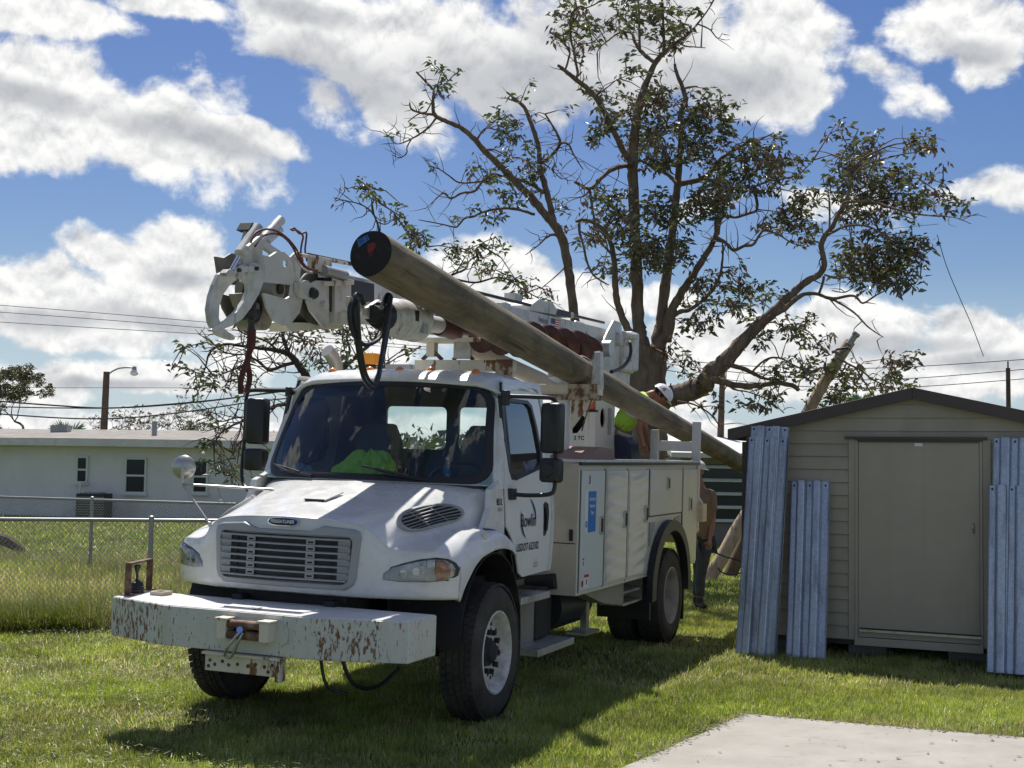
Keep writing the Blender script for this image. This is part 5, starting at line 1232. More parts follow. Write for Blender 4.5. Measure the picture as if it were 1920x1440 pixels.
# ---- utility body
M_whitegl = mat('glossy_body_white', (0.66,0.65,0.61), rough=0.22, coat=0.5, grime=(0.45,0.42,0.35), gscale=2.5, glo=0.55, ghi=0.95)
BX0, BX1, BZ0, BZ1 = -1.842, -6.14, 0.775, 1.955
ar = [(RX+0.20+0.66*math.cos(a), 0.62+0.60*math.sin(a)) for a in [i*PI/20 for i in range(21)]]
ar = [(x, max(z, BZ0)) for x, z in ar]
for s in (1,-1):
    prof = [(BX0,BZ0),(BX0,BZ1),(BX1,BZ1),(BX1,BZ0)]+[p for p in reversed(ar)]
    b = MB(); b.plate([(x,s*1.195,z) for x,z in prof], (0,-s*0.03,0)); so_ = TB(b, 'utility_body_side', M_whitebox)
    b = MB(); b.box((BX1, min(s*0.74,s*0.78), 1.15),(BX0, max(s*0.74,s*0.78), BZ1)); b.box((BX1,min(s*0.74,s*1.19),BZ1-0.03),(BX0-0.0,max(s*0.74,s*1.19),BZ1)); TB(b, 'compartment_inner', M_whitebox)
    b = MB(); b.box((BX1-0.012,min(s*0.76,s*1.225),BZ1+0.003),(BX0+0.012,max(s*0.76,s*1.225),BZ1+0.022)); TB(b, 'lid', M_white)
    b = MB(); b.box((BX1-0.02,min(s*1.203,s*1.228),BZ1-0.026),(BX0+0.015,max(s*1.203,s*1.228),BZ1+0.003)); TB(b, 'edge_rubber', M_black)
    if s > 0:
        pts = [(-1.905,-2.555),(-2.615,-3.29),(-3.335,-4.02)]
        for i, (a, c) in enumerate(pts):
            b = MB(); b.box((c,1.197,BZ0+0.035 if i < 2 else BZ0+0.04),(a,1.212,BZ1-0.075)); dd_ = TB(b, 'compartment_door', [mat('bluish_white_door',(0.62,0.66,0.66),rough=0.35,coat=0.2,grime=(0.4,0.38,0.32),gscale=3,glo=0.6,ghi=0.95), None, None][i] or M_whitebox, so_, bevel=0.004)
            if i > 0:                                  # door skin shaped in shallow ripples to give wavy reflections
                zz_ = [BZ0+0.06+k*(BZ1-BZ0-0.16)/70 for k in range(71)]; xx_ = [c+0.02+k*(a-c-0.04)/10 for k in range(11)]
                b = MB(); b.grid([[(x, 1.2135+0.0042*(1+math.sin((z+0.03*math.sin(x*5))*2*PI/0.135))*(math.sin(PI*(x-c)/(a-c))**0.5), z) for x in xx_] for z in zz_]); TB(b, 'rippled_skin', M_whitegl, dd_, smooth=True, auto=180)
            b = MB(); b.box((c-0.02,1.1955,BZ0+0.02),(c-0.006,1.198,BZ1-0.06)); b.box((a+0.006,1.1955,BZ0+0.02),(a+0.02,1.198,BZ1-0.06)); TB(b, 'door_gap', M_ink, so_)
            hx = c+0.09; dz_ = 0.010 if i else 0; hzz = (1.375,1.40,1.43)[i]
            b = MB(); b.box((hx-0.045,1.212,hzz-0.085),(hx+0.045,1.224+dz_,hzz+0.085)); lt = TB(b, 'latch', M_steel, dd_, bevel=0.006)
            b = MB(); b.box((hx-0.028,1.2245+dz_,hzz-0.062),(hx+0.028,1.226+dz_,hzz+0.062)); TB(b, 'latch_recess', M_ink, lt)
        b = MB(); b.box((-5.40,1.197,1.40),(-4.115,1.212,BZ1-0.075)); d4 = TB(b, 'compartment_door', M_whitebox, so_, bevel=0.004)
        b = MB(); b.box((-4.86,1.212,1.66),(-4.74,1.224,1.80)); lt = TB(b, 'latch', M_steel, d4, bevel=0.006)
        b = MB(); b.box((-4.83,1.2245,1.68),(-4.77,1.226,1.78)); TB(b, 'latch_recess', M_ink, lt)
        b = MB(); b.box((-5.415,1.1955,1.385),(-4.10,1.198,1.40)); b.box((-4.105,1.1955,1.38),(-4.09,1.198,BZ1-0.06)); TB(b, 'door_gap', M_ink, so_)
        b = MB(); b.box((-6.11,1.197,BZ0+0.03),(-5.47,1.212,BZ1-0.075)); d5 = TB(b, 'compartment_door', M_whitebox, so_, bevel=0.004)
        b = MB(); b.box((-5.46,1.1955,BZ0+0.02),(-5.44,1.198,BZ1-0.06)); TB(b, 'door_gap', M_ink, so_)
        b = MB(); b.box((-5.86,1.212,1.40),(-5.72,1.224,1.56)); lt = TB(b, 'latch', M_steel, d5, bevel=0.006)
        b = MB(); b.box((-5.82,1.2245,1.42),(-5.76,1.226,1.54)); TB(b, 'latch_recess', M_ink, lt)
        for tri in ([(-4.13,1.33),(-4.34,1.33),(-4.13,1.08)], [(-5.13,1.34),(-5.36,1.36),(-5.36,1.10)]):
            b = MB(); b.plate([(x,1.2,z) for x,z in tri], (0,0.006,0)); TB(b, 'corner_plate', M_grille, so_)
        # wheel arch flare
        b = MB(); rr_ = []
        for i in range(25):
            a = -0.12+(PI+0.24)*i/24; c_, s_ = math.cos(a), math.sin(a); x = RX+0.20
            rr_.append([(x+0.655*c_,1.19,0.60+0.595*s_),(x+0.80*c_,1.21,0.60+0.735*s_),(x+0.80*c_,1.275,0.60+0.730*s_),(x+0.66*c_,1.28,0.60+0.62*s_),(x+0.655*c_,1.19,0.60+0.595*s_)])
        b.grid(rr_); TB(b, 'wheel_arch_flare', M_black, so_, smooth=True)
        # notices on the first door
        b = MB(); b.box((-2.30,1.213,1.32),(-1.99,1.2145,1.70)); pl_ = TB(b, 'notice_placard', M_paper, so_)
        b = MB(); b.box((-2.295,1.2148,1.325),(-2.07,1.216,1.695)); TB(b, 'blue_field', M_bluel, pl_)
        for k, t in enumerate(('Emergency','Response','Team')):
            q = text_mb(t, 0.048, (-2.185,1.217,1.625-k*0.062), (-1,0,0), (0,0,1), 0.0, 0, 0.001, 0.8); TB(q, 'placard_text', M_paper, pl_)
        b = MB(); b.lathe([(0,0.030),(0.001,0.030),(0.001,0.012),(0,0.012)], (-2.030,1.215,1.40), (0,1,0), 16); TB(b, 'placard_seal', M_bluel, pl_)
        b = MB(); b.cyl((-1.965,1.212,0.875),(-1.965,1.214,0.875),0.030,n=16); TB(b, 'hazard_sticker', M_red, so_)
        b = MB(); b.box((-2.14,1.212,0.83),(-2.01,1.2138,0.94)); st_ = TB(b, 'warning_label', M_paper, so_)
        b = MB(); b.box((-2.14,1.214,0.925),(-2.01,1.215,0.95)); TB(b, 'warning_band', M_red, st_)
        b = MB(); b.box((-2.085,1.214,0.86),(-2.065,1.215,0.91)); TB(b, 'warning_mark', M_ink, st_)
        b = MB(); b.box((-2.0,1.212,1.02),(-1.95,1.2135,1.10)); st_ = TB(b, 'small_sticker', M_paper, so_)
        b = MB(); b.box((-2.0,1.2137,1.085),(-1.95,1.2145,1.10)); TB(b, 'warning_band', M_red, st_)
        b = MB(); b.box((-1.985,1.2137,1.03),(-1.965,1.2145,1.075)); TB(b, 'warning_mark', M_ink, st_)
        b = MB(); b.tube([(-2.10,1.214,1.84),(-2.10,1.216,1.77),(-2.075,1.216,1.765)], 0.005, 6); TB(b, 'hook', M_ink, so_)
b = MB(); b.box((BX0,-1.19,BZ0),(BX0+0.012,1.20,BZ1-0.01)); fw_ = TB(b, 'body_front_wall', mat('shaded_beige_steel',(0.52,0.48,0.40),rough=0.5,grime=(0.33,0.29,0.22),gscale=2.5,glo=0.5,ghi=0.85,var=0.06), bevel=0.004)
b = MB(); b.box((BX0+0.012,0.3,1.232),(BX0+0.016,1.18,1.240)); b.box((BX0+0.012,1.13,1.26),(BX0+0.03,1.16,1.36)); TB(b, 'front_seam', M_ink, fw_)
b = MB(); b.box((BX1,-0.75,1.12),(BX0,0.75,1.17)); TB(b, 'bed_floor', M_tread)
b = MB(); b.box((BX1-0.02,-1.19,BZ0+0.3),(BX1,1.19,1.20)); TB(b, 'tail_panel', M_whitebox)
# lower compartment and ladder step before the rear wheel
b = MB(); b.plate([(-2.25,1.10,0.77),(-3.59,1.10,0.77),(-3.59,1.10,0.52),(-2.95,1.10,0.60)], (0,-0.35,0)); b.plate([(-3.60,1.10,0.77),(-4.28,1.10,0.77),(-4.28,1.10,0.52),(-3.60,1.10,0.52)], (0,-0.02,0), holes=[]) if False else None
TB(b, 'lower_compartment', mat('grey_beige_steel',(0.34,0.32,0.27),rough=0.6,var=0.1))
for z in (0.64, 0.52):
    b = MB(); b.box((-4.27,0.86,z-0.012),(-3.60,1.10,z+0.012)); TB(b, 'ladder_step', M_tread)
for x in (-3.61,-4.28):
    b = MB(); b.box((x-0.012,0.86,0.51),(x+0.012,1.095,0.77)); TB(b, 'ladder_side', MATS['grey_beige_steel'])
b = MB(); b.box((-4.27,0.85,0.5),(-3.6,0.86,0.77)); TB(b, 'ladder_back', MATS['grey_beige_steel'])
b = MB(); b.box((-4.33,0.60,0.30),(-4.29,1.18,0.80)); TB(b, 'mud_flap', M_black)
b = MB(); b.box((-5.72,0.60,0.16),(-5.69,1.18,0.85)); TB(b, 'mud_flap', M_black)
# rear posts and cross bar that carry the pole
M_postw = mat('post_grey_white_paint', (0.62,0.62,0.60), rough=0.5, grime=(0.35,0.30,0.22), gscale=6)
for (y, z1) in ((1.175,2.44),(0.665,2.335)):
    b = MB(); b.box((-6.20,y-0.045,1.20),(-6.11,y+0.045,z1)); TB(b, 'rack_post', M_postw, bevel=0.005)
b = MB(); b.box((-6.19,0.71,2.085),(-6.12,1.13,2.205)); TB(b, 'rack_crossbar', M_postw, bevel=0.005)
b = MB(); b.box((-6.32,1.10,1.26),(-6.12,1.28,1.47)); b.plate([(-6.15,1.10,1.47),(-6.15,1.26,1.47),(-6.15,1.21,1.55),(-6.15,1.14,1.55)], (-0.1,0,0)); b.box((-6.24,1.02,0.80),(-6.14,1.12,1.27)); b.cyl((-6.3,1.15,1.16),(-6.12,1.15,1.16),0.05); b.box((-6.35,0.2,1.0),(-6.14,1.1,1.14)); TB(b, 'rear_step_bumper', mat('cream_steel',(0.62,0.55,0.40),rough=0.5,grime=(0.4,0.3,0.2)), bevel=0.006)
# cardboard box and clutter in the bed
b = MB(); P0_ = [Vector(q) for q in [(-2.56, 0.98, 1.974), (-2.651, 0.98, 2.01), (-3.116, 0.98, 2.101), (-3.516, 0.98, 2.084), (-3.579, 0.98, 1.977)]]
b.plate(P0_, (0,-0.35,0)); cb = b.xf(T2W).build('cardboard_box', mat('brown_cardboard',(0.30,0.20,0.15),rough=0.85)); tag(cb, 'open brown cardboard box on top of the side compartments before the pedestal', 'box')

# ================================================================== BOOM, AUGER, TURRET
BY = -0.15                                             # boom centre line
def XP(pts, Y, th): return [Vector((p[0], Y, p[2])) for p in pts], (0, -th, 0)
def trace(name, pts, Y, th, mat_, parent, holes=(), bevel=0.004):
    b = MB(); b.plate([(p[0], Y, p[2]) for p in pts], (0,-th,0), holes=[[(p[0], Y, p[2]) for p in h] for h in holes]); return TB(b, name, mat_, parent, bevel=bevel)
M_greaseshade = mat('greasy_shaded_steel', (0.15,0.14,0.12), rough=0.5, var=0.4, vscale=12, grime=(0.04,0.035,0.03), gscale=9)  # dark colour holds grease plus the shade of recesses between head plates
b = MB(); b.bar((-6.75,BY,3.36),(-2.8,BY,3.285),0.36,0.40,up=(0,0,1)); boom = TB(b, 'boom', M_boom, bevel=0.01)
b = MB(); b.bar((-2.9,BY,3.285),(0.55,BY,3.20),0.29,0.33,up=(0,0,1)); TB(b, 'inner_boom', M_boom, boom, bevel=0.01)
b = MB(); b.bar((-2.95,BY,3.285),(-2.80,BY,3.283),0.40,0.44,up=(0,0,1)); TB(b, 'boom_collar', M_boom, boom, bevel=0.006)
b = MB(); b.tube([(0.95,0.02,3.43),(-0.6,0.02,3.49),(-3.0,0.02,3.545),(-6.1,0.0,3.625)],0.017,8); TB(b, 'hydraulic_tube', M_blackm, boom, smooth=True)
b = MB(); b.bar((-3.35,-0.05,3.60),(-3.15,-0.05,3.60),0.12,0.08); TB(b, 'tube_guide', M_boom, boom)
b = MB(); b.plate([(-3.55,0.034,3.50),(-4.9,0.034,3.56),(-4.9,0.034,3.62),(-4.3,0.034,3.61),(-4.2,0.034,3.66),(-3.75,0.034,3.64),(-3.55,0.034,3.56)], (0,-0.3,0)); TB(b, 'boom_cover', M_boom, boom, bevel=0.006)
b = MB(); b.plate([(-4.30,0.037,3.535),(-4.78,0.037,3.55),(-4.78,0.037,3.615),(-4.36,0.037,3.605)], (0,0.002,0)); TB(b, 'dark_panel', M_ink, boom)
q = text_mb('line.com', 0.085, (-3.92,0.036,3.435), (-1,0,-0.015), (0,0,1), 0.002, 0.15, 0.001); TB(q, 'web_address', M_navy, boom)
b = MB(); b.plate([(-4.16,0.033,3.395),(-4.46,0.033,3.40),(-4.46,0.033,3.49),(-4.16,0.033,3.485)], (0,0.002,0)); fl = TB(b, 'flag_decal', M_paper, boom)
for k in range(4):
    b = MB(); b.plate([(-4.16,0.0355,3.40+k*0.024),(-4.46,0.0355,3.404+k*0.024),(-4.46,0.0355,3.415+k*0.024),(-4.16,0.0355,3.411+k*0.024)], (0,0.001,0)); TB(b, 'red_stripe', M_red, fl)
b = MB(); b.plate([(-4.16,0.037,3.436),(-4.28,0.037,3.437),(-4.28,0.037,3.488),(-4.16,0.037,3.486)], (0,0.001,0)); TB(b, 'blue_canton', M_navy, fl)
b = MB(); b.plate([(-0.45,0.002,3.26),(-0.75,0.002,3.255),(-0.75,0.002,3.12),(-0.55,0.002,3.10)], (0,0.003,0)); TB(b, 'red_decal', M_red, boom)
b = MB(); b.cyl((-2.3,BY,3.02),(-4.4,BY,2.82),0.085,n=16); b.cyl((-4.3,BY,2.83),(-5.3,BY,2.74),0.045,n=12); TB(b, 'lift_cylinder', mat('cream_cylinder_paint',(0.48,0.43,0.33),rough=0.5,var=0.1), boom, smooth=True)
# boom head: claws, plates, cylinders (profiles measured on the driver-side face)
Yh = 0.05
tongA = [(1.614, 0.05, 3.262), (1.616, 0.05, 3.196), (1.631, 0.05, 3.139), (1.678, 0.05, 3.057), (1.769, 0.05, 2.952), (1.865, 0.05, 2.867), (1.979, 0.05, 2.81), (2.116, 0.05, 2.769), (2.203, 0.05, 2.751), (2.224, 0.05, 2.762), (2.165, 0.05, 2.792), (2.042, 0.05, 2.842), (1.931, 0.05, 2.914), (1.854, 0.05, 2.99), (1.814, 0.05, 3.055), (1.824, 0.05, 3.104), (1.87, 0.05, 3.127), (1.928, 0.05, 3.141), (1.89, 0.05, 3.224), (1.745, 0.05, 3.259)]
tongB = [(1.78, -0.02, 3.176), (1.778, -0.02, 3.143), (1.815, -0.02, 3.128), (1.881, -0.02, 3.084), (1.951, -0.02, 3.015), (1.983, -0.02, 2.941), (1.983, -0.02, 2.859), (1.936, -0.02, 2.807), (1.86, -0.02, 2.779), (1.809, -0.02, 2.766), (1.782, -0.02, 2.747), (1.806, -0.02, 2.73), (1.869, -0.02, 2.732), (1.975, -0.02, 2.747), (2.044, -0.02, 2.78), (2.083, -0.02, 2.825), (2.107, -0.02, 2.906), (2.089, -0.02, 2.995), (2.053, -0.02, 3.073), (2.004, -0.02, 3.15), (1.902, -0.02, 3.192)]
trace('claw_tong', tongA, 0.085, 0.032, M_boom, boom); trace('claw_tong', tongB, -0.02, 0.032, M_boom, boom)
trace('claw_link', [(2.012, 0.05, 3.186), (1.976, 0.05, 3.198), (1.769, 0.05, 3.237), (1.73, 0.05, 3.235), (1.716, 0.05, 3.219), (1.735, 0.05, 3.202), (1.93, 0.05, 3.165), (1.991, 0.05, 3.154), (2.01, 0.05, 3.162)], 0.105, 0.018, M_boom, boom, bevel=0.003)
for px_ in [(1.974, 0.05, 3.177), (1.768, 0.05, 3.216)]:
    b = MB(); b.cyl((px_[0],0.10,px_[2]),(px_[0],0.125,px_[2]),0.014,n=10); TB(b, 'pin', M_blackm, boom, smooth=True)
trace('head_plate', [(1.811, 0.05, 3.462), (1.751, 0.05, 3.529), (1.637, 0.05, 3.501), (1.614, 0.05, 3.457), (1.599, 0.05, 3.334), (1.504, 0.05, 3.337), (1.418, 0.05, 3.383), (1.327, 0.05, 3.396), (1.232, 0.05, 3.365), (1.198, 0.05, 3.289), (1.222, 0.05, 3.225), (1.219, 0.05, 3.176), (1.402, 0.05, 3.161), (1.619, 0.05, 3.148), (1.633, 0.05, 3.249), (1.891, 0.05, 3.235), (1.865, 0.05, 3.324)], 0.048, 0.022, M_boom, boom, holes=[[(1.265, 0.05, 3.322), (1.271, 0.05, 3.302), (1.299, 0.05, 3.291), (1.327, 0.05, 3.294), (1.336, 0.05, 3.312), (1.33, 0.05, 3.332), (1.302, 0.05, 3.343), (1.274, 0.05, 3.34)]])
trace('head_plate', [(1.599, 0.05, 3.334), (1.504, 0.05, 3.337), (1.418, 0.05, 3.383), (1.327, 0.05, 3.396), (1.232, 0.05, 3.365), (1.198, 0.05, 3.289), (1.222, 0.05, 3.225), (1.219, 0.05, 3.176), (1.402, 0.05, 3.161), (1.539, 0.05, 3.158)], -0.33, 0.022, M_greaseshade, boom)
trace('cylinder_mount', [(1.825, 0.05, 3.47), (1.777, 0.05, 3.529), (1.712, 0.05, 3.525), (1.76, 0.05, 3.463)], 0.075, 0.10, M_blackm, boom)
P_ = [(2.029, 0.05, 3.17), (1.932, 0.05, 3.289), (1.736, 0.05, 3.499)]; P_ = [Vector((p[0],0.09,p[2])) for p in P_]
b = MB(); b.cyl(P_[0],P_[1],0.015,n=10); TB(b, 'piston_rod', M_chrome, boom, smooth=True)
b = MB(); b.cyl(P_[1],P_[2],0.042,n=16); b.cyl(P_[1]+Vector((0,0.05,0.04)),P_[2]+Vector((0.03,0.05,-0.06)),0.018,n=8); TB(b, 'claw_cylinder', M_boom, boom, smooth=True)
trace('rod_eye', [(2.124, 0.05, 3.139), (2.084, 0.05, 3.169), (2.022, 0.05, 3.163), (2.026, 0.05, 3.131), (2.098, 0.05, 3.122)], 0.11, 0.05, M_boom, boom)
P_ = [(1.544, 0.05, 3.331), (1.448, 0.05, 3.416), (1.151, 0.05, 3.657)]; P_ = [Vector((p[0],-0.10,p[2])) for p in P_]
b = MB(); b.cyl(P_[0],P_[1],0.018,n=10); TB(b, 'piston_rod', M_chrome, boom, smooth=True)
b = MB(); b.cyl(P_[1],P_[2],0.038,n=16); b.cyl(P_[1]+Vector((-0.09,0.03,0.05)),lerp(P_[1],P_[2],0.55)+Vector((-0.09,0.03,0.03)),0.025,n=10); TB(b, 'tilt_cylinder', M_boom, boom, smooth=True)
trace('cylinder_bracket', [(1.571, 0.05, 3.423), (1.526, 0.05, 3.456), (1.438, 0.05, 3.477), (1.353, 0.05, 3.457), (1.281, 0.05, 3.441), (1.193, 0.05, 3.424), (1.158, 0.05, 3.345), (1.238, 0.05, 3.341), (1.292, 0.05, 3.394), (1.42, 0.05, 3.42), (1.5, 0.05, 3.378), (1.555, 0.05, 3.385)], -0.06, 0.05, M_boom, boom)
trace('side_plate', [(1.232, 0.05, 3.365), (1.163, 0.05, 3.413), (1.091, 0.05, 3.439), (1.068, 0.05, 3.326), (1.075, 0.05, 3.209), (1.022, 0.05, 3.1), (1.059, 0.05, 2.995), (1.177, 0.05, 2.898), (1.304, 0.05, 2.875), (1.404, 0.05, 2.903), (1.499, 0.05, 2.982), (1.546, 0.05, 3.069), (1.533, 0.05, 3.081), (1.254, 0.05, 3.073), (1.199, 0.05, 3.098), (1.177, 0.05, 3.197)], 0.035, 0.02, M_boom, boom)
trace('side_plate', [(1.232, 0.05, 3.365), (1.163, 0.05, 3.413), (1.091, 0.05, 3.439), (1.068, 0.05, 3.326), (1.075, 0.05, 3.209), (1.022, 0.05, 3.1), (1.059, 0.05, 2.995), (1.177, 0.05, 2.898), (1.304, 0.05, 2.875), (1.404, 0.05, 2.903), (1.499, 0.05, 2.982), (1.546, 0.05, 3.069), (1.533, 0.05, 3.081), (1.254, 0.05, 3.073), (1.199, 0.05, 3.098), (1.177, 0.05, 3.197)], -0.32, 0.02, M_greaseshade, boom)
c = Vector((1.346, 0.03, 3.13)); b = MB(); b.cyl((c.x,-0.28,c.z),(c.x,0.028,c.z),0.085,n=20); TB(b, 'sheave', mat('dull_cream_sheave',(0.26,0.24,0.19),rough=0.5,grime=(0.06,0.05,0.04),gscale=8), boom, smooth=True)
b = MB(); b.cyl((c.x,0.02,c.z),(c.x,0.05,c.z),0.035,n=14); TB(b, 'sheave_pin', M_blackm, boom, smooth=True)
b = MB(); q_ = Vector((1.41, -0.1, 2.944)); b.cyl((q_.x,-0.22,q_.z),(q_.x,-0.04,q_.z),0.11,n=20); TB(b, 'rope_sheave', MATS['dull_cream_sheave'], boom, smooth=True)
trace('rope_guard', [(1.715, -0.1, 3.055), (1.593, -0.1, 3.076), (1.572, -0.1, 2.964), (1.651, -0.1, 2.971)], -0.10, 0.04, MATS['dull_cream_sheave'], boom)
trace('dark_web', [(1.47, -0.05, 3.169), (1.347, -0.05, 3.177), (1.237, -0.05, 3.107), (1.373, -0.05, 3.053), (1.363, -0.05, 2.911), (1.484, -0.05, 2.884), (1.567, -0.05, 2.928), (1.509, -0.05, 3.045)], -0.12, 0.06, M_blackm, boom)
trace('winch_box', [(1.083, 0.05, 3.324), (0.827, 0.05, 3.367), (0.733, 0.05, 3.36), (0.701, 0.05, 2.929), (0.796, 0.05, 2.935), (0.969, 0.05, 2.997), (1.037, 0.05, 3.098)], -0.02, 0.24, M_greaseshade, boom)
trace('knuckle_plate', [(0.94, 0.05, 3.226), (0.881, 0.05, 3.25), (0.702, 0.05, 3.268), (0.678, 0.05, 2.935), (0.723, 0.05, 2.911), (0.772, 0.05, 2.922), (0.956, 0.05, 3.017), (1.014, 0.05, 3.089), (0.996, 0.05, 3.161)], 0.06, 0.02, M_boom, boom)
c = Vector((0.792, 0.06, 3.074)); b = MB(); b.cyl((c.x,0.055,c.z),(c.x,0.10,c.z),0.035,n=14); TB(b, 'pivot_boss', M_boom, boom, smooth=True)
trace('black_slot', [(0.737, 0.06, 3.292), (0.618, 0.06, 3.307), (0.599, 0.06, 3.051), (0.718, 0.06, 3.031)], 0.035, 0.10, M_blackm, boom)
trace('side_panel', [(0.616, 0.06, 3.279), (0.361, 0.06, 3.312), (0.339, 0.06, 3.013), (0.593, 0.06, 2.963)], 0.06, 0.18, M_boom, boom)
trace('top_bar', [(0.83, 0.07, 3.248), (0.371, 0.07, 3.319), (0.368, 0.07, 3.282), (0.827, 0.07, 3.213)], 0.09, 0.05, M_rustw, boom)
trace('dark_motor_box', [(0.335, 0.05, 3.328), (-0.034, 0.05, 3.341), (-0.045, 0.05, 3.197), (0.322, 0.05, 3.151)], 0.05, 0.22, M_ink, boom)
trace('lower_arm', [(0.552, 0.07, 3.048), (-0.111, 0.07, 3.139), (-0.151, 0.07, 3.105), (-0.12, 0.07, 3.029), (0.545, 0.07, 2.956)], 0.09, 0.14, M_boom, boom)
trace('bottom_beam', [(1.185, 0.05, 2.905), (0.987, 0.05, 2.932), (0.31, 0.05, 2.983), (0.324, 0.05, 2.948), (0.793, 0.05, 2.896), (1.093, 0.05, 2.853)], -0.02, 0.16, M_rustw, boom)
P_ = [Vector((p[0],0.06,p[2])) for p in [(0.796, 0.06, 3.336), (0.472, 0.06, 3.338)]]
b = MB(); b.cyl(P_[0],P_[1],0.042,n=14); TB(b, 'valve_cylinder', M_grille, boom, smooth=True)
b = MB(); b.tube([Vector((p[0],0.03,p[2])) for p in [(1.085, 0.03, 3.41), (0.797, 0.03, 3.428), (0.392, 0.03, 3.444)]],0.014,8); b.box(Vector((0.753, 0, 3.323))-Vector((0.1,0.03,0.0)),Vector((0.824, 0, 3.433))+Vector((0.05,0.05,0))); TB(b, 'valve_block', M_rustw, boom)
trace('white_valve', [(1.168, 0.08, 3.197), (1.082, 0.08, 3.227), (1.005, 0.08, 3.198), (0.956, 0.08, 3.154), (0.982, 0.08, 3.096), (1.117, 0.08, 3.096), (1.164, 0.08, 3.14)], 0.10, 0.06, M_boom, boom)
c = Vector((1.014, 0.11, 3.138)); b = MB(); b.ball(c,0.045,12); TB(b, 'black_knob', M_blackm, boom, smooth=True)
for pts in ([(1.923, 0.16, 3.365), (1.864, 0.16, 3.442), (1.736, 0.16, 3.485), (1.603, 0.16, 3.492), (1.463, 0.16, 3.462), (1.345, 0.16, 3.406), (1.268, 0.16, 3.334), (1.178, 0.16, 3.297), (1.043, 0.16, 3.3)], [(1.855, 0.15, 3.351), (1.782, 0.15, 3.427), (1.639, 0.15, 3.472), (1.503, 0.15, 3.471), (1.387, 0.15, 3.422), (1.296, 0.15, 3.346), (1.206, 0.15, 3.305), (1.025, 0.15, 3.291)], [(1.043, -0.08, 3.606), (0.992, -0.08, 3.622), (0.915, -0.08, 3.595), (0.825, -0.08, 3.618), (0.821, -0.08, 3.563), (0.83, -0.08, 3.481), (0.794, -0.08, 3.407)], [(1.053, -0.06, 3.596), (0.994, -0.06, 3.606), (0.902, -0.06, 3.581), (0.913, -0.06, 3.524), (0.923, -0.06, 3.459), (0.888, -0.06, 3.393)]):
    b = MB(); b.tube(crom(pts,4),0.008,6); TB(b, 'red_brown_hose', M_redhose, boom, smooth=True)
for pts in ([(1.264, 0.12, 3.393), (1.302, 0.12, 3.33), (1.283, 0.12, 3.257), (1.234, 0.12, 3.188), (1.215, 0.12, 3.122), (1.139, 0.12, 3.093), (1.05, 0.12, 3.095)], [(1.037, 0.13, 3.298), (1.168, 0.13, 3.253), (1.236, 0.13, 3.187), (1.203, 0.13, 3.123), (1.135, 0.13, 3.101)], [(1.066, 0.13, 3.278), (1.141, 0.13, 3.284), (1.245, 0.13, 3.308), (1.292, 0.13, 3.354)]):
    b = MB(); b.tube(crom(pts,4),0.007,6); TB(b, 'white_hose', M_boom, boom, smooth=True)
# hook, ball and red sling
c = Vector((1.548, -0.05, 2.937)); b = MB(); b.ball(c,0.055,14,(1,1,0.9)); b.tube(crom([c+Vector((-0.02,0,0.12)), c+Vector((0.0,0,0.04))],3),0.02,8); b.tube(crom([c+Vector((0.05,0,0.10)),c+Vector((-0.03,0,0.13)),c+Vector((-0.09,0,0.06)),c+Vector((-0.06,0,-0.03)),c+Vector((0.0,0,-0.05))],4),0.022,8); TB(b, 'load_hook', M_blackm, boom, smooth=True)
b = MB(); b.tube([Vector(q) for q in [(1.551, -0.05, 2.892), (1.556, -0.05, 2.862), (1.552, -0.05, 2.811)]],[0.03,0.022,0.028],8); TB(b, 'swivel', M_blackm, boom, smooth=True)
for pts, r in (([(1.584, -0.03, 2.823), (1.585, -0.03, 2.742), (1.604, -0.03, 2.638), (1.638, -0.03, 2.57), (1.678, -0.03, 2.494), (1.687, -0.03, 2.429), (1.677, -0.03, 2.378)],0.020), ([(1.509, -0.07, 2.83), (1.509, -0.07, 2.73), (1.543, -0.07, 2.642), (1.552, -0.07, 2.583), (1.52, -0.07, 2.511), (1.528, -0.07, 2.444), (1.558, -0.07, 2.398)],0.020)):
    b = MB(); b.tube(crom(pts,4),[r*(1.35 if i < 6 else 1.0) for i in range(25)],8); TB(b, 'red_sling', mat('dark_red_sling',(0.085,0.022,0.018),rough=0.8,var=0.3) if 'dark_red_sling' not in MATS else MATS['dark_red_sling'], boom, smooth=True)
# auger motor, shaft and auger stowed beside the boom
AY = 0.36
ax0 = Vector((0.42,AY,3.035)); ax1 = Vector((-4.65,AY,3.17)); axd = (ax1-ax0).normalized()
au = MB(); au.lathe([(0.0,0.05),(0.02,0.115),(0.16,0.13),(0.20,0.150),(0.36,0.152),(0.37,0.165),(0.42,0.165),(0.43,0.158),(0.47,0.160),(0.54,0.160),(0.55,0.168),(0.575,0.168),(0.60,0.150),(0.61,0.06)], ax0+axd*0.0, axd, 32); TB(au, 'auger_motor', M_boom, smooth=True, auto=30)
b = MB(); c = ax0+axd*0.30; b.box(c+Vector((-0.03,0.145,-0.02)), c+Vector((0.02,0.158,0.06))); TB(b, 'motor_slot', M_ink, boom)
b = MB(); c = ax0+axd*0.42; b.box(c+Vector((-0.045,0.15,-0.11)), c+Vector((0.035,0.172,-0.03))); TB(b, 'motor_plate', M_grille, boom)
b = MB(); b.cyl(ax0-axd*0.05, ax0+axd*0.03, 0.10, 0.12, n=18); b.cyl(ax0-axd*0.15,ax0,0.07,n=14); TB(b, 'motor_end', M_blackm, smooth=True)
trace('motor_bracket', [(0.601, 0.3, 3.077), (0.411, 0.3, 3.158), (0.199, 0.3, 3.162), (0.227, 0.3, 3.064), (0.294, 0.3, 2.999), (0.517, 0.3, 2.977), (0.621, 0.3, 3.015)], 0.34, 0.04, M_boom, boom)
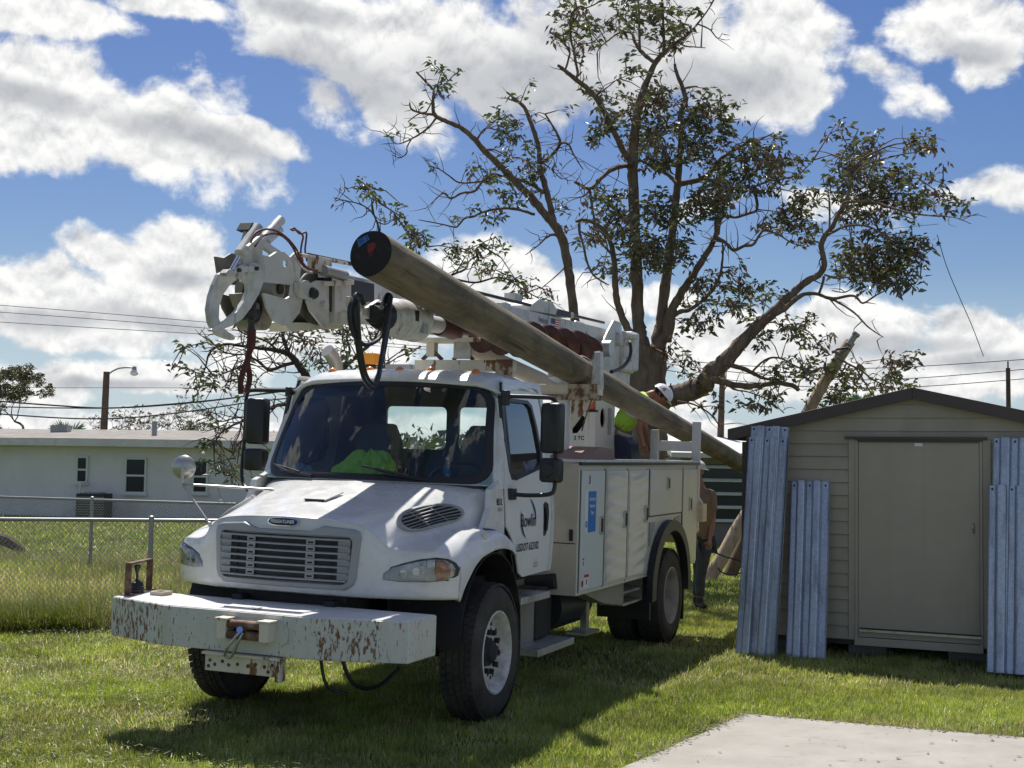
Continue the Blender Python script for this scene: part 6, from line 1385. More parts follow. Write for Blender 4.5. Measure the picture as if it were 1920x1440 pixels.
b = MB(); b.cyl(ax0+axd*0.60, ax0+axd*1.02, 0.070, n=20); TB(b, 'auger_shaft', M_boom, smooth=True)
b = MB(); b.lathe([(1.02,0.05),(1.02,0.085),(1.08,0.095),(1.20,0.09),(1.30,0.105),(1.34,0.05)], ax0, axd, 20); TB(b, 'auger_collar', M_redrust, smooth=True)
b = MB(); b.cyl(ax0+axd*1.3, ax1, 0.045, n=12); au_ = TB(b, 'auger', M_redrust, smooth=True)
b = MB(); rr_ = []; L_ = (ax1-ax0).length; n_ = 150; u_ = Vector((0,1,0)); v_ = axd.cross(u_).normalized()
for i in range(n_+1):
    t = i/n_; a = t*2*PI*8.0; d_ = u_*math.cos(a)+v_*math.sin(a); p = ax0+axd*lerp(1.40, L_-0.1, t)
    R_ = 0.185*min(1, t*12)*(1 if t < 0.97 else 0.8)
    rr_.append([p+d_*0.04, p+d_*max(0.05, R_)])
b.grid(rr_); fo_ = TB(b, 'auger_flight', M_redrust, au_, smooth=True); fo_.modifiers.new('s','SOLIDIFY').thickness = 0.012
# black hydraulic hose loops
for pts, r in (([(1.138, 0.52, 3.091), (1.195, 0.52, 3.028), (1.206, 0.52, 2.967), (1.176, 0.52, 2.877), (1.101, 0.52, 2.808), (0.996, 0.52, 2.772), (0.9, 0.52, 2.776), (0.763, 0.52, 2.826), (0.685, 0.52, 2.904), (0.634, 0.52, 3.019), (0.617, 0.52, 3.14)], 0.016),
               ([(1.077, 0.5, 3.087), (1.1, 0.5, 2.971), (1.058, 0.5, 2.824), (1.007, 0.5, 2.676), (0.934, 0.5, 2.544), (0.84, 0.5, 2.48), (0.766, 0.5, 2.484), (0.705, 0.5, 2.558), (0.672, 0.5, 2.681), (0.617, 0.5, 2.851), (0.57, 0.5, 3.026), (0.555, 0.5, 3.171)], 0.016),
               ([(1.145, 0.55, 3.078), (1.127, 0.55, 2.93), (1.082, 0.55, 2.746), (1.006, 0.55, 2.581), (0.92, 0.55, 2.507), (0.839, 0.55, 2.511), (0.78, 0.55, 2.615), (0.742, 0.55, 2.774), (0.688, 0.55, 2.954), (0.634, 0.55, 3.149)], 0.015),
               ([(1.079, 0.48, 3.079), (1.1, 0.48, 2.933), (1.019, 0.48, 2.789), (0.944, 0.48, 2.642), (0.854, 0.48, 2.51), (0.76, 0.48, 2.468), (0.673, 0.48, 2.524), (0.615, 0.48, 2.665), (0.559, 0.48, 2.828), (0.521, 0.48, 3.007), (0.531, 0.48, 3.15)], 0.015)):
    b = MB(); b.tube(crom(pts,4), r, 8); TB(b, 'hydraulic_hose', M_hose, boom, smooth=True)
b = MB(); b.tube(crom([(0.554, 0.5, 3.163), (0.598, 0.5, 3.17), (0.638, 0.5, 3.13), (0.685, 0.5, 3.073)],4), 0.020, 8); TB(b, 'hose_elbow', M_hose, boom, smooth=True)
b = MB(); b.tube(crom([(1.122, 0.5, 3.059), (1.079, 0.5, 3.113), (1.016, 0.5, 3.109), (0.964, 0.5, 3.062)],4), 0.020, 8); TB(b, 'hose_elbow', M_hose, boom, smooth=True)
trace('hose_plate', [(0.858, 0.3, 3.131), (0.615, 0.3, 3.151), (0.607, 0.3, 3.056), (0.852, 0.3, 3.045)], 0.32, 0.03, M_rustw, boom)

# headache rack behind the cab that carries boom and auger
XR = -1.66
b = MB(); b.box((XR-0.06,-0.34,2.745),(XR+0.06,0.62,2.845)); rk = TB(b, 'boom_rest_beam', M_rustw, bevel=0.005)
b = MB(); b.box((XR+0.061,0.47,2.71),(XR+0.075,0.63,2.85)); TB(b, 'rusty_end_plate', mat('rusty_cream_plate',(0.42,0.36,0.26),rough=0.7,grime=(0.13,0.06,0.03),gscale=9,glo=0.45,ghi=0.55), rk)
for y in (-0.19, 0.12):
    for s in (-1,1):
        b = MB(); b.bar((XR,y+0.01*s,2.93),(XR,y+0.10*s,2.85),0.03,0.025,up=(1,0,0)); TB(b, 'angle_bracket', M_rust, rk)
b = MB(); b.box((XR-0.04,-0.235,2.88),(XR+0.04,-0.155,3.02)); TB(b, 'rest_post', M_rustw, rk)
b = MB(); b.box((XR-0.10,-0.32,3.005),(XR+0.1,0.30,3.045)); TB(b, 'rest_saddle', M_rustw, rk)
b = MB(); b.box((XR-0.02,0.03,2.86),(XR+0.02,0.20,3.04)); TB(b, 'rest_plate', M_boom, rk)
for y in (-0.9, 0.55):
    b = MB(); b.box((XR-0.05,y-0.05,1.2),(XR+0.05,y+0.05,2.75)); TB(b, 'rack_leg', M_rustw)
b = MB(); b.box((XR-0.05,-0.93,2.70),(XR+0.05,-0.33,2.765)); b.box((XR-0.05,0.62,2.66),(XR+0.05,0.95,2.72)) if False else None; TB(b, 'rack_rail', M_rustw)
b = MB(); b.box((XR-0.15,-0.62,2.60),(XR+0.1,-0.36,2.80)); TB(b, 'grille_box', M_grille)
b = MB(); b.cyl((-1.62,-0.80,2.72),(-1.62,-0.80,2.80),0.05,n=14); ab = TB(b, 'beacon_base', M_ink, smooth=True)
b = MB(); b.box((-1.68,-0.87,2.80),(-1.56,-0.735,2.905)); TB(b, 'beacon', mat('bright_orange_beacon',(0.85,0.32,0.02),rough=0.3), ab, bevel=0.01)
b = MB(); b.tube([(-1.62,-1.16,1.4),(-1.62,-1.16,2.70),(-1.60,-1.16,2.80),(-1.55,-1.17,2.87),(-1.48,-1.19,2.92)],0.065,14); TB(b, 'exhaust_stack', mat('heat_grey_pipe',(0.42,0.40,0.37),rough=0.45,metal=0.4), smooth=True)
# rusty pole cradle on the driver side
XC = -2.95
b = MB(); b.box((XC-0.06,0.36,2.60),(XC+0.06,1.02,2.70)); cr_ = TB(b, 'pole_cradle', M_rustw, bevel=0.004)
b = MB(); b.box((XC-0.065,0.38,2.55),(XC+0.075,1.0,2.60)); b.box((XC+0.061,0.70,2.58),(XC+0.07,1.0,2.705)); TB(b, 'rusty_flange', MATS['rusty_cream_plate'], cr_)
b = MB(); b.plate([(XC+0.05,0.93,2.66),(XC+0.05,1.03,2.66),(XC+0.05,1.015,3.02),(XC+0.05,0.955,3.02)], (-0.10,0,0)); TB(b, 'cradle_upright', M_boom, cr_, bevel=0.004)
for y in (0.64,):
    b = MB(); b.box((XC-0.05,y-0.05,1.17),(XC+0.05,y+0.05,2.60)); TB(b, 'cradle_post', M_postw)
b = MB(); b.plate([(XC,0.72,2.55),(XC,0.95,2.55),(XC,0.72,2.25)], (0.01,0,0)); TB(b, 'gusset', M_rustw, cr_)
b = MB(); b.tube(crom([(XC+0.06,0.95,2.57),(XC+0.08,0.90,2.40),(XC+0.08,0.86,2.25)],4),0.008,6); TB(b, 'loose_rod', M_rust, cr_)
# pedestal and turret
PX0, PX1, PY0, PY1 = -5.0, -5.72, -0.25, 0.29
b = MB()
H1 = [(-5, 0.006, 2.424), (-5, 0.043, 2.462), (-5, 0.133, 2.463), (-5, 0.172, 2.428), (-5, 0.167, 2.373), (-5, 0.075, 2.256), (-5, 0.017, 2.254)]; H2 = [(-5, -0.047, 2.034), (-5, 0.003, 2.078), (-5, 0.131, 2.082), (-5, 0.171, 2.028), (-5, 0.16, 1.986), (-5, -0.058, 1.973)]
b.plate([(PX0,PY0,1.17),(PX0,PY1,1.17),(PX0,PY1,2.74),(PX0,PY0,2.74)], (-0.02,0,0), holes=[[(PX0,p[1],p[2]) for p in H1],[(PX0,p[1],p[2]) for p in H2]]); pe = TB(b, 'pedestal', M_whitebox, bevel=0.003)
b = MB(); ov_ = [(PX0-0.27+0.10*math.cos(a), PY1, 2.44+0.115*math.sin(a)) for a in [i*PI/10 for i in range(20)]]
b.plate([(PX0-0.022,PY1,1.17),(PX1,PY1,1.17),(PX1,PY1,2.74),(PX0-0.022,PY1,2.74)], (0,-0.02,0), holes=[ov_]); TB(b, 'pedestal_side', M_whitebox, pe)
b = MB(); b.box((PX1,PY0,1.17),(PX1+0.02,PY1-0.022,2.74)); TB(b, 'pedestal_back', M_whitebox, pe)
b = MB(); b.box((PX1+0.02,PY0,1.17),(PX0-0.022,PY0+0.02,2.74)); TB(b, 'pedestal_side', M_whitebox, pe)
b = MB(); b.box((PX1-0.04,PY0-0.04,2.74),(PX0+0.04,PY1+0.04,2.77)); TB(b, 'pedestal_top', M_whitebox, pe)
b = MB(); b.box((PX0-0.54,PY1+0.002,2.25),(PX0-0.46,PY1+0.02,2.56)); TB(b, 'grey_handle', M_grille, pe)
b = MB(); b.box((PX1+0.1,PY0+0.1,1.2),(PX0-0.15,PY1-0.12,2.7)); TB(b, 'inner_shaft', M_chassis, pe)
q = text_mb('2 TC', 0.06, (PX0+0.002,0.10,2.20), (0,1,0), (0,0,1), 0.001, 0, 0.002); TB(q, 'stencil', M_ink, pe)
fc = Vector((-4.26, 0.44, 2.576)); b = MB(); b.box(fc-Vector((0.04,0.085,0.075)),fc+Vector((0.04,0.085,0.075))); TB(b, 'amber_flasher', M_amberd, bevel=0.01)
b = MB(); b.box(fc+Vector((-0.06,-0.10,-0.10)),fc+Vector((0.05,0.10,-0.075))); TB(b, 'flasher_bracket', M_blackm)
b = MB(); b.cyl((fc.x-0.02,fc.y,1.17),(fc.x-0.02,fc.y,fc.z-0.1),0.02); TB(b, 'flasher_post', M_whitebox)
b = MB(); b.cyl((-5.45,BY,2.77),(-5.45,BY,2.90),0.42,n=32); TB(b, 'slew_ring', M_boom, smooth=True)
for y in (0.115, -0.40):
    b = MB(); b.plate([(-5.15,y,2.88),(-5.25,y,3.0),(-5.55,y,3.20),(-5.95,y,3.52),(-6.15,y,3.66),(-6.45,y,3.66),(-6.55,y,3.4),(-6.35,y,3.0),(-6.15,y,2.88)], (0,-0.03 if y > 0 else 0.03,0)); TB(b, 'turret_plate', M_boom, bevel=0.006)
b = MB(); b.cyl((-6.30,-0.46,3.44),(-6.30,0.17,3.44),0.08,n=18); TB(b, 'boom_pivot', M_boom, smooth=True)
b = MB(); b.box((-6.95,-0.30,3.05),(-6.45,0.16,3.50)); tb2 = TB(b, 'winch_housing', M_boom, bevel=0.04)
for (x, z) in ((-6.55,3.40),(-6.72,3.40),(-6.55,3.22),(-6.72,3.22)):
    b = MB(); b.cyl((x,0.16,z),(x,0.185,z),0.028,n=10); TB(b, 'bolt', M_boom, tb2, smooth=True)
b = MB(); b.cyl((-6.4,0.16,3.5),(-6.85,0.16,3.52),0.05,n=12); TB(b, 'hydraulic_motor', M_boom, tb2, smooth=True)
b = MB(); b.box((-7.25,-0.35,3.10),(-6.95,0.12,3.60)); TB(b, 'boom_butt', M_boom, bevel=0.03)
b = MB(); b.plate([(-6.2,0.1,2.65),(-6.9,0.1,2.65),(-6.95,0.1,3.1),(-6.3,0.1,3.1)], (0,-0.3,0)); TB(b, 'rear_housing', M_boom, bevel=0.02)
b = MB(); b.tube(crom([(-6.363, 0.25, 3.419), (-6.44, 0.25, 3.326), (-6.382, 0.25, 3.209), (-6.168, 0.25, 3.103), (-5.871, 0.25, 3.031), (-5.664, 0.25, 2.999)],4), 0.022, 8); TB(b, 'turret_hose', M_hose, smooth=True)
b = MB(); b.cyl((-5.75,0.12,3.28),(-5.75,0.22,3.28),0.10,n=20); TB(b, 'silver_cap', M_steel, smooth=True)

# ================================================================== WOODEN POLE ON THE TRUCK
def pole_mat():
    m = bpy.data.materials.new('treated_pole_wood'); m.use_nodes = True; T = NT(m.node_tree); b = m.node_tree.nodes['Principled BSDF']
    c = T.new('ShaderNodeTexCoord').outputs['Object']
    gr_ = T.noise(T.mapping(c, scale=(14,14,0.9)), 1.6, 8, 0.65, 0.6); bl = T.noise(T.mapping(c, scale=(1,1,0.5)), 3.2, 6, 0.65, 0.8); sp_ = T.noise(c, 40, 4, 0.7)
    base = T.mix(T.ramp(gr_, 0.35, 0.68), (0.135,0.108,0.066), (0.23,0.19,0.12))
    base = T.mix(T.ramp(bl, 0.44, 0.66), base, (0.080,0.066,0.044))
    base = T.mix(T.ramp(sp_, 0.62, 0.72, 0, 0.6), base, (0.055,0.045,0.03))
    base = T.mix(T.ramp(T.noise(T.mapping(c, scale=(20,20,0.5)), 2.0, 3, 0.5), 0.64, 0.68, 0, 0.8), base, (0.04,0.032,0.022))
    T.l.new(base, b.inputs['Base Color']); b.inputs['Roughness'].default_value = 0.8
    T.l.new(T.bump(T.math('ADD', gr_, bl), 0.010), b.inputs['Normal']); return m
PA = Vector((-1.016,9.4,3.396)); PB = Vector((1.934,15.973,2.416)); pdv = PB-PA
wp_ = bpy.data.objects.new('wooden_pole', None); COL.objects.link(wp_)
zax = pdv.normalized(); xax = Vector((0,0,1)).cross(zax).normalized(); yax = zax.cross(xax)
wp_.matrix_world = Matrix(((xax.x,yax.x,zax.x,PA.x),(xax.y,yax.y,zax.y,PA.y),(xax.z,yax.z,zax.z,PA.z),(0,0,0,1)))
tag(wp_, 'long treated wooden utility pole laid over the cab, butt end forward', 'utility pole')
LP = pdv.length*2.05
b = MB(); rr_ = []
R2 = np.random.RandomState(4); ph = R2.rand(6)*6
knots = [(1.35,1.2,0.012),(2.4,2.6,0.010),(3.6,0.9,0.014),(5.0,2.2,0.012),(6.1,1.4,0.012),(7.2,2.9,0.01),(4.4,4.0,0.01),(8.0,1.0,0.012)]
nz, na = 110, 40
for i in range(nz+1):
    z = LP*(i/nz)**1.15; r0 = itp([0,0.3*pdv.length,pdv.length,LP],[0.172,0.157,0.128,0.10], z); r = []
    for k in range(na):
        a = 2*PI*k/na; rad = r0*(1+0.012*math.sin(3*a+z*1.3+ph[0])+0.008*math.sin(5*a-z*2.1+ph[1])+0.01*math.sin(z*0.9+ph[2]))
        for (kz, ka, kh) in knots:
            d2 = ((z-kz)/0.07)**2+(((a-ka+PI)%(2*PI)-PI)/0.25)**2; rad += kh*math.exp(-d2)
        if i == 0: rad *= 0.985
        r.append((rad*math.cos(a)+0.01*math.sin(z*0.6), rad*math.sin(a), z))
    rr_.append(r+[r[0]])
b.grid(rr_); b.add([rr_[-1][k] for k in range(na)], [tuple(range(na))]); b.build('shaft', pole_mat(), wp_, smooth=True)
b = MB(); b.add([(p[0]*1.0, p[1]*1.0, -0.001) for p in rr_[0][:-1]]+[(p[0]*0.9, p[1]*0.9, -0.006) for p in rr_[0][:-1]], [(k,(k+1)%na,na+(k+1)%na,na+k) for k in range(na)]+[tuple(range(na,2*na))])
be = b.build('butt_end', mat('creosote_black_end',(0.018,0.015,0.014),rough=0.85,grime=(0.07,0.045,0.03),gscale=14,glo=0.55,ghi=0.75,bump=0.004,bscale=50), wp_)
def onface(px_, o=-0.009):                             # world point on butt face -> local
    d = Vector(px_)-PA; return Vector((d.dot(xax), d.dot(yax), o))
tgp = [onface(q) for q in [(-1.14, 9.4, 3.505), (-1.054, 9.4, 3.536), (-1.03, 9.4, 3.499), (-1.123, 9.4, 3.448)]]
b = MB(); b.plate(tgp, (0,0,-0.003)); tg = b.build('blue_tag', mat('blue_tag_plastic',(0.03,0.16,0.42),rough=0.5,var=0.3,vscale=30), be)
c = sum(tgp, Vector())/4; q = text_mb('35-3', 0.045, c+Vector((0,0,-0.004)), tgp[1]-tgp[0], tgp[0]-tgp[3], 0.0, 0, 0.0, 1.0); q.v = [(v[0],v[1],-0.0135) for v in q.v]; q.build('tag_marks', M_navy, tg)
M_redp = mat('red_spray_paint', (0.28,0.022,0.018), rough=0.7, grime=(0.02,0.015,0.015), gscale=22, glo=0.42, ghi=0.6)
cc_ = onface((-1.009, 9.4, 3.423)); b = MB(); b.add([cc_+Vector((math.cos(t)*0.030*(1+0.3*math.sin(3*t)), math.sin(t)*0.062*(1+0.2*math.cos(2*t)), 0)) for t in [i*PI/8 for i in range(16)]], [tuple(range(16))]); b.build('red_mark', M_redp, be)
b = MB(); q0 = PA+pdv*0.568; nn_ = Vector((0,0,1)); q1 = [q0+(xax*math.cos(t)+yax*math.sin(t))*0.158 for t in [i*2*PI/28 for i in range(29)]]
b.tube(q1, 0.004, 5, caps=False); tag(b.build('tie_wire', M_steel), 'thin steel wire tied round the wooden pole at the cradle', 'wire')

# ================================================================== TREE SKELETONS (x, y, z, radius) AND LEAF CLUSTERS (x, y, z, width, height, count)
MAIN_B = [[(2.44,24,1.63,0.383),(2.43,24,2.44,0.364),(2.42,24,3.01,0.354),(2.44,24,3.59,0.345),(2.46,24,4.07,0.364)],
[(2.34,24,3.9,0.181),(2.3,24,4.26,0.13),(2.26,24,4.55,0.111),(2.23,24,5.33,0.108),(2.18,24,6.2,0.097),(2.14,24,7.08,0.095),(2.13,24,7.38,0.095),(2.16,24,7.96,0.089),(2.21,24,8.36,0.083),(2.28,24,8.66,0.073),(2.39,24,8.96,0.057),(2.54,24,9.3,0.051),(2.69,24,9.47,0.044),(2.88,24,9.64,0.032),(3.12,24,9.81,0.025),(3.31,24,10.04,0.019),(3.5,24,10.31,0.013),(3.65,24,10.58,0.009)],
[(2.14,24,7.3,0.057),(2.05,23.81,7.43,0.056),(1.92,23.62,7.56,0.056),(1.73,23.44,7.86,0.049),(1.48,23.25,8.29,0.049),(1.23,23.06,8.52,0.043),(0.98,22.88,8.65,0.042),(0.82,22.69,8.72,0.033),(0.71,22.5,8.74,0.027)],
[(1.01,22.8,8.6,0.024),(1.05,22.72,8.67,0.024),(1.01,22.64,8.86,0.024),(0.97,22.56,9.02,0.021),(0.91,22.48,9.23,0.021),(0.9,22.4,9.48,0.018),(0.94,22.32,9.62,0.018),(1.06,22.24,9.69,0.018),(1.16,22.16,9.64,0.012),(1.34,22.08,9.7,0.012),(1.51,22,9.81,0.009)],
[(0.84,22.8,8.77,0.018),(0.89,22.72,8.93,0.018),(0.9,22.64,9.05,0.018),(0.78,22.56,9.16,0.015),(0.73,22.48,9.21,0.012),(0.62,22.4,9.27,0.007)],
[(2.54,24,9.27,0.038),(2.4,24.12,9.41,0.038),(2.27,24.25,9.58,0.038),(2.18,24.38,9.78,0.032),(2.12,24.5,9.99,0.026),(1.9,24.62,10.02,0.019),(1.76,24.75,9.96,0.016),(1.57,24.88,9.83,0.013),(1.52,25,9.75,0.008)],
[(2.24,24,9.5,0.025),(2.24,24.17,9.9,0.025),(2.25,24.33,10.26,0.022),(2.23,24.5,10.77,0.019)],
[(2.69,24,9.47,0.032),(2.65,23.83,9.8,0.025),(2.62,23.67,10.13,0.019),(2.57,23.5,10.39,0.019)],
[(2.94,24,9.66,0.019),(3.03,23.67,9.49,0.016),(3.13,23.33,9.37,0.012),(3.29,23,9.25,0.007)],
[(3.29,24,10.01,0.016),(3.54,24.2,9.98,0.013),(3.72,24.4,9.88,0.01),(3.84,24.6,10.05,0.006)],
[(2.94,24,7.04,0.038),(2.88,24.1,7.15,0.038),(2.72,24.2,7.31,0.032),(2.57,24.3,7.37,0.032),(2.45,24.4,7.49,0.026),(2.29,24.5,7.59,0.026)],
[(2.11,24,7.36,0.044),(1.91,23.86,7.32,0.044),(1.71,23.71,7.21,0.037),(1.54,23.57,7.04,0.037),(1.38,23.43,6.85,0.031),(1.26,23.29,6.79,0.031),(1.14,23.14,6.82,0.027),(1.04,23,6.84,0.024)],
[(1.34,23.4,6.83,0.025),(1.28,23.33,6.72,0.018),(1.19,23.27,6.64,0.015),(1.07,23.2,6.6,0.009)],
[(1.32,23.4,6.79,0.025),(1.34,23.27,6.58,0.025),(1.37,23.13,6.32,0.021),(1.42,23,6.06,0.018)],
[(2.6,24,3.96,0.167),(2.66,24.07,4.32,0.123),(2.69,24.14,4.58,0.095),(2.76,24.21,5.17,0.096),(2.84,24.29,5.77,0.084),(2.92,24.36,6.28,0.074),(2.98,24.43,6.89,0.074),(3.02,24.5,7.3,0.065),(3.07,24.57,7.82,0.052),(3.08,24.64,8.24,0.052),(3.08,24.71,8.54,0.052),(3.18,24.79,8.81,0.052),(3.15,24.86,9.03,0.043),(3.04,24.93,9.34,0.036),(3,25,9.56,0.026)],
[(3.17,24.8,9.04,0.026),(3.28,24.8,9.07,0.02),(3.41,24.8,9.08,0.013)],
[(3.02,24.8,7.2,0.059),(3.23,24.7,7.23,0.055),(3.46,24.6,7.28,0.052),(3.65,24.5,7.41,0.045),(3.78,24.4,7.59,0.042),(3.96,24.3,7.72,0.032),(4.19,24.2,7.83,0.022),(4.46,24.1,7.91,0.016),(4.68,24,8.01,0.009)],
[(3.49,24.4,7.24,0.032),(3.73,24.36,7.16,0.032),(3.85,24.33,6.98,0.029),(4.01,24.29,7.04,0.026),(4.25,24.26,7.07,0.026),(4.4,24.22,6.92,0.032),(4.42,24.18,6.64,0.025),(4.23,24.14,6.54,0.025),(4.01,24.11,6.47,0.025),(3.83,24.07,6.49,0.029),(3.73,24.04,6.38,0.032),(3.69,24,6.13,0.035)],
[(4.35,24,7.02,0.022),(4.57,23.88,7.09,0.019),(4.83,23.75,7.12,0.016),(5.09,23.62,7.19,0.012),(5.3,23.5,7.41,0.008)],
[(2.75,24,4.17,0.123),(2.81,23.96,4.51,0.108),(2.88,23.92,4.79,0.083),(3.04,23.88,5.08,0.072),(3.23,23.83,5.37,0.064),(3.43,23.79,5.7,0.056),(3.57,23.75,5.97,0.05),(3.61,23.71,6.08,0.044),(3.63,23.67,6.36,0.037),(3.68,23.62,6.5,0.031),(3.62,23.58,6.57,0.025),(3.65,23.54,6.8,0.025),(3.6,23.5,6.95,0.025)],
[(3.6,23.6,6.01,0.034),(3.75,23.54,5.91,0.031),(3.86,23.48,5.78,0.031),(3.94,23.42,5.77,0.031),(4.05,23.36,5.82,0.025),(4.2,23.3,5.84,0.025),(4.31,23.24,6.01,0.021),(4.4,23.18,6.08,0.018),(4.61,23.12,5.99,0.015),(4.83,23.06,5.84,0.012),(5.01,23,5.77,0.007)],
[(2.77,24,4.46,0.051),(2.84,23.94,4.58,0.044),(3,23.88,4.7,0.044),(3.13,23.81,4.72,0.038),(3.31,23.75,4.83,0.031),(3.54,23.69,5.06,0.031),(3.67,23.62,5.34,0.025),(3.71,23.56,5.67,0.019),(3.69,23.5,5.9,0.012)],
[(2.55,24,3,0.167),(2.8,23.92,3.16,0.191),(3,23.83,3.22,0.19),(3.23,23.75,3.29,0.19),(3.39,23.67,3.37,0.178),(3.54,23.58,3.58,0.164),(3.85,23.5,3.91,0.135),(4.21,23.42,4.31,0.106),(4.57,23.33,4.66,0.092),(4.83,23.25,4.93,0.07),(5.09,23.17,5.16,0.062),(5.3,23.08,5.29,0.055),(5.38,23,5.42,0.052),(5.34,22.92,5.6,0.048),(5.29,22.83,5.77,0.048),(5.34,22.75,5.92,0.048),(5.44,22.67,6.06,0.042),(5.51,22.58,6.23,0.036),(5.62,22.5,6.45,0.036),(5.69,22.42,6.71,0.03),(5.72,22.33,6.96,0.026),(5.83,22.25,7.13,0.021),(6.03,22.17,7.25,0.018),(6.37,22.08,7.37,0.012),(6.61,22,7.34,0.006)],
[(4.42,22.6,4.54,0.054),(4.59,22.53,4.61,0.047),(4.76,22.47,4.77,0.041),(4.92,22.4,4.86,0.035),(5.13,22.33,4.85,0.029),(5.34,22.27,4.77,0.026),(5.68,22.2,4.82,0.023),(5.82,22.13,4.69,0.017),(6,22.07,4.8,0.015),(6.16,22,4.89,0.009)],
[(5.33,22.2,4.76,0.02),(5.56,22.06,4.59,0.017),(5.66,21.92,4.47,0.016),(5.79,21.78,4.28,0.014),(5.89,21.64,4.16,0.011),(5.99,21.5,4.06,0.007)],
[(5.1,22.2,4.83,0.023),(5.16,22.2,4.99,0.023),(5.19,22.2,5.14,0.023)],
[(5.5,22.1,6.37,0.026),(5.87,21.92,6.36,0.026),(6.18,21.73,6.22,0.02),(6.47,21.55,6.1,0.017),(6.76,21.37,6.03,0.013),(7.04,21.18,5.97,0.008),(7.24,21,5.84,0.006)],
[(5.21,22.1,5.81,0.026),(5.4,21.96,5.91,0.023),(5.58,21.82,5.94,0.02),(5.81,21.68,5.89,0.017),(5.99,21.54,5.74,0.011),(6.17,21.4,5.54,0.008)],
[(5.26,22.1,5.92,0.017),(5.26,22.1,6.18,0.017),(5.26,22.1,6.38,0.02)],
[(5.6,22.1,6.62,0.017),(5.44,22.22,6.95,0.018),(5.54,22.35,7.24,0.015),(5.75,22.48,7.53,0.012),(5.88,22.6,7.77,0.006)],
[(5.66,22.1,6.82,0.017),(5.8,21.98,6.98,0.017),(6.03,21.85,7.04,0.014),(6.35,21.72,7.11,0.011),(6.58,21.6,7.12,0.007)],
[(5.17,22.1,5.15,0.017),(5.37,22,5.08,0.014),(5.52,21.9,5.08,0.014),(5.58,21.8,4.94,0.011),(5.42,21.7,4.81,0.011),(5.18,21.6,4.82,0.009)],
[(3.45,23,3.43,0.07),(3.65,23.08,3.4,0.062),(3.89,23.17,3.35,0.055),(4.28,23.25,3.35,0.049),(4.62,23.33,3.41,0.046),(4.92,23.42,3.38,0.043),(5.04,23.5,3.31,0.037)],
[(3.62,22.9,3.7,0.042),(3.92,23.08,3.66,0.043),(4.18,23.25,3.58,0.037),(4.38,23.42,3.51,0.031),(4.58,23.6,3.48,0.019)],
[(4.17,23.2,3.58,0.021),(4.33,23.16,3.75,0.018),(4.48,23.12,3.83,0.018),(4.66,23.08,3.82,0.018),(4.88,23.04,3.7,0.015),(5.11,23,3.58,0.012)],
[(5.47,22.5,3.81,0.018),(5.67,22.5,3.7,0.018),(5.9,22.5,3.59,0.017),(6.08,22.5,3.44,0.014),(6.3,22.5,3.35,0.009)],
[(5.8,22.5,3.63,0.015),(5.91,22.47,3.45,0.012),(6.03,22.43,3.22,0.012),(6.14,22.4,3.14,0.008)],
[(3.76,23.5,3.43,0.019),(3.9,23.5,3.3,0.015),(4.18,23.5,3.25,0.012),(4.51,23.5,3.12,0.012),(4.8,23.5,2.89,0.009)],
[(2.92,23.5,3.07,0.019),(3.2,23.5,3.02,0.015),(3.48,23.5,2.87,0.015),(3.67,23.5,2.64,0.012)],
[(2.18,24,4.07,0.083),(2.08,23.94,4.35,0.072),(1.94,23.87,4.63,0.064),(1.85,23.81,4.91,0.06),(1.81,23.74,5.28,0.056),(1.79,23.68,5.56,0.05),(1.73,23.62,5.84,0.044),(1.62,23.56,6.07,0.037),(1.47,23.49,6.18,0.034),(1.32,23.43,6.24,0.031),(1.18,23.36,6.24,0.028),(1.08,23.3,6.2,0.025)],
[(1.14,23.4,6.22,0.028),(1.15,23.37,6.03,0.025),(1.22,23.33,5.78,0.022),(1.28,23.3,5.5,0.021),(1.39,23.27,5.26,0.018),(1.56,23.23,5.13,0.015),(1.67,23.2,5.07,0.009)],
[(1.76,23.5,5.63,0.025),(1.52,23.4,5.85,0.022),(1.27,23.3,5.97,0.018),(1.12,23.2,6.02,0.012)]]
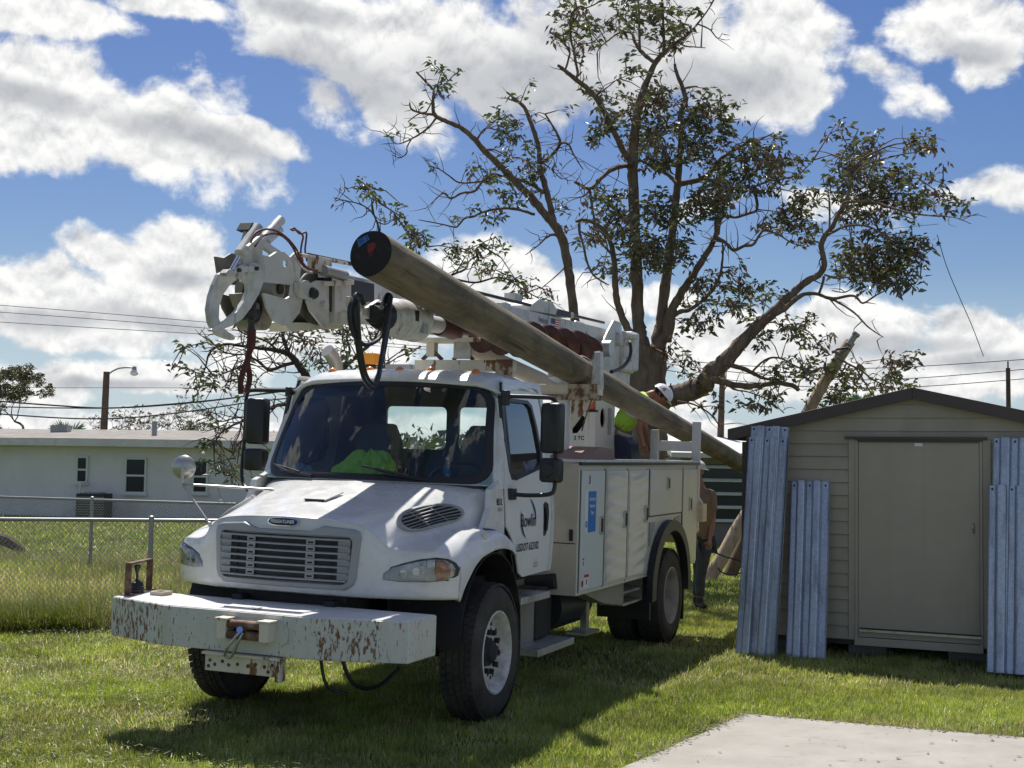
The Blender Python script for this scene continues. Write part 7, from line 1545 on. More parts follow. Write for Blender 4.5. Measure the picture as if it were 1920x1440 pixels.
MAIN_L = [(1.01,22.76,9.51,0.33,0.35,44),(1.26,23.04,9.37,0.26,0.29,32),(1.89,23.32,9.9,0.37,0.33,51),(2.34,23.6,10.09,0.4,0.31,63),(2.73,23.88,9.96,0.38,0.36,69),(1.27,24.16,10.4,0.53,0.17,27),(2.9,24.44,9.88,0.21,0.21,22),(0.69,22.9,9.51,0.16,0.16,14),(3.1,23.18,9.78,0.23,0.23,8),(1.52,23.46,9.46,0.21,0.14,7),(1.12,23.74,8.86,0.17,0.19,8),(1.38,24.02,8.7,0.15,0.15,7),(1.69,24.3,8.73,0.34,0.21,24),(1.99,22.76,8.77,0.25,0.2,17),(1.79,23.04,8.05,0.39,0.29,49),(1.48,23.32,7.93,0.3,0.26,32),(2.12,23.6,8.49,0.19,0.19,11),(2.42,23.88,8.48,0.33,0.4,67),(2.58,24.16,8.06,0.41,0.37,88),(2.3,24.44,7.88,0.37,0.31,67),(2.51,22.9,7.32,0.38,0.29,80),(3.1,23.18,8.11,0.33,0.39,76),(3.36,23.46,7.85,0.43,0.39,106),(3.53,23.74,8.46,0.3,0.28,35),(3.24,24.02,7.59,0.44,0.23,60),(3.96,24.3,8.35,0.21,0.23,19),(2.6,22.76,8.46,0.22,0.24,22),(1.31,23.04,7.6,0.15,0.17,10),(3.98,23.32,8.02,0.11,0.11,5),(4.08,23.6,7.41,0.52,0.32,103),(4.57,23.88,7.6,0.4,0.31,76),(4.89,24.16,7.34,0.35,0.31,58),(3.91,24.44,7.22,0.51,0.31,91),(3.46,22.9,6.57,0.37,0.33,86),(3.24,23.18,6.47,0.3,0.35,72),(4.35,23.46,6.98,0.43,0.26,59),(4.95,23.74,6.49,0.4,0.32,72),(5.23,24.02,6.23,0.35,0.27,46),(4.77,24.3,6.4,0.35,0.21,25),(5.09,22.76,6.54,0.24,0.24,24),(4.96,23.04,7.3,0.18,0.32,11),(2.47,23.32,6.47,0.34,0.3,63),(2.82,23.6,6.38,0.24,0.28,46),(1.51,23.88,6.75,0.29,0.27,30),(1.9,24.16,6.64,0.35,0.33,50),(1.8,24.44,6.35,0.43,0.27,56),(2.08,22.9,5.84,0.46,0.33,99),(2.34,23.18,5.59,0.31,0.33,67),(2.81,23.46,5.76,0.34,0.26,46),(2.56,23.74,5.49,0.19,0.21,20),(1.59,24.02,5.5,0.27,0.21,22),(2.04,24.3,5.51,0.29,0.23,26),(2.12,22.76,6.21,0.16,0.15,13),(1.35,23.04,5.74,0.2,0.24,13),(3.06,23.32,5.53,0.15,0.19,14),(3.48,23.6,5.2,0.32,0.3,40),(3.92,23.88,5.34,0.31,0.27,32),(4.15,24.16,4.97,0.35,0.31,47),(3.31,24.44,4.99,0.29,0.21,24),(4.13,22.9,5.02,0.2,0.2,15),(3.61,23.18,4.65,0.41,0.17,18),(3.09,23.46,4.39,0.22,0.3,21),(3.46,23.74,4.52,0.28,0.23,16),(4.72,24.02,4.98,0.23,0.17,15),(4.58,24.3,4.54,0.33,0.27,30),(4.64,22.76,4.25,0.31,0.2,24),(2.78,23.04,4.08,0.17,0.28,12),(5.73,23.32,7.85,0.17,0.26,16),(6.04,23.6,7.52,0.41,0.28,66),(6.5,23.88,7.79,0.25,0.21,26),(7.38,24.16,7.89,0.33,0.19,40),(7.74,24.44,8.04,0.14,0.16,10),(5.68,22.9,6.9,0.38,0.35,73),(6.21,23.18,7.05,0.43,0.35,88),(6.76,23.46,6.94,0.43,0.34,83),(6.46,23.74,6.63,0.49,0.3,91),(7.14,24.02,6.68,0.44,0.25,55),(7.69,24.3,6.96,0.35,0.21,36),(7.57,22.76,6.51,0.27,0.18,24),(5.8,23.04,6.35,0.24,0.2,26),(6.18,23.32,5.84,0.41,0.32,96),(6.63,23.6,5.63,0.49,0.36,136),(7.09,23.88,5.87,0.42,0.42,115),(6.4,24.16,5.51,0.42,0.25,68),(6.08,24.44,5.75,0.29,0.27,42),(6.8,22.9,5.24,0.31,0.2,37),(6.49,23.18,5.09,0.41,0.15,32),(6.95,23.46,7.23,0.23,0.19,18),(7.47,23.74,7.21,0.21,0.17,12),(5.2,24.02,4.49,0.29,0.25,28),(5.56,24.3,4.23,0.25,0.25,24),(4.66,22.76,3.63,0.33,0.25,37),(4.35,23.04,3.17,0.28,0.29,35),(5.24,23.32,3.68,0.32,0.28,42),(5.83,23.6,3.5,0.38,0.4,92),(5.71,23.88,3.14,0.44,0.25,55),(6.98,24.16,3.85,0.27,0.37,63),(6.96,24.44,3.48,0.41,0.18,41),(4.04,22.9,4.05,0.24,0.16,10),(3.99,23.18,2.91,0.17,0.17,7),(3.66,23.46,3.01,0.37,0.28,16),(3.08,23.74,3.77,0.25,0.47,26),(2.02,24.02,3.58,0.21,0.23,12),(3.11,24.3,3.33,0.19,0.29,8)]
LEFTT_B = [[(1.44,27,2.05,0.172),(1.39,27,3.13,0.138),(1.31,27,4.43,0.107),(1.23,27,5.02,0.093),(1.14,27,5.73,0.093),(1.04,27,6.28,0.093),(0.88,27,6.71,0.093),(0.65,27,6.98,0.082),(0.38,27,7.31,0.082),(0.1,27,7.58,0.072),(-0.23,27,7.93,0.072),(-0.56,27,8.23,0.064),(-0.84,27,8.54,0.057),(-1.12,27,8.78,0.05),(-1.4,27,8.9,0.046),(-1.67,27,9.04,0.043),(-1.71,27,9.32,0.032),(-1.71,27,9.54,0.027),(-1.9,27,9.76,0.021),(-2.07,27,9.93,0.018)],
[(0.86,27,6.69,0.072),(0.77,27.05,7,0.068),(0.71,27.1,7.28,0.064),(0.59,27.15,7.73,0.064),(0.5,27.2,8.07,0.057),(0.48,27.25,8.42,0.05),(0.39,27.3,8.76,0.05),(0.24,27.35,9.17,0.043),(0.15,27.4,9.35,0.04),(-0.04,27.45,9.53,0.029),(-0.21,27.5,9.68,0.018)],
[(0.52,27.2,8.1,0.036),(0.75,27.08,8.27,0.036),(0.9,26.96,8.46,0.032),(0.86,26.84,8.6,0.028),(0.73,26.72,8.79,0.021),(0.58,26.6,8.99,0.018)],
[(0.9,26.8,8.45,0.023),(1.06,26.72,8.41,0.021),(1.16,26.65,8.2,0.018),(1.27,26.58,8,0.014),(1.36,26.5,7.84,0.01)],
[(1.07,26.8,8.41,0.014),(1.14,26.7,8.45,0.011)],
[(-1.7,27,9.04,0.028),(-1.93,26.83,9.03,0.025),(-2.12,26.67,9.06,0.021),(-2.15,26.5,9.15,0.014)],
[(-1.64,27,8.97,0.023),(-1.82,26.9,8.72,0.021),(-2.08,26.8,8.51,0.018),(-2.4,26.7,8.35,0.011),(-2.57,26.6,8.49,0.008),(-2.67,26.5,8.59,0.007)],
[(-2.11,26.7,8.46,0.015),(-2.19,26.6,8.27,0.014),(-2.19,26.5,8.12,0.014),(-2.31,26.4,8,0.011),(-2.47,26.3,8.04,0.007)],
[(-1.82,26.7,9.02,0.018),(-2,26.7,8.96,0.014),(-2.19,26.7,8.81,0.011)],
[(-0.28,27,7.79,0.032),(-0.45,26.86,7.78,0.032),(-0.66,26.71,7.62,0.028),(-0.81,26.57,7.39,0.028),(-1.07,26.43,7.31,0.025),(-1.28,26.29,7.17,0.021),(-1.41,26.14,7.25,0.014),(-1.65,26,7,0.01)],
[(-0.65,27,7.68,0.023),(-0.88,26.87,7.62,0.02),(-1.14,26.73,7.59,0.018),(-1.3,26.6,7.67,0.016),(-1.51,26.47,7.79,0.013),(-1.68,26.33,7.82,0.01),(-1.82,26.2,7.94,0.007)],
[(0.41,27,7.01,0.032),(-0,26.91,7.1,0.03),(-0.33,26.82,7.08,0.027),(-0.65,26.73,6.99,0.023),(-0.83,26.64,6.88,0.022),(-0.99,26.56,6.84,0.021),(-1.14,26.47,6.65,0.021),(-1.22,26.38,6.62,0.017),(-1.48,26.29,6.66,0.014),(-1.9,26.2,6.72,0.01)],
[(0.59,27,7.46,0.043),(0.32,27.13,7.67,0.039),(-0.01,27.27,7.8,0.032),(-0.23,27.4,7.88,0.029)],
[(-0.81,27,8.49,0.023),(-0.73,26.88,8.62,0.021),(-0.6,26.75,8.72,0.018),(-0.4,26.62,8.65,0.015),(-0.24,26.5,8.57,0.01)],
[(-0.68,27,8.32,0.023),(-0.45,26.83,8.3,0.018),(-0.23,26.67,8.16,0.014),(-0.07,26.5,8.01,0.01)],
[(-0.34,27,7.92,0.018),(-0.18,27.17,8.16,0.016),(0.04,27.33,8.26,0.014),(0.37,27.5,8.16,0.014)],
[(0.95,27,6.49,0.028),(0.82,26.88,6.58,0.028),(0.65,26.75,6.5,0.021),(0.49,26.62,6.32,0.014),(0.23,26.5,6.1,0.008)],
[(0.56,27,8.08,0.018),(0.75,27,7.94,0.014),(0.94,27,7.76,0.011),(1.08,27,7.79,0.007)],
[(1.05,27,5.95,0.023),(0.82,26.5,5.66,0.014),(0.55,26,5.37,0.008)]]
LEFTT_L = [(-1.36,25.96,9.49,0.29,0.27,21),(-1.59,26.24,9.74,0.13,0.15,5),(-1.84,26.52,9.24,0.19,0.15,4),(-2.14,26.8,8.71,0.26,0.13,3),(-2.38,27.08,8.5,0.22,0.15,2),(-0.11,27.36,9.41,0.14,0.14,3),(0.21,27.64,9.66,0.17,0.15,6),(-0.24,26.1,8.61,0.38,0.29,33),(-0.1,26.38,8.33,0.25,0.25,24),(0.36,26.66,8.06,0.43,0.26,23),(0.09,26.94,7.95,0.39,0.28,22),(-0.84,27.22,8.06,0.17,0.28,9),(-0.4,27.5,7.9,0.49,0.2,14),(0.79,25.96,7.78,0.23,0.19,7),(-0.38,26.24,7.28,0.48,0.23,18),(-0,26.52,7.24,0.53,0.19,13),(-0.51,26.8,6.96,0.24,0.17,12),(0.26,27.08,7.6,0.32,0.22,10),(-1.13,27.36,6.94,0.2,0.11,3),(1.06,27.64,7.19,0.26,0.2,7),(0.92,26.1,8.85,0.21,0.13,2),(-1.61,26.38,7.85,0.15,0.23,2),(-0.7,26.66,7.12,0.32,0.15,5),(0.35,26.94,8.89,0.15,0.15,3),(1.21,27.22,6.65,0.22,0.24,5)]
DARK_B = [[(-3.5,21.5,1.57,0.137),(-3.48,21.5,1.95,0.123),(-3.42,21.5,2.25,0.11),(-3.3,21.5,2.51,0.097),(-3.15,21.5,2.77,0.085),(-3.2,21.5,3.03,0.08),(-3.31,21.5,3.26,0.07),(-3.46,21.5,3.48,0.057),(-3.62,21.5,3.64,0.048),(-3.84,21.5,3.7,0.037),(-4.14,21.5,3.73,0.028),(-4.4,21.5,3.76,0.024),(-4.62,21.5,3.78,0.023),(-4.79,21.5,3.72,0.018),(-4.9,21.5,3.61,0.017),(-4.95,21.5,3.39,0.012),(-5.01,21.5,3.26,0.008)],
[(-3.53,21.5,3.5,0.034),(-3.68,21.38,3.44,0.028),(-3.87,21.25,3.36,0.025),(-4,21.12,3.46,0.022),(-4.12,21,3.52,0.019),(-4.22,20.88,3.4,0.017),(-4.32,20.75,3.33,0.014),(-4.47,20.62,3.25,0.011),(-4.59,20.5,3.2,0.007)],
[(-3.58,21.5,3.6,0.034),(-3.68,21.58,3.78,0.031),(-3.75,21.67,3.99,0.029),(-3.69,21.75,4.11,0.023),(-3.59,21.83,4.12,0.02),(-3.53,21.92,4.01,0.017),(-3.45,22,3.89,0.014)],
[(-3.19,21.5,3,0.051),(-3.03,21.67,3.21,0.046),(-2.8,21.83,3.4,0.04),(-2.58,22,3.66,0.035),(-2.32,22.17,3.92,0.029),(-2.07,22.33,4.17,0.024),(-1.87,22.5,4.32,0.018)],
[(-3.29,21.5,2.47,0.045),(-3.42,21.44,2.68,0.042),(-3.54,21.39,2.8,0.037),(-3.74,21.33,2.8,0.031),(-3.9,21.28,2.71,0.028),(-4.06,21.22,2.6,0.023),(-4.26,21.17,2.53,0.02),(-4.44,21.11,2.44,0.017),(-4.57,21.06,2.34,0.014),(-4.66,21,2.18,0.01)],
[(-4.01,21,2.58,0.017),(-4.15,20.92,2.59,0.014),(-4.32,20.84,2.57,0.012),(-4.51,20.76,2.51,0.01),(-4.66,20.68,2.59,0.008),(-4.76,20.6,2.6,0.005)],
[(-4.25,21,2.51,0.014),(-4.25,20.87,2.31,0.011),(-4.32,20.73,2.1,0.01),(-4.25,20.6,1.94,0.008)],
[(-4.06,20.8,2.44,0.012),(-4.17,20.65,2.18,0.01),(-4.19,20.5,1.86,0.008)],
[(-3.78,21.4,3.69,0.02),(-3.94,21.3,3.82,0.017),(-4.17,21.2,3.89,0.014),(-4.33,21.1,3.96,0.011),(-4.39,21,4.12,0.008)],
[(-4.21,21.4,3.72,0.017),(-4.33,21.4,3.61,0.014),(-4.64,21.4,3.65,0.011),(-4.85,21.4,3.81,0.008),(-5.07,21.4,3.94,0.006)],
[(-4.46,21.4,3.39,0.011),(-4.48,21.2,3.21,0.009),(-4.53,21,3.07,0.007)],
[(-2.76,21.5,3.38,0.023),(-2.65,21.67,3.7,0.02),(-2.72,21.83,3.98,0.017),(-2.62,22,4.26,0.012)],
[(-2.52,21.5,3.62,0.017),(-2.35,21.67,3.44,0.014),(-2.1,21.83,3.5,0.012),(-1.9,22,3.65,0.009)],
[(-2.3,22,3.91,0.017),(-2.02,22.08,4.63,0.02),(-2.19,22.15,5.36,0.02),(-2.26,22.22,5.73,0.018),(-2.32,22.3,5.97,0.018),(-2.43,22.38,6.15,0.015),(-2.62,22.45,6.28,0.012),(-2.91,22.52,6.36,0.009),(-3.1,22.6,6.42,0.006)],
[(-2.35,22.5,6,0.012),(-2.17,22.5,5.96,0.009),(-1.95,22.5,6.15,0.006)],
[(-2,22,4.18,0.026),(-1.54,22.2,4.66,0.023),(-1.11,22.4,5.05,0.021),(-0.83,22.6,5.22,0.018),(-0.77,22.8,5.39,0.015),(-0.59,23,5.56,0.012)],
[(-1.12,22.6,5.08,0.019),(-0.66,22.7,5.01,0.018),(-0.21,22.8,5.12,0.015),(0.2,22.9,4.91,0.012),(0.44,23,4.79,0.009)],
[(-1.73,22.4,4.54,0.018),(-1.7,22.55,5.06,0.015),(-1.77,22.7,5.54,0.012)]]
DARK_L = [(-5.01,20.46,3.64,0.18,0.16,7),(-5.11,20.74,3.33,0.18,0.2,13),(-5,21.02,3.08,0.29,0.18,19),(-4.64,21.3,3.11,0.39,0.17,23),(-4.36,21.58,3.22,0.28,0.19,15),(-4.9,21.86,3.33,0.31,0.14,9),(-5.12,22.14,2.81,0.16,0.11,3),(-4.63,20.6,3.74,0.25,0.13,6),(-4.37,20.88,4.03,0.25,0.13,6),(-4.08,21.16,3.89,0.25,0.12,5),(-3.49,21.44,3.91,0.34,0.19,16),(-3.15,21.72,4.12,0.31,0.17,18),(-3.27,22,3.81,0.26,0.23,17),(-2.83,20.46,3.43,0.33,0.29,50),(-2.67,20.74,3.96,0.3,0.2,27),(-2.65,21.02,3.39,0.2,0.2,18),(-2.31,21.3,3.52,0.39,0.12,20),(-1.74,21.58,3.71,0.22,0.12,9),(-2.29,21.86,4.06,0.38,0.16,12),(-1.92,22.14,3.93,0.21,0.12,7),(-3.96,20.6,3.52,0.16,0.1,3),(-4.69,20.88,2.2,0.17,0.15,14),(-4.78,21.16,2.44,0.15,0.1,5),(-4.63,21.44,1.76,0.14,0.1,7),(-4.47,21.72,1.72,0.23,0.16,20),(-4.81,22,2.06,0.12,0.12,5),(-4.59,20.46,1.85,0.18,0.13,11),(-4.22,20.74,2.72,0.17,0.1,3),(-4.44,21.02,2.52,0.18,0.08,3),(-1.87,21.3,3,0.43,0.1,9),(-2.4,21.58,6.4,0.19,0.19,20),(-1.96,21.86,6.02,0.19,0.16,16),(-2.82,22.14,6.32,0.25,0.09,6),(-2.16,20.6,6.03,0.16,0.16,12),(-1.56,20.88,5.38,0.22,0.18,40),(-1.7,21.16,5.55,0.1,0.1,6),(-0.79,21.44,5.35,0.33,0.17,36),(-0.3,21.72,5.5,0.17,0.14,13),(-0.56,22,5.18,0.28,0.14,14),(-0.19,20.46,4.86,0.29,0.11,19),(0.18,20.74,4.67,0.3,0.13,23),(0.48,21.02,4.58,0.17,0.1,7),(-0.97,21.3,5.16,0.21,0.1,7),(0.33,21.58,4.52,0.26,0.09,7)]

def bark(name, c0, c1):
    m = bpy.data.materials.new(name); m.use_nodes = True; T = NT(m.node_tree); b = m.node_tree.nodes['Principled BSDF']
    c = T.new('ShaderNodeTexCoord').outputs['Object']
    n = T.noise(T.mapping(c, scale=(5,5,1.4)), 2.0, 8, 0.65); n2 = T.noise(c, 1.7, 5, 0.6)
    base = T.mix(T.ramp(n, 0.36, 0.66), c0, c1); base = T.mix(T.ramp(n2, 0.56, 0.75, 0, 0.6), base, (0.23,0.20,0.165))
    T.l.new(base, b.inputs['Base Color']); b.inputs['Roughness'].default_value = 0.9
    T.l.new(T.bump(n, 0.03), b.inputs['Normal']); return m
M_bark = bark('brown_bark', (0.12,0.082,0.062), (0.25,0.185,0.14)); M_bark2 = bark('dark_bark', (0.045,0.032,0.026), (0.10,0.075,0.058))
def leaf_cloud(clusters, anchors, size, seed, green=((0.035,0.050,0.018),(0.115,0.150,0.055)), dead=0.24, depth=0.9, rmul=1.0, lpc=8):
    """rosettes of leaf blades on twigs; anchors = points of the woody skeleton"""
    Q = np.random.RandomState(seed); A0_ = np.array(anchors); A_ = np.zeros((len(A0_)+6000, 3)); nA = len(A0_); A_[:nA] = A0_; wgt = np.ones(len(A_)); V = []; Cc = []; tw = MB()
    for (x, y, z, rx, rz, cnt) in clusters:
        nc = max(1, int(cnt*rmul/lpc))
        for i in range(nc):
            while True:
                p = Q.uniform(-1, 1, 3)
                if p.dot(p) <= 1: break
            c = np.array([x+p[0]*rx, y+p[1]*depth, z+p[2]*rz])
            d = A_[:nA]-c; d2 = (d*d).sum(1)*wgt[:nA]; k = int(np.argmin(d2))
            a = A_[k].copy(); L_ = float(np.linalg.norm(a-c))
            if nA < len(A_): A_[nA] = c; wgt[nA] = 1.5; nA += 1
            if L_ < 1.6:
                mid = (a+c)/2+np.array([Q.uniform(-.12,.12), Q.uniform(-.12,.12), Q.uniform(-.02,.20)])*L_
                tw.tube([tuple(a), tuple(mid), tuple(c)], [0.010+0.008*L_, 0.009, 0.006], 4, caps=False)
            isdead = Q.rand() < dead
            nl_ = int(lpc*(0.6+0.8*Q.rand()))
            for j in range(nl_):
                th = Q.rand()*2*PI; up_ = -0.9 if isdead else Q.uniform(-0.55, 0.65)
                dr = np.array([math.cos(th), math.sin(th), up_]); dr /= np.linalg.norm(dr)
                L2 = size*(0.6+0.7*Q.rand())*(0.8 if isdead else 1); b0_ = c+dr*0.01+Q.uniform(-1,1,3)*0.085
                sd_ = np.cross(dr, Q.uniform(-1,1,3)); sd_ /= (np.linalg.norm(sd_)+1e-6); W_ = L2*0.22
                tip = b0_+dr*L2+np.array([0,0,-0.25*L2]); m1 = b0_+dr*L2*0.45
                V.append([b0_, m1-sd_*W_, tip]); V.append([b0_, tip, m1+sd_*W_])
                t = Q.rand(); col = np.array(green[0])*(1-t)+np.array(green[1])*t
                if isdead: col = np.array([0.085,0.050,0.032])*(0.5+Q.rand())
                elif Q.rand() < 0.05: col = np.array([0.17,0.15,0.05])
                Cc.append(col); Cc.append(col*0.93)
    return np.array(V), np.array(Cc), tw
def build_tree(name, branches, clusters, label, bm_, seed, size=0.12, spur=0.5, group=None, rmul=1.0, **kw):
    Q = random.Random(seed); o0 = Vector(branches[0][0][:3]); o0.z = 0
    root = empty(name, o0, 0, label, 'tree', group); anchors = []
    tr = MB()
    for bi, br in enumerate(branches):
        pts = crom([q[:3] for q in br], 5); rs = [q[3] for q in br]; rr_ = []
        for i in range(len(pts)):
            t = i/5; k = min(int(t), len(rs)-2); rr_.append(lerp(rs[k], rs[k+1], t-k)*(1+0.06*math.sin(i*1.7+bi)))
        pts = [p+Vector((Q.uniform(-1,1), Q.uniform(-1,1), Q.uniform(-1,1)))*min(0.02, rr_[i]*0.12) for i, p in enumerate(pts)]
        tr.tube([p-o0 for p in pts], rr_, 12 if max(rs) > 0.08 else 7)
        anchors += [tuple(p) for i, p in enumerate(pts) if rr_[i] < 0.11]
        # short bare spurs and twigs along the limb
        if rs[-1] < 0.06:
            for i in range(3, len(pts)-1):
                if rr_[i] < 0.07 and Q.random() < spur:
                    d = (pts[min(i+1,len(pts)-1)]-pts[i-1]).normalized(); s_ = Vector((Q.uniform(-1,1), Q.uniform(-1,1)*0.7, Q.uniform(-0.7,1))).normalized()
                    L_ = Q.uniform(0.15, 0.65); p = pts[i]-o0; q = [p]; 
                    for k in range(3):
                        s_ = (s_+Vector((Q.uniform(-.5,.5), Q.uniform(-.5,.5), Q.uniform(-.5,.5)))+d*0.25).normalized(); q.append(q[-1]+s_*L_/3)
                    tr.tube(q, [min(0.014, rr_[i]*0.5), 0.009, 0.006, 0.003], 4, caps=False)
    V, Cc, tw = leaf_cloud(clusters, anchors, size, seed, rmul=rmul, **kw)
    tr.v += []; o_ = len(tr.v); tr.v += [(v[0]-o0.x, v[1]-o0.y, v[2]) for v in tw.v]; tr.f += [tuple(o_+i for i in f) for f in tw.f]
    me = bpy.data.meshes.new('trunk'); me.from_pydata(tr.v, [], tr.f); me.polygons.foreach_set('use_smooth', [True]*len(me.polygons)); me.materials.append(bm_)
    t = bpy.data.objects.new('trunk', me); COL.objects.link(t); t.parent = root
    c = tri_mesh('crown', V-np.array([o0.x, o0.y, 0]), Cc, M_leaf); c.parent = root
    return root
build_tree('storm_damaged_tree', MAIN_B, MAIN_L, 'largest tree, thick brown trunk splitting into several limbs behind the truck', M_bark, 5, 0.145, spur=0.30, rmul=3.3, dead=0.30, green=((0.035,0.046,0.018),(0.13,0.145,0.055)))
build_tree('storm_damaged_tree', LEFTT_B, LEFTT_L, 'slimmer leaning tree with broken top left of the largest trunk', M_bark, 6, 0.150, spur=0.45, rmul=4.2)
build_tree('storm_damaged_tree', DARK_B, DARK_L, 'dark tangled tree with drooping twigs behind the cab', M_bark2, 8, 0.115, spur=0.75, depth=0.7, rmul=3.6, green=((0.035,0.05,0.015),(0.10,0.14,0.04)))
# distant wind-stripped trees
def bare_tree(base, H, spread, seed, label, leaves=500, lsize=0.22, green=((0.05,0.06,0.03),(0.11,0.12,0.05)), group='distant trees behind the bungalow', r0=0.22):
    Q = random.Random(seed); br = []; ends = []
    def grow(p, d, L_, r, lv):
        pts = [(p.x, p.y, p.z, r)]; 
        for k in range(4):
            d = (d+Vector((Q.uniform(-.35,.35), Q.uniform(-.35,.35), Q.uniform(-.15,.25)))).normalized(); p = p+d*L_/4; r *= 0.90; pts.append((p.x, p.y, p.z, max(r, 0.012)))
        br.append(pts)
        if lv == 0: ends.append(p); return
        for k in range(3 if lv > 1 else 4):
            a = Q.uniform(0, 2*PI); s_ = Vector((math.cos(a)*spread, math.sin(a)*spread, Q.uniform(0.05, 0.9))); grow(p, (d*0.45+s_).normalized(), L_*Q.uniform(0.6, 0.85), r*0.66, lv-1)
    grow(Vector(base), Vector((0,0,1)), H*0.34, r0, 4)
    cl = [(e.x, e.y, e.z, 0.35, 0.3, 8) for e in ends]
    kf = leaves/max(1, len(cl)*8)
    return build_tree('bare_tree', br, cl, label, M_bark2, seed, lsize, spur=0.0, group=None, rmul=max(kf, 0.13), green=green, depth=0.35, dead=0.3, lpc=8)
b0 = Vector((-30.623, 85, 0.434)); b0.z = 0; bare_tree(b0, 9.6, 1.3, 21, 'large bare tree with thin leaves at the far left behind the bungalow', 14000, 0.20)
b0 = Vector((-32.058, 110, 0.115)); b0.z = 0; bare_tree(b0, 6.8, 1.3, 22, 'distant bare tree just right of the street lamp pole', 900)
b0 = Vector((-27.258, 105, 0.25)); b0.z = 0; bare_tree(b0, 7.8, 1.3, 23, 'distant bare tree above the roof between lamp and mirror', 1500)
b0 = Vector((-27.293, 112, 0.166)); b0.z = 0; bare_tree(b0, 6.5, 1.3, 24, 'smallest distant bare tree at the right end of the roof', 900)
# fan palm above the roof
def palm(base, H, R_, label, seed, n=26):
    Q = random.Random(seed); root = empty('palm_tree', base, 0, label, 'palm tree')
    m_ = MB(); m_.cyl((0,0,0),(0,0,H),0.18,0.15,n=10); m_.build('trunk', M_bark2, root, smooth=True); V = []; Cc = []
    for k in range(n):
        a = Q.uniform(0, 2*PI); e = Q.uniform(-0.2, 1.2); d = Vector((math.cos(a)*math.cos(e), math.sin(a)*math.cos(e), math.sin(e))); hub = Vector((0,0,H))+d*R_*0.45
        sd_ = d.cross(Vector((0,0,1))).normalized(); u2 = sd_.cross(d)
        for j in range(18):
            t = lerp(-1.25, 1.25, j/17); dd_ = (d*math.cos(t)+sd_*math.sin(t)+u2*Q.uniform(-.1,.1)).normalized(); tip = hub+dd_*R_*0.6+Vector((0,0,-0.15*R_*abs(t))); w_ = u2.cross(dd_)*0.05
            V.append([tuple(hub-w_*0.3), tuple(hub+dd_*R_*0.3+dd_.cross(u2)*0.06), tuple(tip)]); V.append([tuple(hub), tuple(tip), tuple(hub+dd_*R_*0.3-dd_.cross(u2)*0.06)])
            c = np.array([0.10,0.19,0.04])*Q.uniform(0.6, 1.2); Cc += [c, c]
    c = tri_mesh('crown', np.array(V), np.array(Cc), M_leaf); c.parent = root
b0 = Vector((-23.934, 72, 0.692)); b0.z = 0; palm(b0, 2.7, 1.5, 'low bright green fan palm rising over the bungalow roof', 3)
b0 = Vector((15.647, 60, 1.455)); b0.z = 0; palm(b0, 4.6, 0.9, 'small palm top peeping over the left slope of the shed roof', 4, 12)
# hazy far tree line and hedge that closes the gap behind the truck
def belt(name, pts, h, n, size, seed, label, col=((0.05,0.065,0.03),(0.11,0.13,0.055))):
    Q = np.random.RandomState(seed); t = Q.rand(n); P0_ = np.array(pts[0]); P1_ = np.array(pts[1]); hh_ = h*(0.45+0.55*vnoise(t*40+seed, t*0+3.3, 1.0, 40+seed))
    c = P0_+(P1_-P0_)*t[:,None]; z = hh_*Q.rand(n)**0.8; c = np.stack([c[:,0]+Q.randn(n)*1.0, c[:,1]+Q.randn(n)*1.5, z], -1)
    d = Q.randn(n,3)*size; e = Q.randn(n,3)*size; V = np.stack([c, c+d, c+e], 1); V[:,:,2] = np.maximum(V[:,:,2], 0)
    u_ = Q.rand(n)[:,None]; o_ = tri_mesh(name, V, np.array(col[0])*(1-u_)+np.array(col[1])*u_, M_leaf); return tag(o_, label, 'trees', kind='stuff')
belt('far_trees', [(-70,140),(90,130)], 5.0, 26000, 0.42, 1, 'far low tree line along the horizon')
belt('hedge', [(1.5,40),(8.5,39)], 2.7, 9000, 0.11, 2, 'shrubs behind the truck bed beside the grey neighbour house')
belt('hedge', [(-4.2,44),(1.8,43)], 3.4, 11000, 0.13, 3, 'hanging foliage seen through the rear windows of the cab')

# ================================================================== PEOPLE
M_skin = mat('sunburnt_skin', (0.32,0.15,0.10), rough=0.55, var=0.12, vscale=30)
M_hat = mat('white_hard_hat', (0.72,0.73,0.74), rough=0.25, coat=0.4)
M_lime = mat('lime_safety_shirt', (0.42,0.72,0.08), rough=0.85, var=0.12, vscale=14, bump=0.004, bscale=18)
M_brown = mat('brown_work_shirt', (0.22,0.155,0.105), rough=0.9, var=0.12, vscale=10, bump=0.004, bscale=16)
M_tan = mat('tan_work_trousers', (0.24,0.20,0.15), rough=0.9, var=0.15, vscale=9, bump=0.004, bscale=14)
M_jeans = mat('faded_dark_jeans', (0.055,0.065,0.075), rough=0.9, var=0.25, vscale=8, bump=0.004, bscale=16, grime=(0.16,0.15,0.13), gscale=4)
M_boot = mat('dark_brown_boot', (0.035,0.024,0.018), rough=0.7, var=0.3)
M_hair = mat('dark_hair', (0.03,0.02,0.015), rough=0.9)
def skin_mesh(name, nodes, edges, mat_, parent, root=0, sub=2):
    """nodes: (point, rx, ry); one continuous skinned surface"""
    me = bpy.data.meshes.new(name); me.from_pydata([tuple(n[0]) for n in nodes], edges, [])
    o = bpy.data.objects.new(name, me); COL.objects.link(o); o.parent = parent
    md = o.modifiers.new('skin', 'SKIN'); md.use_smooth_shade = True
    for i, n in enumerate(nodes):
        sv = me.skin_vertices[0].data[i]; sv.radius = (n[1], n[2] if len(n) > 2 else n[1]); sv.use_root = (i == root)
    ss = o.modifiers.new('sub', 'SUBSURF'); ss.levels = sub; ss.render_levels = sub
    me.materials.append(mat_); return o
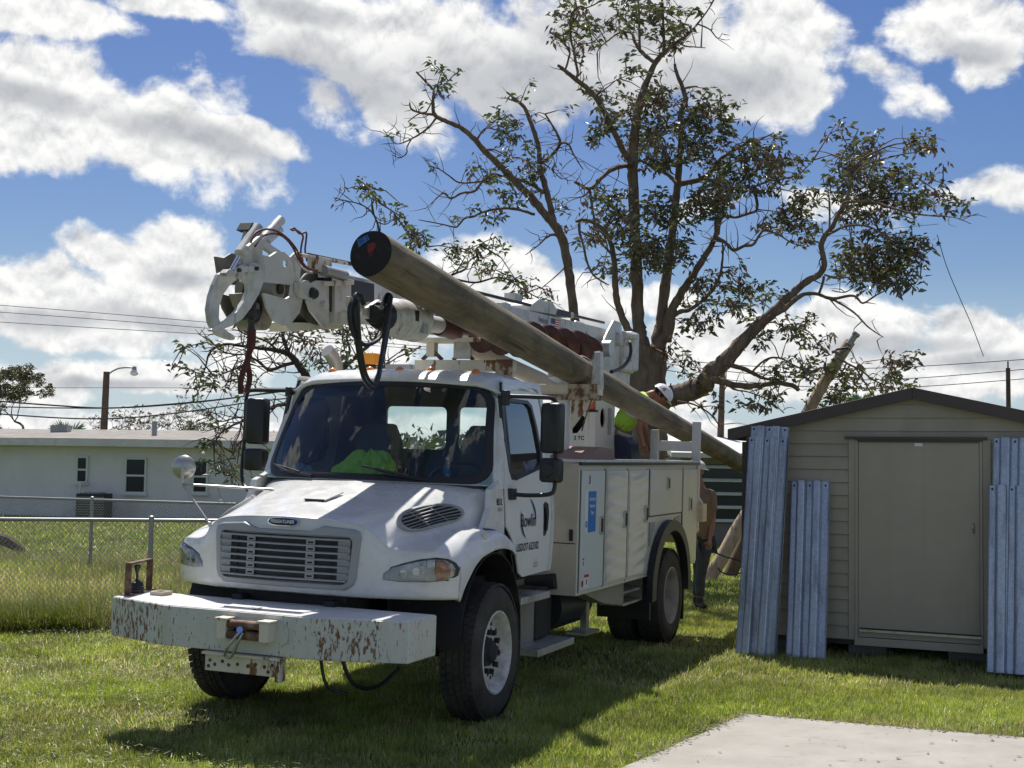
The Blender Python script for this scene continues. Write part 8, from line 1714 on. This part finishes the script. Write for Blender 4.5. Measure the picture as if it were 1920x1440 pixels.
def head(parent, c, look, up, hat=True):
    """oval head with nose, ears, eyes, mouth; look = facing direction"""
    f = Vector(look).normalized(); u = Vector(up); u = (u-f*u.dot(f)).normalized(); r = f.cross(u); c = Vector(c)
    P_ = lambda a, b, d: c+r*a+f*b+u*d
    b = MB(); rows_ = []
    for i in range(17):
        t = PI*i/16; row_ = []
        for k in range(24):
            a = 2*PI*k/24; sx, sy, sz = 0.076*math.sin(t)*math.cos(a), 0.095*math.sin(t)*math.sin(a), 0.118*math.cos(t)
            if sz < -0.02: sx *= 1-0.28*(-sz-0.02)/0.10; sy = sy*(0.92) + (0.012 if sy > 0 else -0.0)
            fr = math.exp(-((sx/0.016)**2))*math.exp(-(((sz+0.010)/0.022)**2))
            if math.sin(a) > 0.5: sy += 0.024*fr
            ey = math.exp(-((abs(sx)-0.032)/0.013)**2)*math.exp(-((sz-0.018)/0.012)**2)
            if math.sin(a) > 0.3: sy -= 0.010*ey
            row_.append(P_(sx, sy, sz))
        rows_.append(row_+[row_[0]])
    b.grid(rows_)
    for s in (1,-1): b.ball(P_(0.078*s, -0.005, 0.0), 0.022, 8, (0.6,1,1.3))
    hd_ = b.build('head', M_skin, parent, smooth=True, auto=180)
    for s in (1,-1):
        b = MB(); b.ball(P_(0.031*s, 0.080, 0.018), 0.011, 8); b.build('eye', M_ink, hd_, smooth=True)
    b = MB(); b.tube([P_(-0.024,0.088,-0.052),P_(0,0.096,-0.052),P_(0.024,0.088,-0.052)],0.0045,6); b.build('mouth', mat('lips',(0.22,0.08,0.06),rough=0.6) if 'lips' not in MATS else MATS['lips'], hd_, smooth=True)
    b = MB(); rows_ = []
    for i in range(8):
        t = PI*0.55*i/7; rows_.append([P_(0.083*math.sin(t)*math.cos(2*PI*k/20), 0.100*math.sin(t)*math.sin(2*PI*k/20)-0.012, 0.124*math.cos(t)) for k in range(21)])
    b.grid(rows_); b.build('hair', M_hair, hd_, smooth=True)
    if hat:
        b = MB(); rows_ = []
        for i in range(9):
            t = PI*0.5*i/8; rows_.append([P_(0.112*math.sin(t)*math.cos(2*PI*k/28), 0.135*math.sin(t)*math.sin(2*PI*k/28), 0.035+0.112*math.cos(t)+(0.008 if abs(math.cos(2*PI*k/28)) < 0.2 else 0)*math.sin(t)) for k in range(29)])
        rows_.append([P_(0.125*math.cos(2*PI*k/28), 0.145*math.sin(2*PI*k/28)+(0.035 if math.sin(2*PI*k/28) > 0.4 else 0), 0.028) for k in range(29)])
        b.grid(rows_); h_ = b.build('hard_hat', M_hat, parent, smooth=True, auto=60); h_.modifiers.new('s','SOLIDIFY').thickness = 0.004
        b = MB(); c2 = P_(0.108,0.0,0.075); b.add([c2+u*0.022*math.sin(t)+f*0.022*math.cos(t)+r*0.005 for t in [i*PI/6 for i in range(12)]], [tuple(range(12))]); b.build('hat_sticker', mat('faded_orange_sticker',(0.5,0.25,0.12),rough=0.6) if 'faded_orange_sticker' not in MATS else MATS['faded_orange_sticker'], h_)
    return hd_
def person(J, label, shirt, trousers, look, up=(0,0,1), sleeves=0.85):
    """J: joints in world space: pelvis, chest, neck, head, sL, eL, hL, sR, eR, hR, kL, aL, kR, aR, tL, tR"""
    J = {k: Vector(v) for k, v in J.items()}; base = (J['aL']+J['aR'])/2; base.z = min(J['aL'].z, J['aR'].z)-0.09
    root = empty('person', base, 0, label, 'person'); L = {k: v-base for k, v in J.items()}
    sh = (L['sR']-L['sL']).normalized()
    hipL = L['pelvis']+(L['sL']-L['sR']).normalized()*0.09; hipR = L['pelvis']-(L['sL']-L['sR']).normalized()*0.09
    N = [(L['pelvis'],.125,.10),(lerp(L['pelvis'],L['chest'],.5),.12,.095),(L['chest'],.145,.105),(L['neck'],.055,.055),(lerp(L['neck'],L['head'],.6),.05,.05),
         (L['sL'],.055,.055),(lerp(L['sL'],L['eL'],.5),.047,.047),(L['eL'],.038,.038),(lerp(L['eL'],L['hL'],.5),.036,.034),(L['hL'],.027,.022),
         (L['sR'],.055,.055),(lerp(L['sR'],L['eR'],.5),.047,.047),(L['eR'],.038,.038),(lerp(L['eR'],L['hR'],.5),.036,.034),(L['hR'],.027,.022),
         (hipL,.09,.09),(L['kL'],.06,.06),(L['aL'],.042,.042),(hipR,.09,.09),(L['kR'],.06,.06),(L['aR'],.042,.042)]
    E_ = [(0,1),(1,2),(2,3),(3,4),(2,5),(5,6),(6,7),(7,8),(8,9),(2,10),(10,11),(11,12),(12,13),(13,14),(0,15),(15,16),(16,17),(0,18),(18,19),(19,20)]
    for hk, ek in (('hL','eL'),('hR','eR')):                # palm and five fingers grown from the wrist
        wi = 9 if hk == 'hL' else 14; d = (L[hk]-L[ek]).normalized(); sd_ = d.cross(Vector((0.3,0.8,0.2))).normalized(); n2 = d.cross(sd_)
        pi_ = len(N); N.append((L[hk]+d*0.055, .040, .018)); E_.append((wi, pi_))
        for k, (o_, ln) in enumerate(((-.032,.062),(-.011,.075),(.011,.07),(.031,.055))):
            a = len(N); N.append((L[hk]+d*0.085+sd_*o_, .011, .010)); N.append((L[hk]+d*(0.085+ln*0.55)+sd_*o_+n2*0.012, .010, .009)); N.append((L[hk]+d*(0.085+ln*0.9)+sd_*o_+n2*0.034, .008, .008)); E_ += [(pi_,a),(a,a+1),(a+1,a+2)]
        a = len(N); N.append((L[hk]+d*0.045-sd_*0.045+n2*0.012, .012, .011)); N.append((L[hk]+d*0.085-sd_*0.058+n2*0.028, .010, .010)); E_ += [(pi_,a),(a,a+1)]
    skin_mesh('body', N, E_, M_skin, root)
    head(root, L['head'], look, up)
    S = [(L['pelvis'],.150,.125),(lerp(L['pelvis'],L['chest'],.5),.165,.14),(L['chest'],.185,.14),(L['neck']-(L['neck']-L['chest'])*0.25,.085,.085),
         (L['sL'],.075,.075),(lerp(L['sL'],L['eL'],sleeves),.062,.062),(L['sR'],.075,.075),(lerp(L['sR'],L['eR'],sleeves),.062,.062)]
    skin_mesh('shirt', S, [(0,1),(1,2),(2,3),(2,4),(4,5),(2,6),(6,7)], shirt, root)
    S = [(L['pelvis']-(L['chest']-L['pelvis'])*0.05,.142,.118),(hipL,.102,.102),(lerp(hipL,L['kL'],.5),.092,.092),(L['kL'],.076,.076),(L['aL']+Vector((0,0,0.05)),.066,.066),(hipR,.102,.102),(lerp(hipR,L['kR'],.5),.092,.092),(L['kR'],.076,.076),(L['aR']+Vector((0,0,0.05)),.066,.066)]
    skin_mesh('trousers', S, [(0,1),(1,2),(2,3),(3,4),(0,5),(5,6),(6,7),(7,8)], trousers, root)
    for ak, tk in (('aL','tL'),('aR','tR')):
        S = [(L[ak]+Vector((0,0,0.08)),.055,.055),(L[ak],.056,.056),(lerp(L[ak],L[tk],.1)+Vector((0,0,-0.045)),.050,.045),(L[tk]+Vector((0,0,-0.045)),.045,.035)]
        skin_mesh('boot', S, [(0,1),(1,2),(2,3)], M_boot, root)
    return root
W_ = T2W
# worker leaning over behind the pole on the truck bed
J = dict(pelvis=W_((-6.05, 0.228, 2.282)), chest=W_((-5.98, 0.48, 2.637)), neck=W_((-6, 0.682, 2.768)), head=W_((-6.02, 0.756, 2.739)))
pel, ch = J['pelvis'], J['chest']; sidev = Vector((0.35,-0.9,0)).normalized()
J['sL'] = W_((-5.9, 0.628, 2.668)); J['sR'] = J['sL']+Vector((-0.1,0.34,0.06)); J['eL'] = W_((-5.85, 0.552, 2.361)); J['hL'] = W_((-5.9, 0.588, 2.199)); J['eR'] = J['eL']+Vector((0.1,0.32,0)); J['hR'] = J['hL']+Vector((0.08,0.3,0))
J['kL'] = Vector((pel.x+0.16, pel.y-0.10, 1.75)); J['kR'] = Vector((pel.x+0.14, pel.y+0.18, 1.75)); J['aL'] = Vector((pel.x+0.05, pel.y-0.10, 1.28)); J['aR'] = Vector((pel.x+0.02, pel.y+0.18, 1.28))
J['tL'] = J['aL']+Vector((0.16,-0.05,0)); J['tR'] = J['aR']+Vector((0.16,-0.05,0))
p1_ = person(J, 'worker in lime safety shirt and white hard hat bending behind the wooden pole', M_lime, M_tan, (0.62,-0.25,-0.72), (0.75,0.0,0.65), 0.55)
bp_ = Vector(p1_.location); sp_ax = (J['chest']-J['pelvis']).normalized(); u_ = sp_ax.cross(Vector((0,1,0))).normalized(); v_ = sp_ax.cross(u_)
M_tape = mat('silver_tape', (0.55,0.56,0.56), rough=0.35)
for t in (0.15, 0.75):
    c = lerp(J['pelvis'], J['chest'], t)-bp_; b = MB(); b.tube([c+u_*math.cos(a)*(0.150+0.014*t)+v_*math.sin(a)*0.150 for a in [i*2*PI/20 for i in range(21)]], 0.022, 5, caps=False); b.build('reflective_band', M_tape, p1_, smooth=True)
# worker standing on the grass behind the truck
gx, gy = 2.52, 18.1
J = dict(pelvis=(2.6, 18.1, 0.872), chest=(2.632, 18.1, 1.424), neck=(2.565, 18.1, 1.688), head=(2.506, 18.1, 1.874), sL=(2.709, 17.95, 1.55), eL=(2.723, 17.98, 1.215), hL=(2.67, 17.9, 0.955), sR=(2.536, 18.35, 1.538), eR=(2.516, 18.4, 1.194), hR=(2.491, 18.2, 0.936),
         kL=(2.56, 18, 0.465), aL=(2.555, 18, 0.125), kR=(2.566, 18.2, 0.463), aR=(2.547, 18.25, 0.114), tL=(2.59, 17.75, 0.13), tR=(2.591, 18.05, 0.113))
person(J, 'worker in brown shirt and dark jeans standing on the grass behind the truck', M_brown, M_jeans, (0.9,-0.35,-0.1), (0,0,1), 0.75)
# dark blue bin beside the pedestal
b = MB(); P_ = [(-5.8, 0.267, 2.246), (-5.8, 0.3, 2.253), (-5.8, 0.4, 2.218), (-5.8, 0.468, 2.156), (-5.8, 0.486, 1.955), (-5.8, 0.276, 1.936)]
b.plate(P_, (-0.35,0,0)); o = b.xf(T2W).build('tool_bin', mat('navy_plastic',(0.015,0.025,0.07),rough=0.5,var=0.2)); tag(o, 'dark blue plastic bin on the truck bed right of the pedestal', 'bin')

# ================================================================== THINGS IN THE CAB
def crumple(c, rx, ry, rz, seed, n=22, amp=0.35):
    Q = np.random.RandomState(seed); ph = Q.rand(12)*6; b = MB(); rows_ = []
    for i in range(n+1):
        t = (PI*0.5)*i/n; row_ = []
        for k in range(2*n):
            a = 2*PI*k/(2*n); q = 1+amp*(0.5*math.sin(3*a+ph[0]+2*t)+0.35*math.sin(7*a+ph[1]-3*t)+0.25*math.sin(11*a+ph[2]+7*t)+0.2*math.sin(17*a+9*t+ph[3]))
            h = math.cos(t)*(1+amp*0.7*math.sin(5*a+ph[4])*math.sin(2.5*t*2+ph[5]))
            row_.append((c[0]+rx*math.sin(t)*math.cos(a)*q, c[1]+ry*math.sin(t)*math.sin(a)*q, c[2]+rz*max(0, h)))
        rows_.append(row_+[row_[0]])
    b.grid(rows_); return b
v = Vector((-0.327, 0, 1.937)); vc = Vector((-0.36, -0.10, 1.775))
b = crumple(vc, 0.14, 0.25, 0.20, 3, n=26, amp=0.5); b.xf(T2W); o = b.build('safety_vest', M_hiviz, smooth=True, auto=70); tag(o, 'crumpled lime green safety vest on the dashboard behind the windscreen', 'vest')
b = crumple((-0.30,-0.72,1.775), 0.10, 0.11, 0.09, 9); b.xf(T2W); o = b.build('cloth_bundle', mat('pale_blue_cloth',(0.35,0.45,0.50),rough=0.9,var=0.2), smooth=True, auto=70); tag(o, 'pale blue bundled cloth at the passenger end of the dashboard', 'cloth')
bt = empty('water_bottle', T2W((-0.34,0.60,1.772)), 0, 'small clear plastic water bottle standing on the dashboard near the steering wheel', 'bottle')
b = MB(); b.lathe([(0,0.028),(0.005,0.031),(0.05,0.031),(0.055,0.028),(0.06,0.031),(0.13,0.030),(0.16,0.018),(0.17,0.012),(0.19,0.012)], (0,0,0), (0,0,1), 18); b.build('bottle_body', mat('bottle_plastic',(0.40,0.46,0.48),rough=0.1,trans=0.6), bt, smooth=True)
b = MB(); b.cyl((0,0,0.185),(0,0,0.205),0.015,n=12); b.build('cap', M_paper, bt, smooth=True)
b = MB(); b.lathe([(0.07,0.0315),(0.115,0.0312)], (0,0,0), (0,0,1), 18); b.build('bottle_label', M_bluel, bt)

SC.render.engine = 'CYCLES'
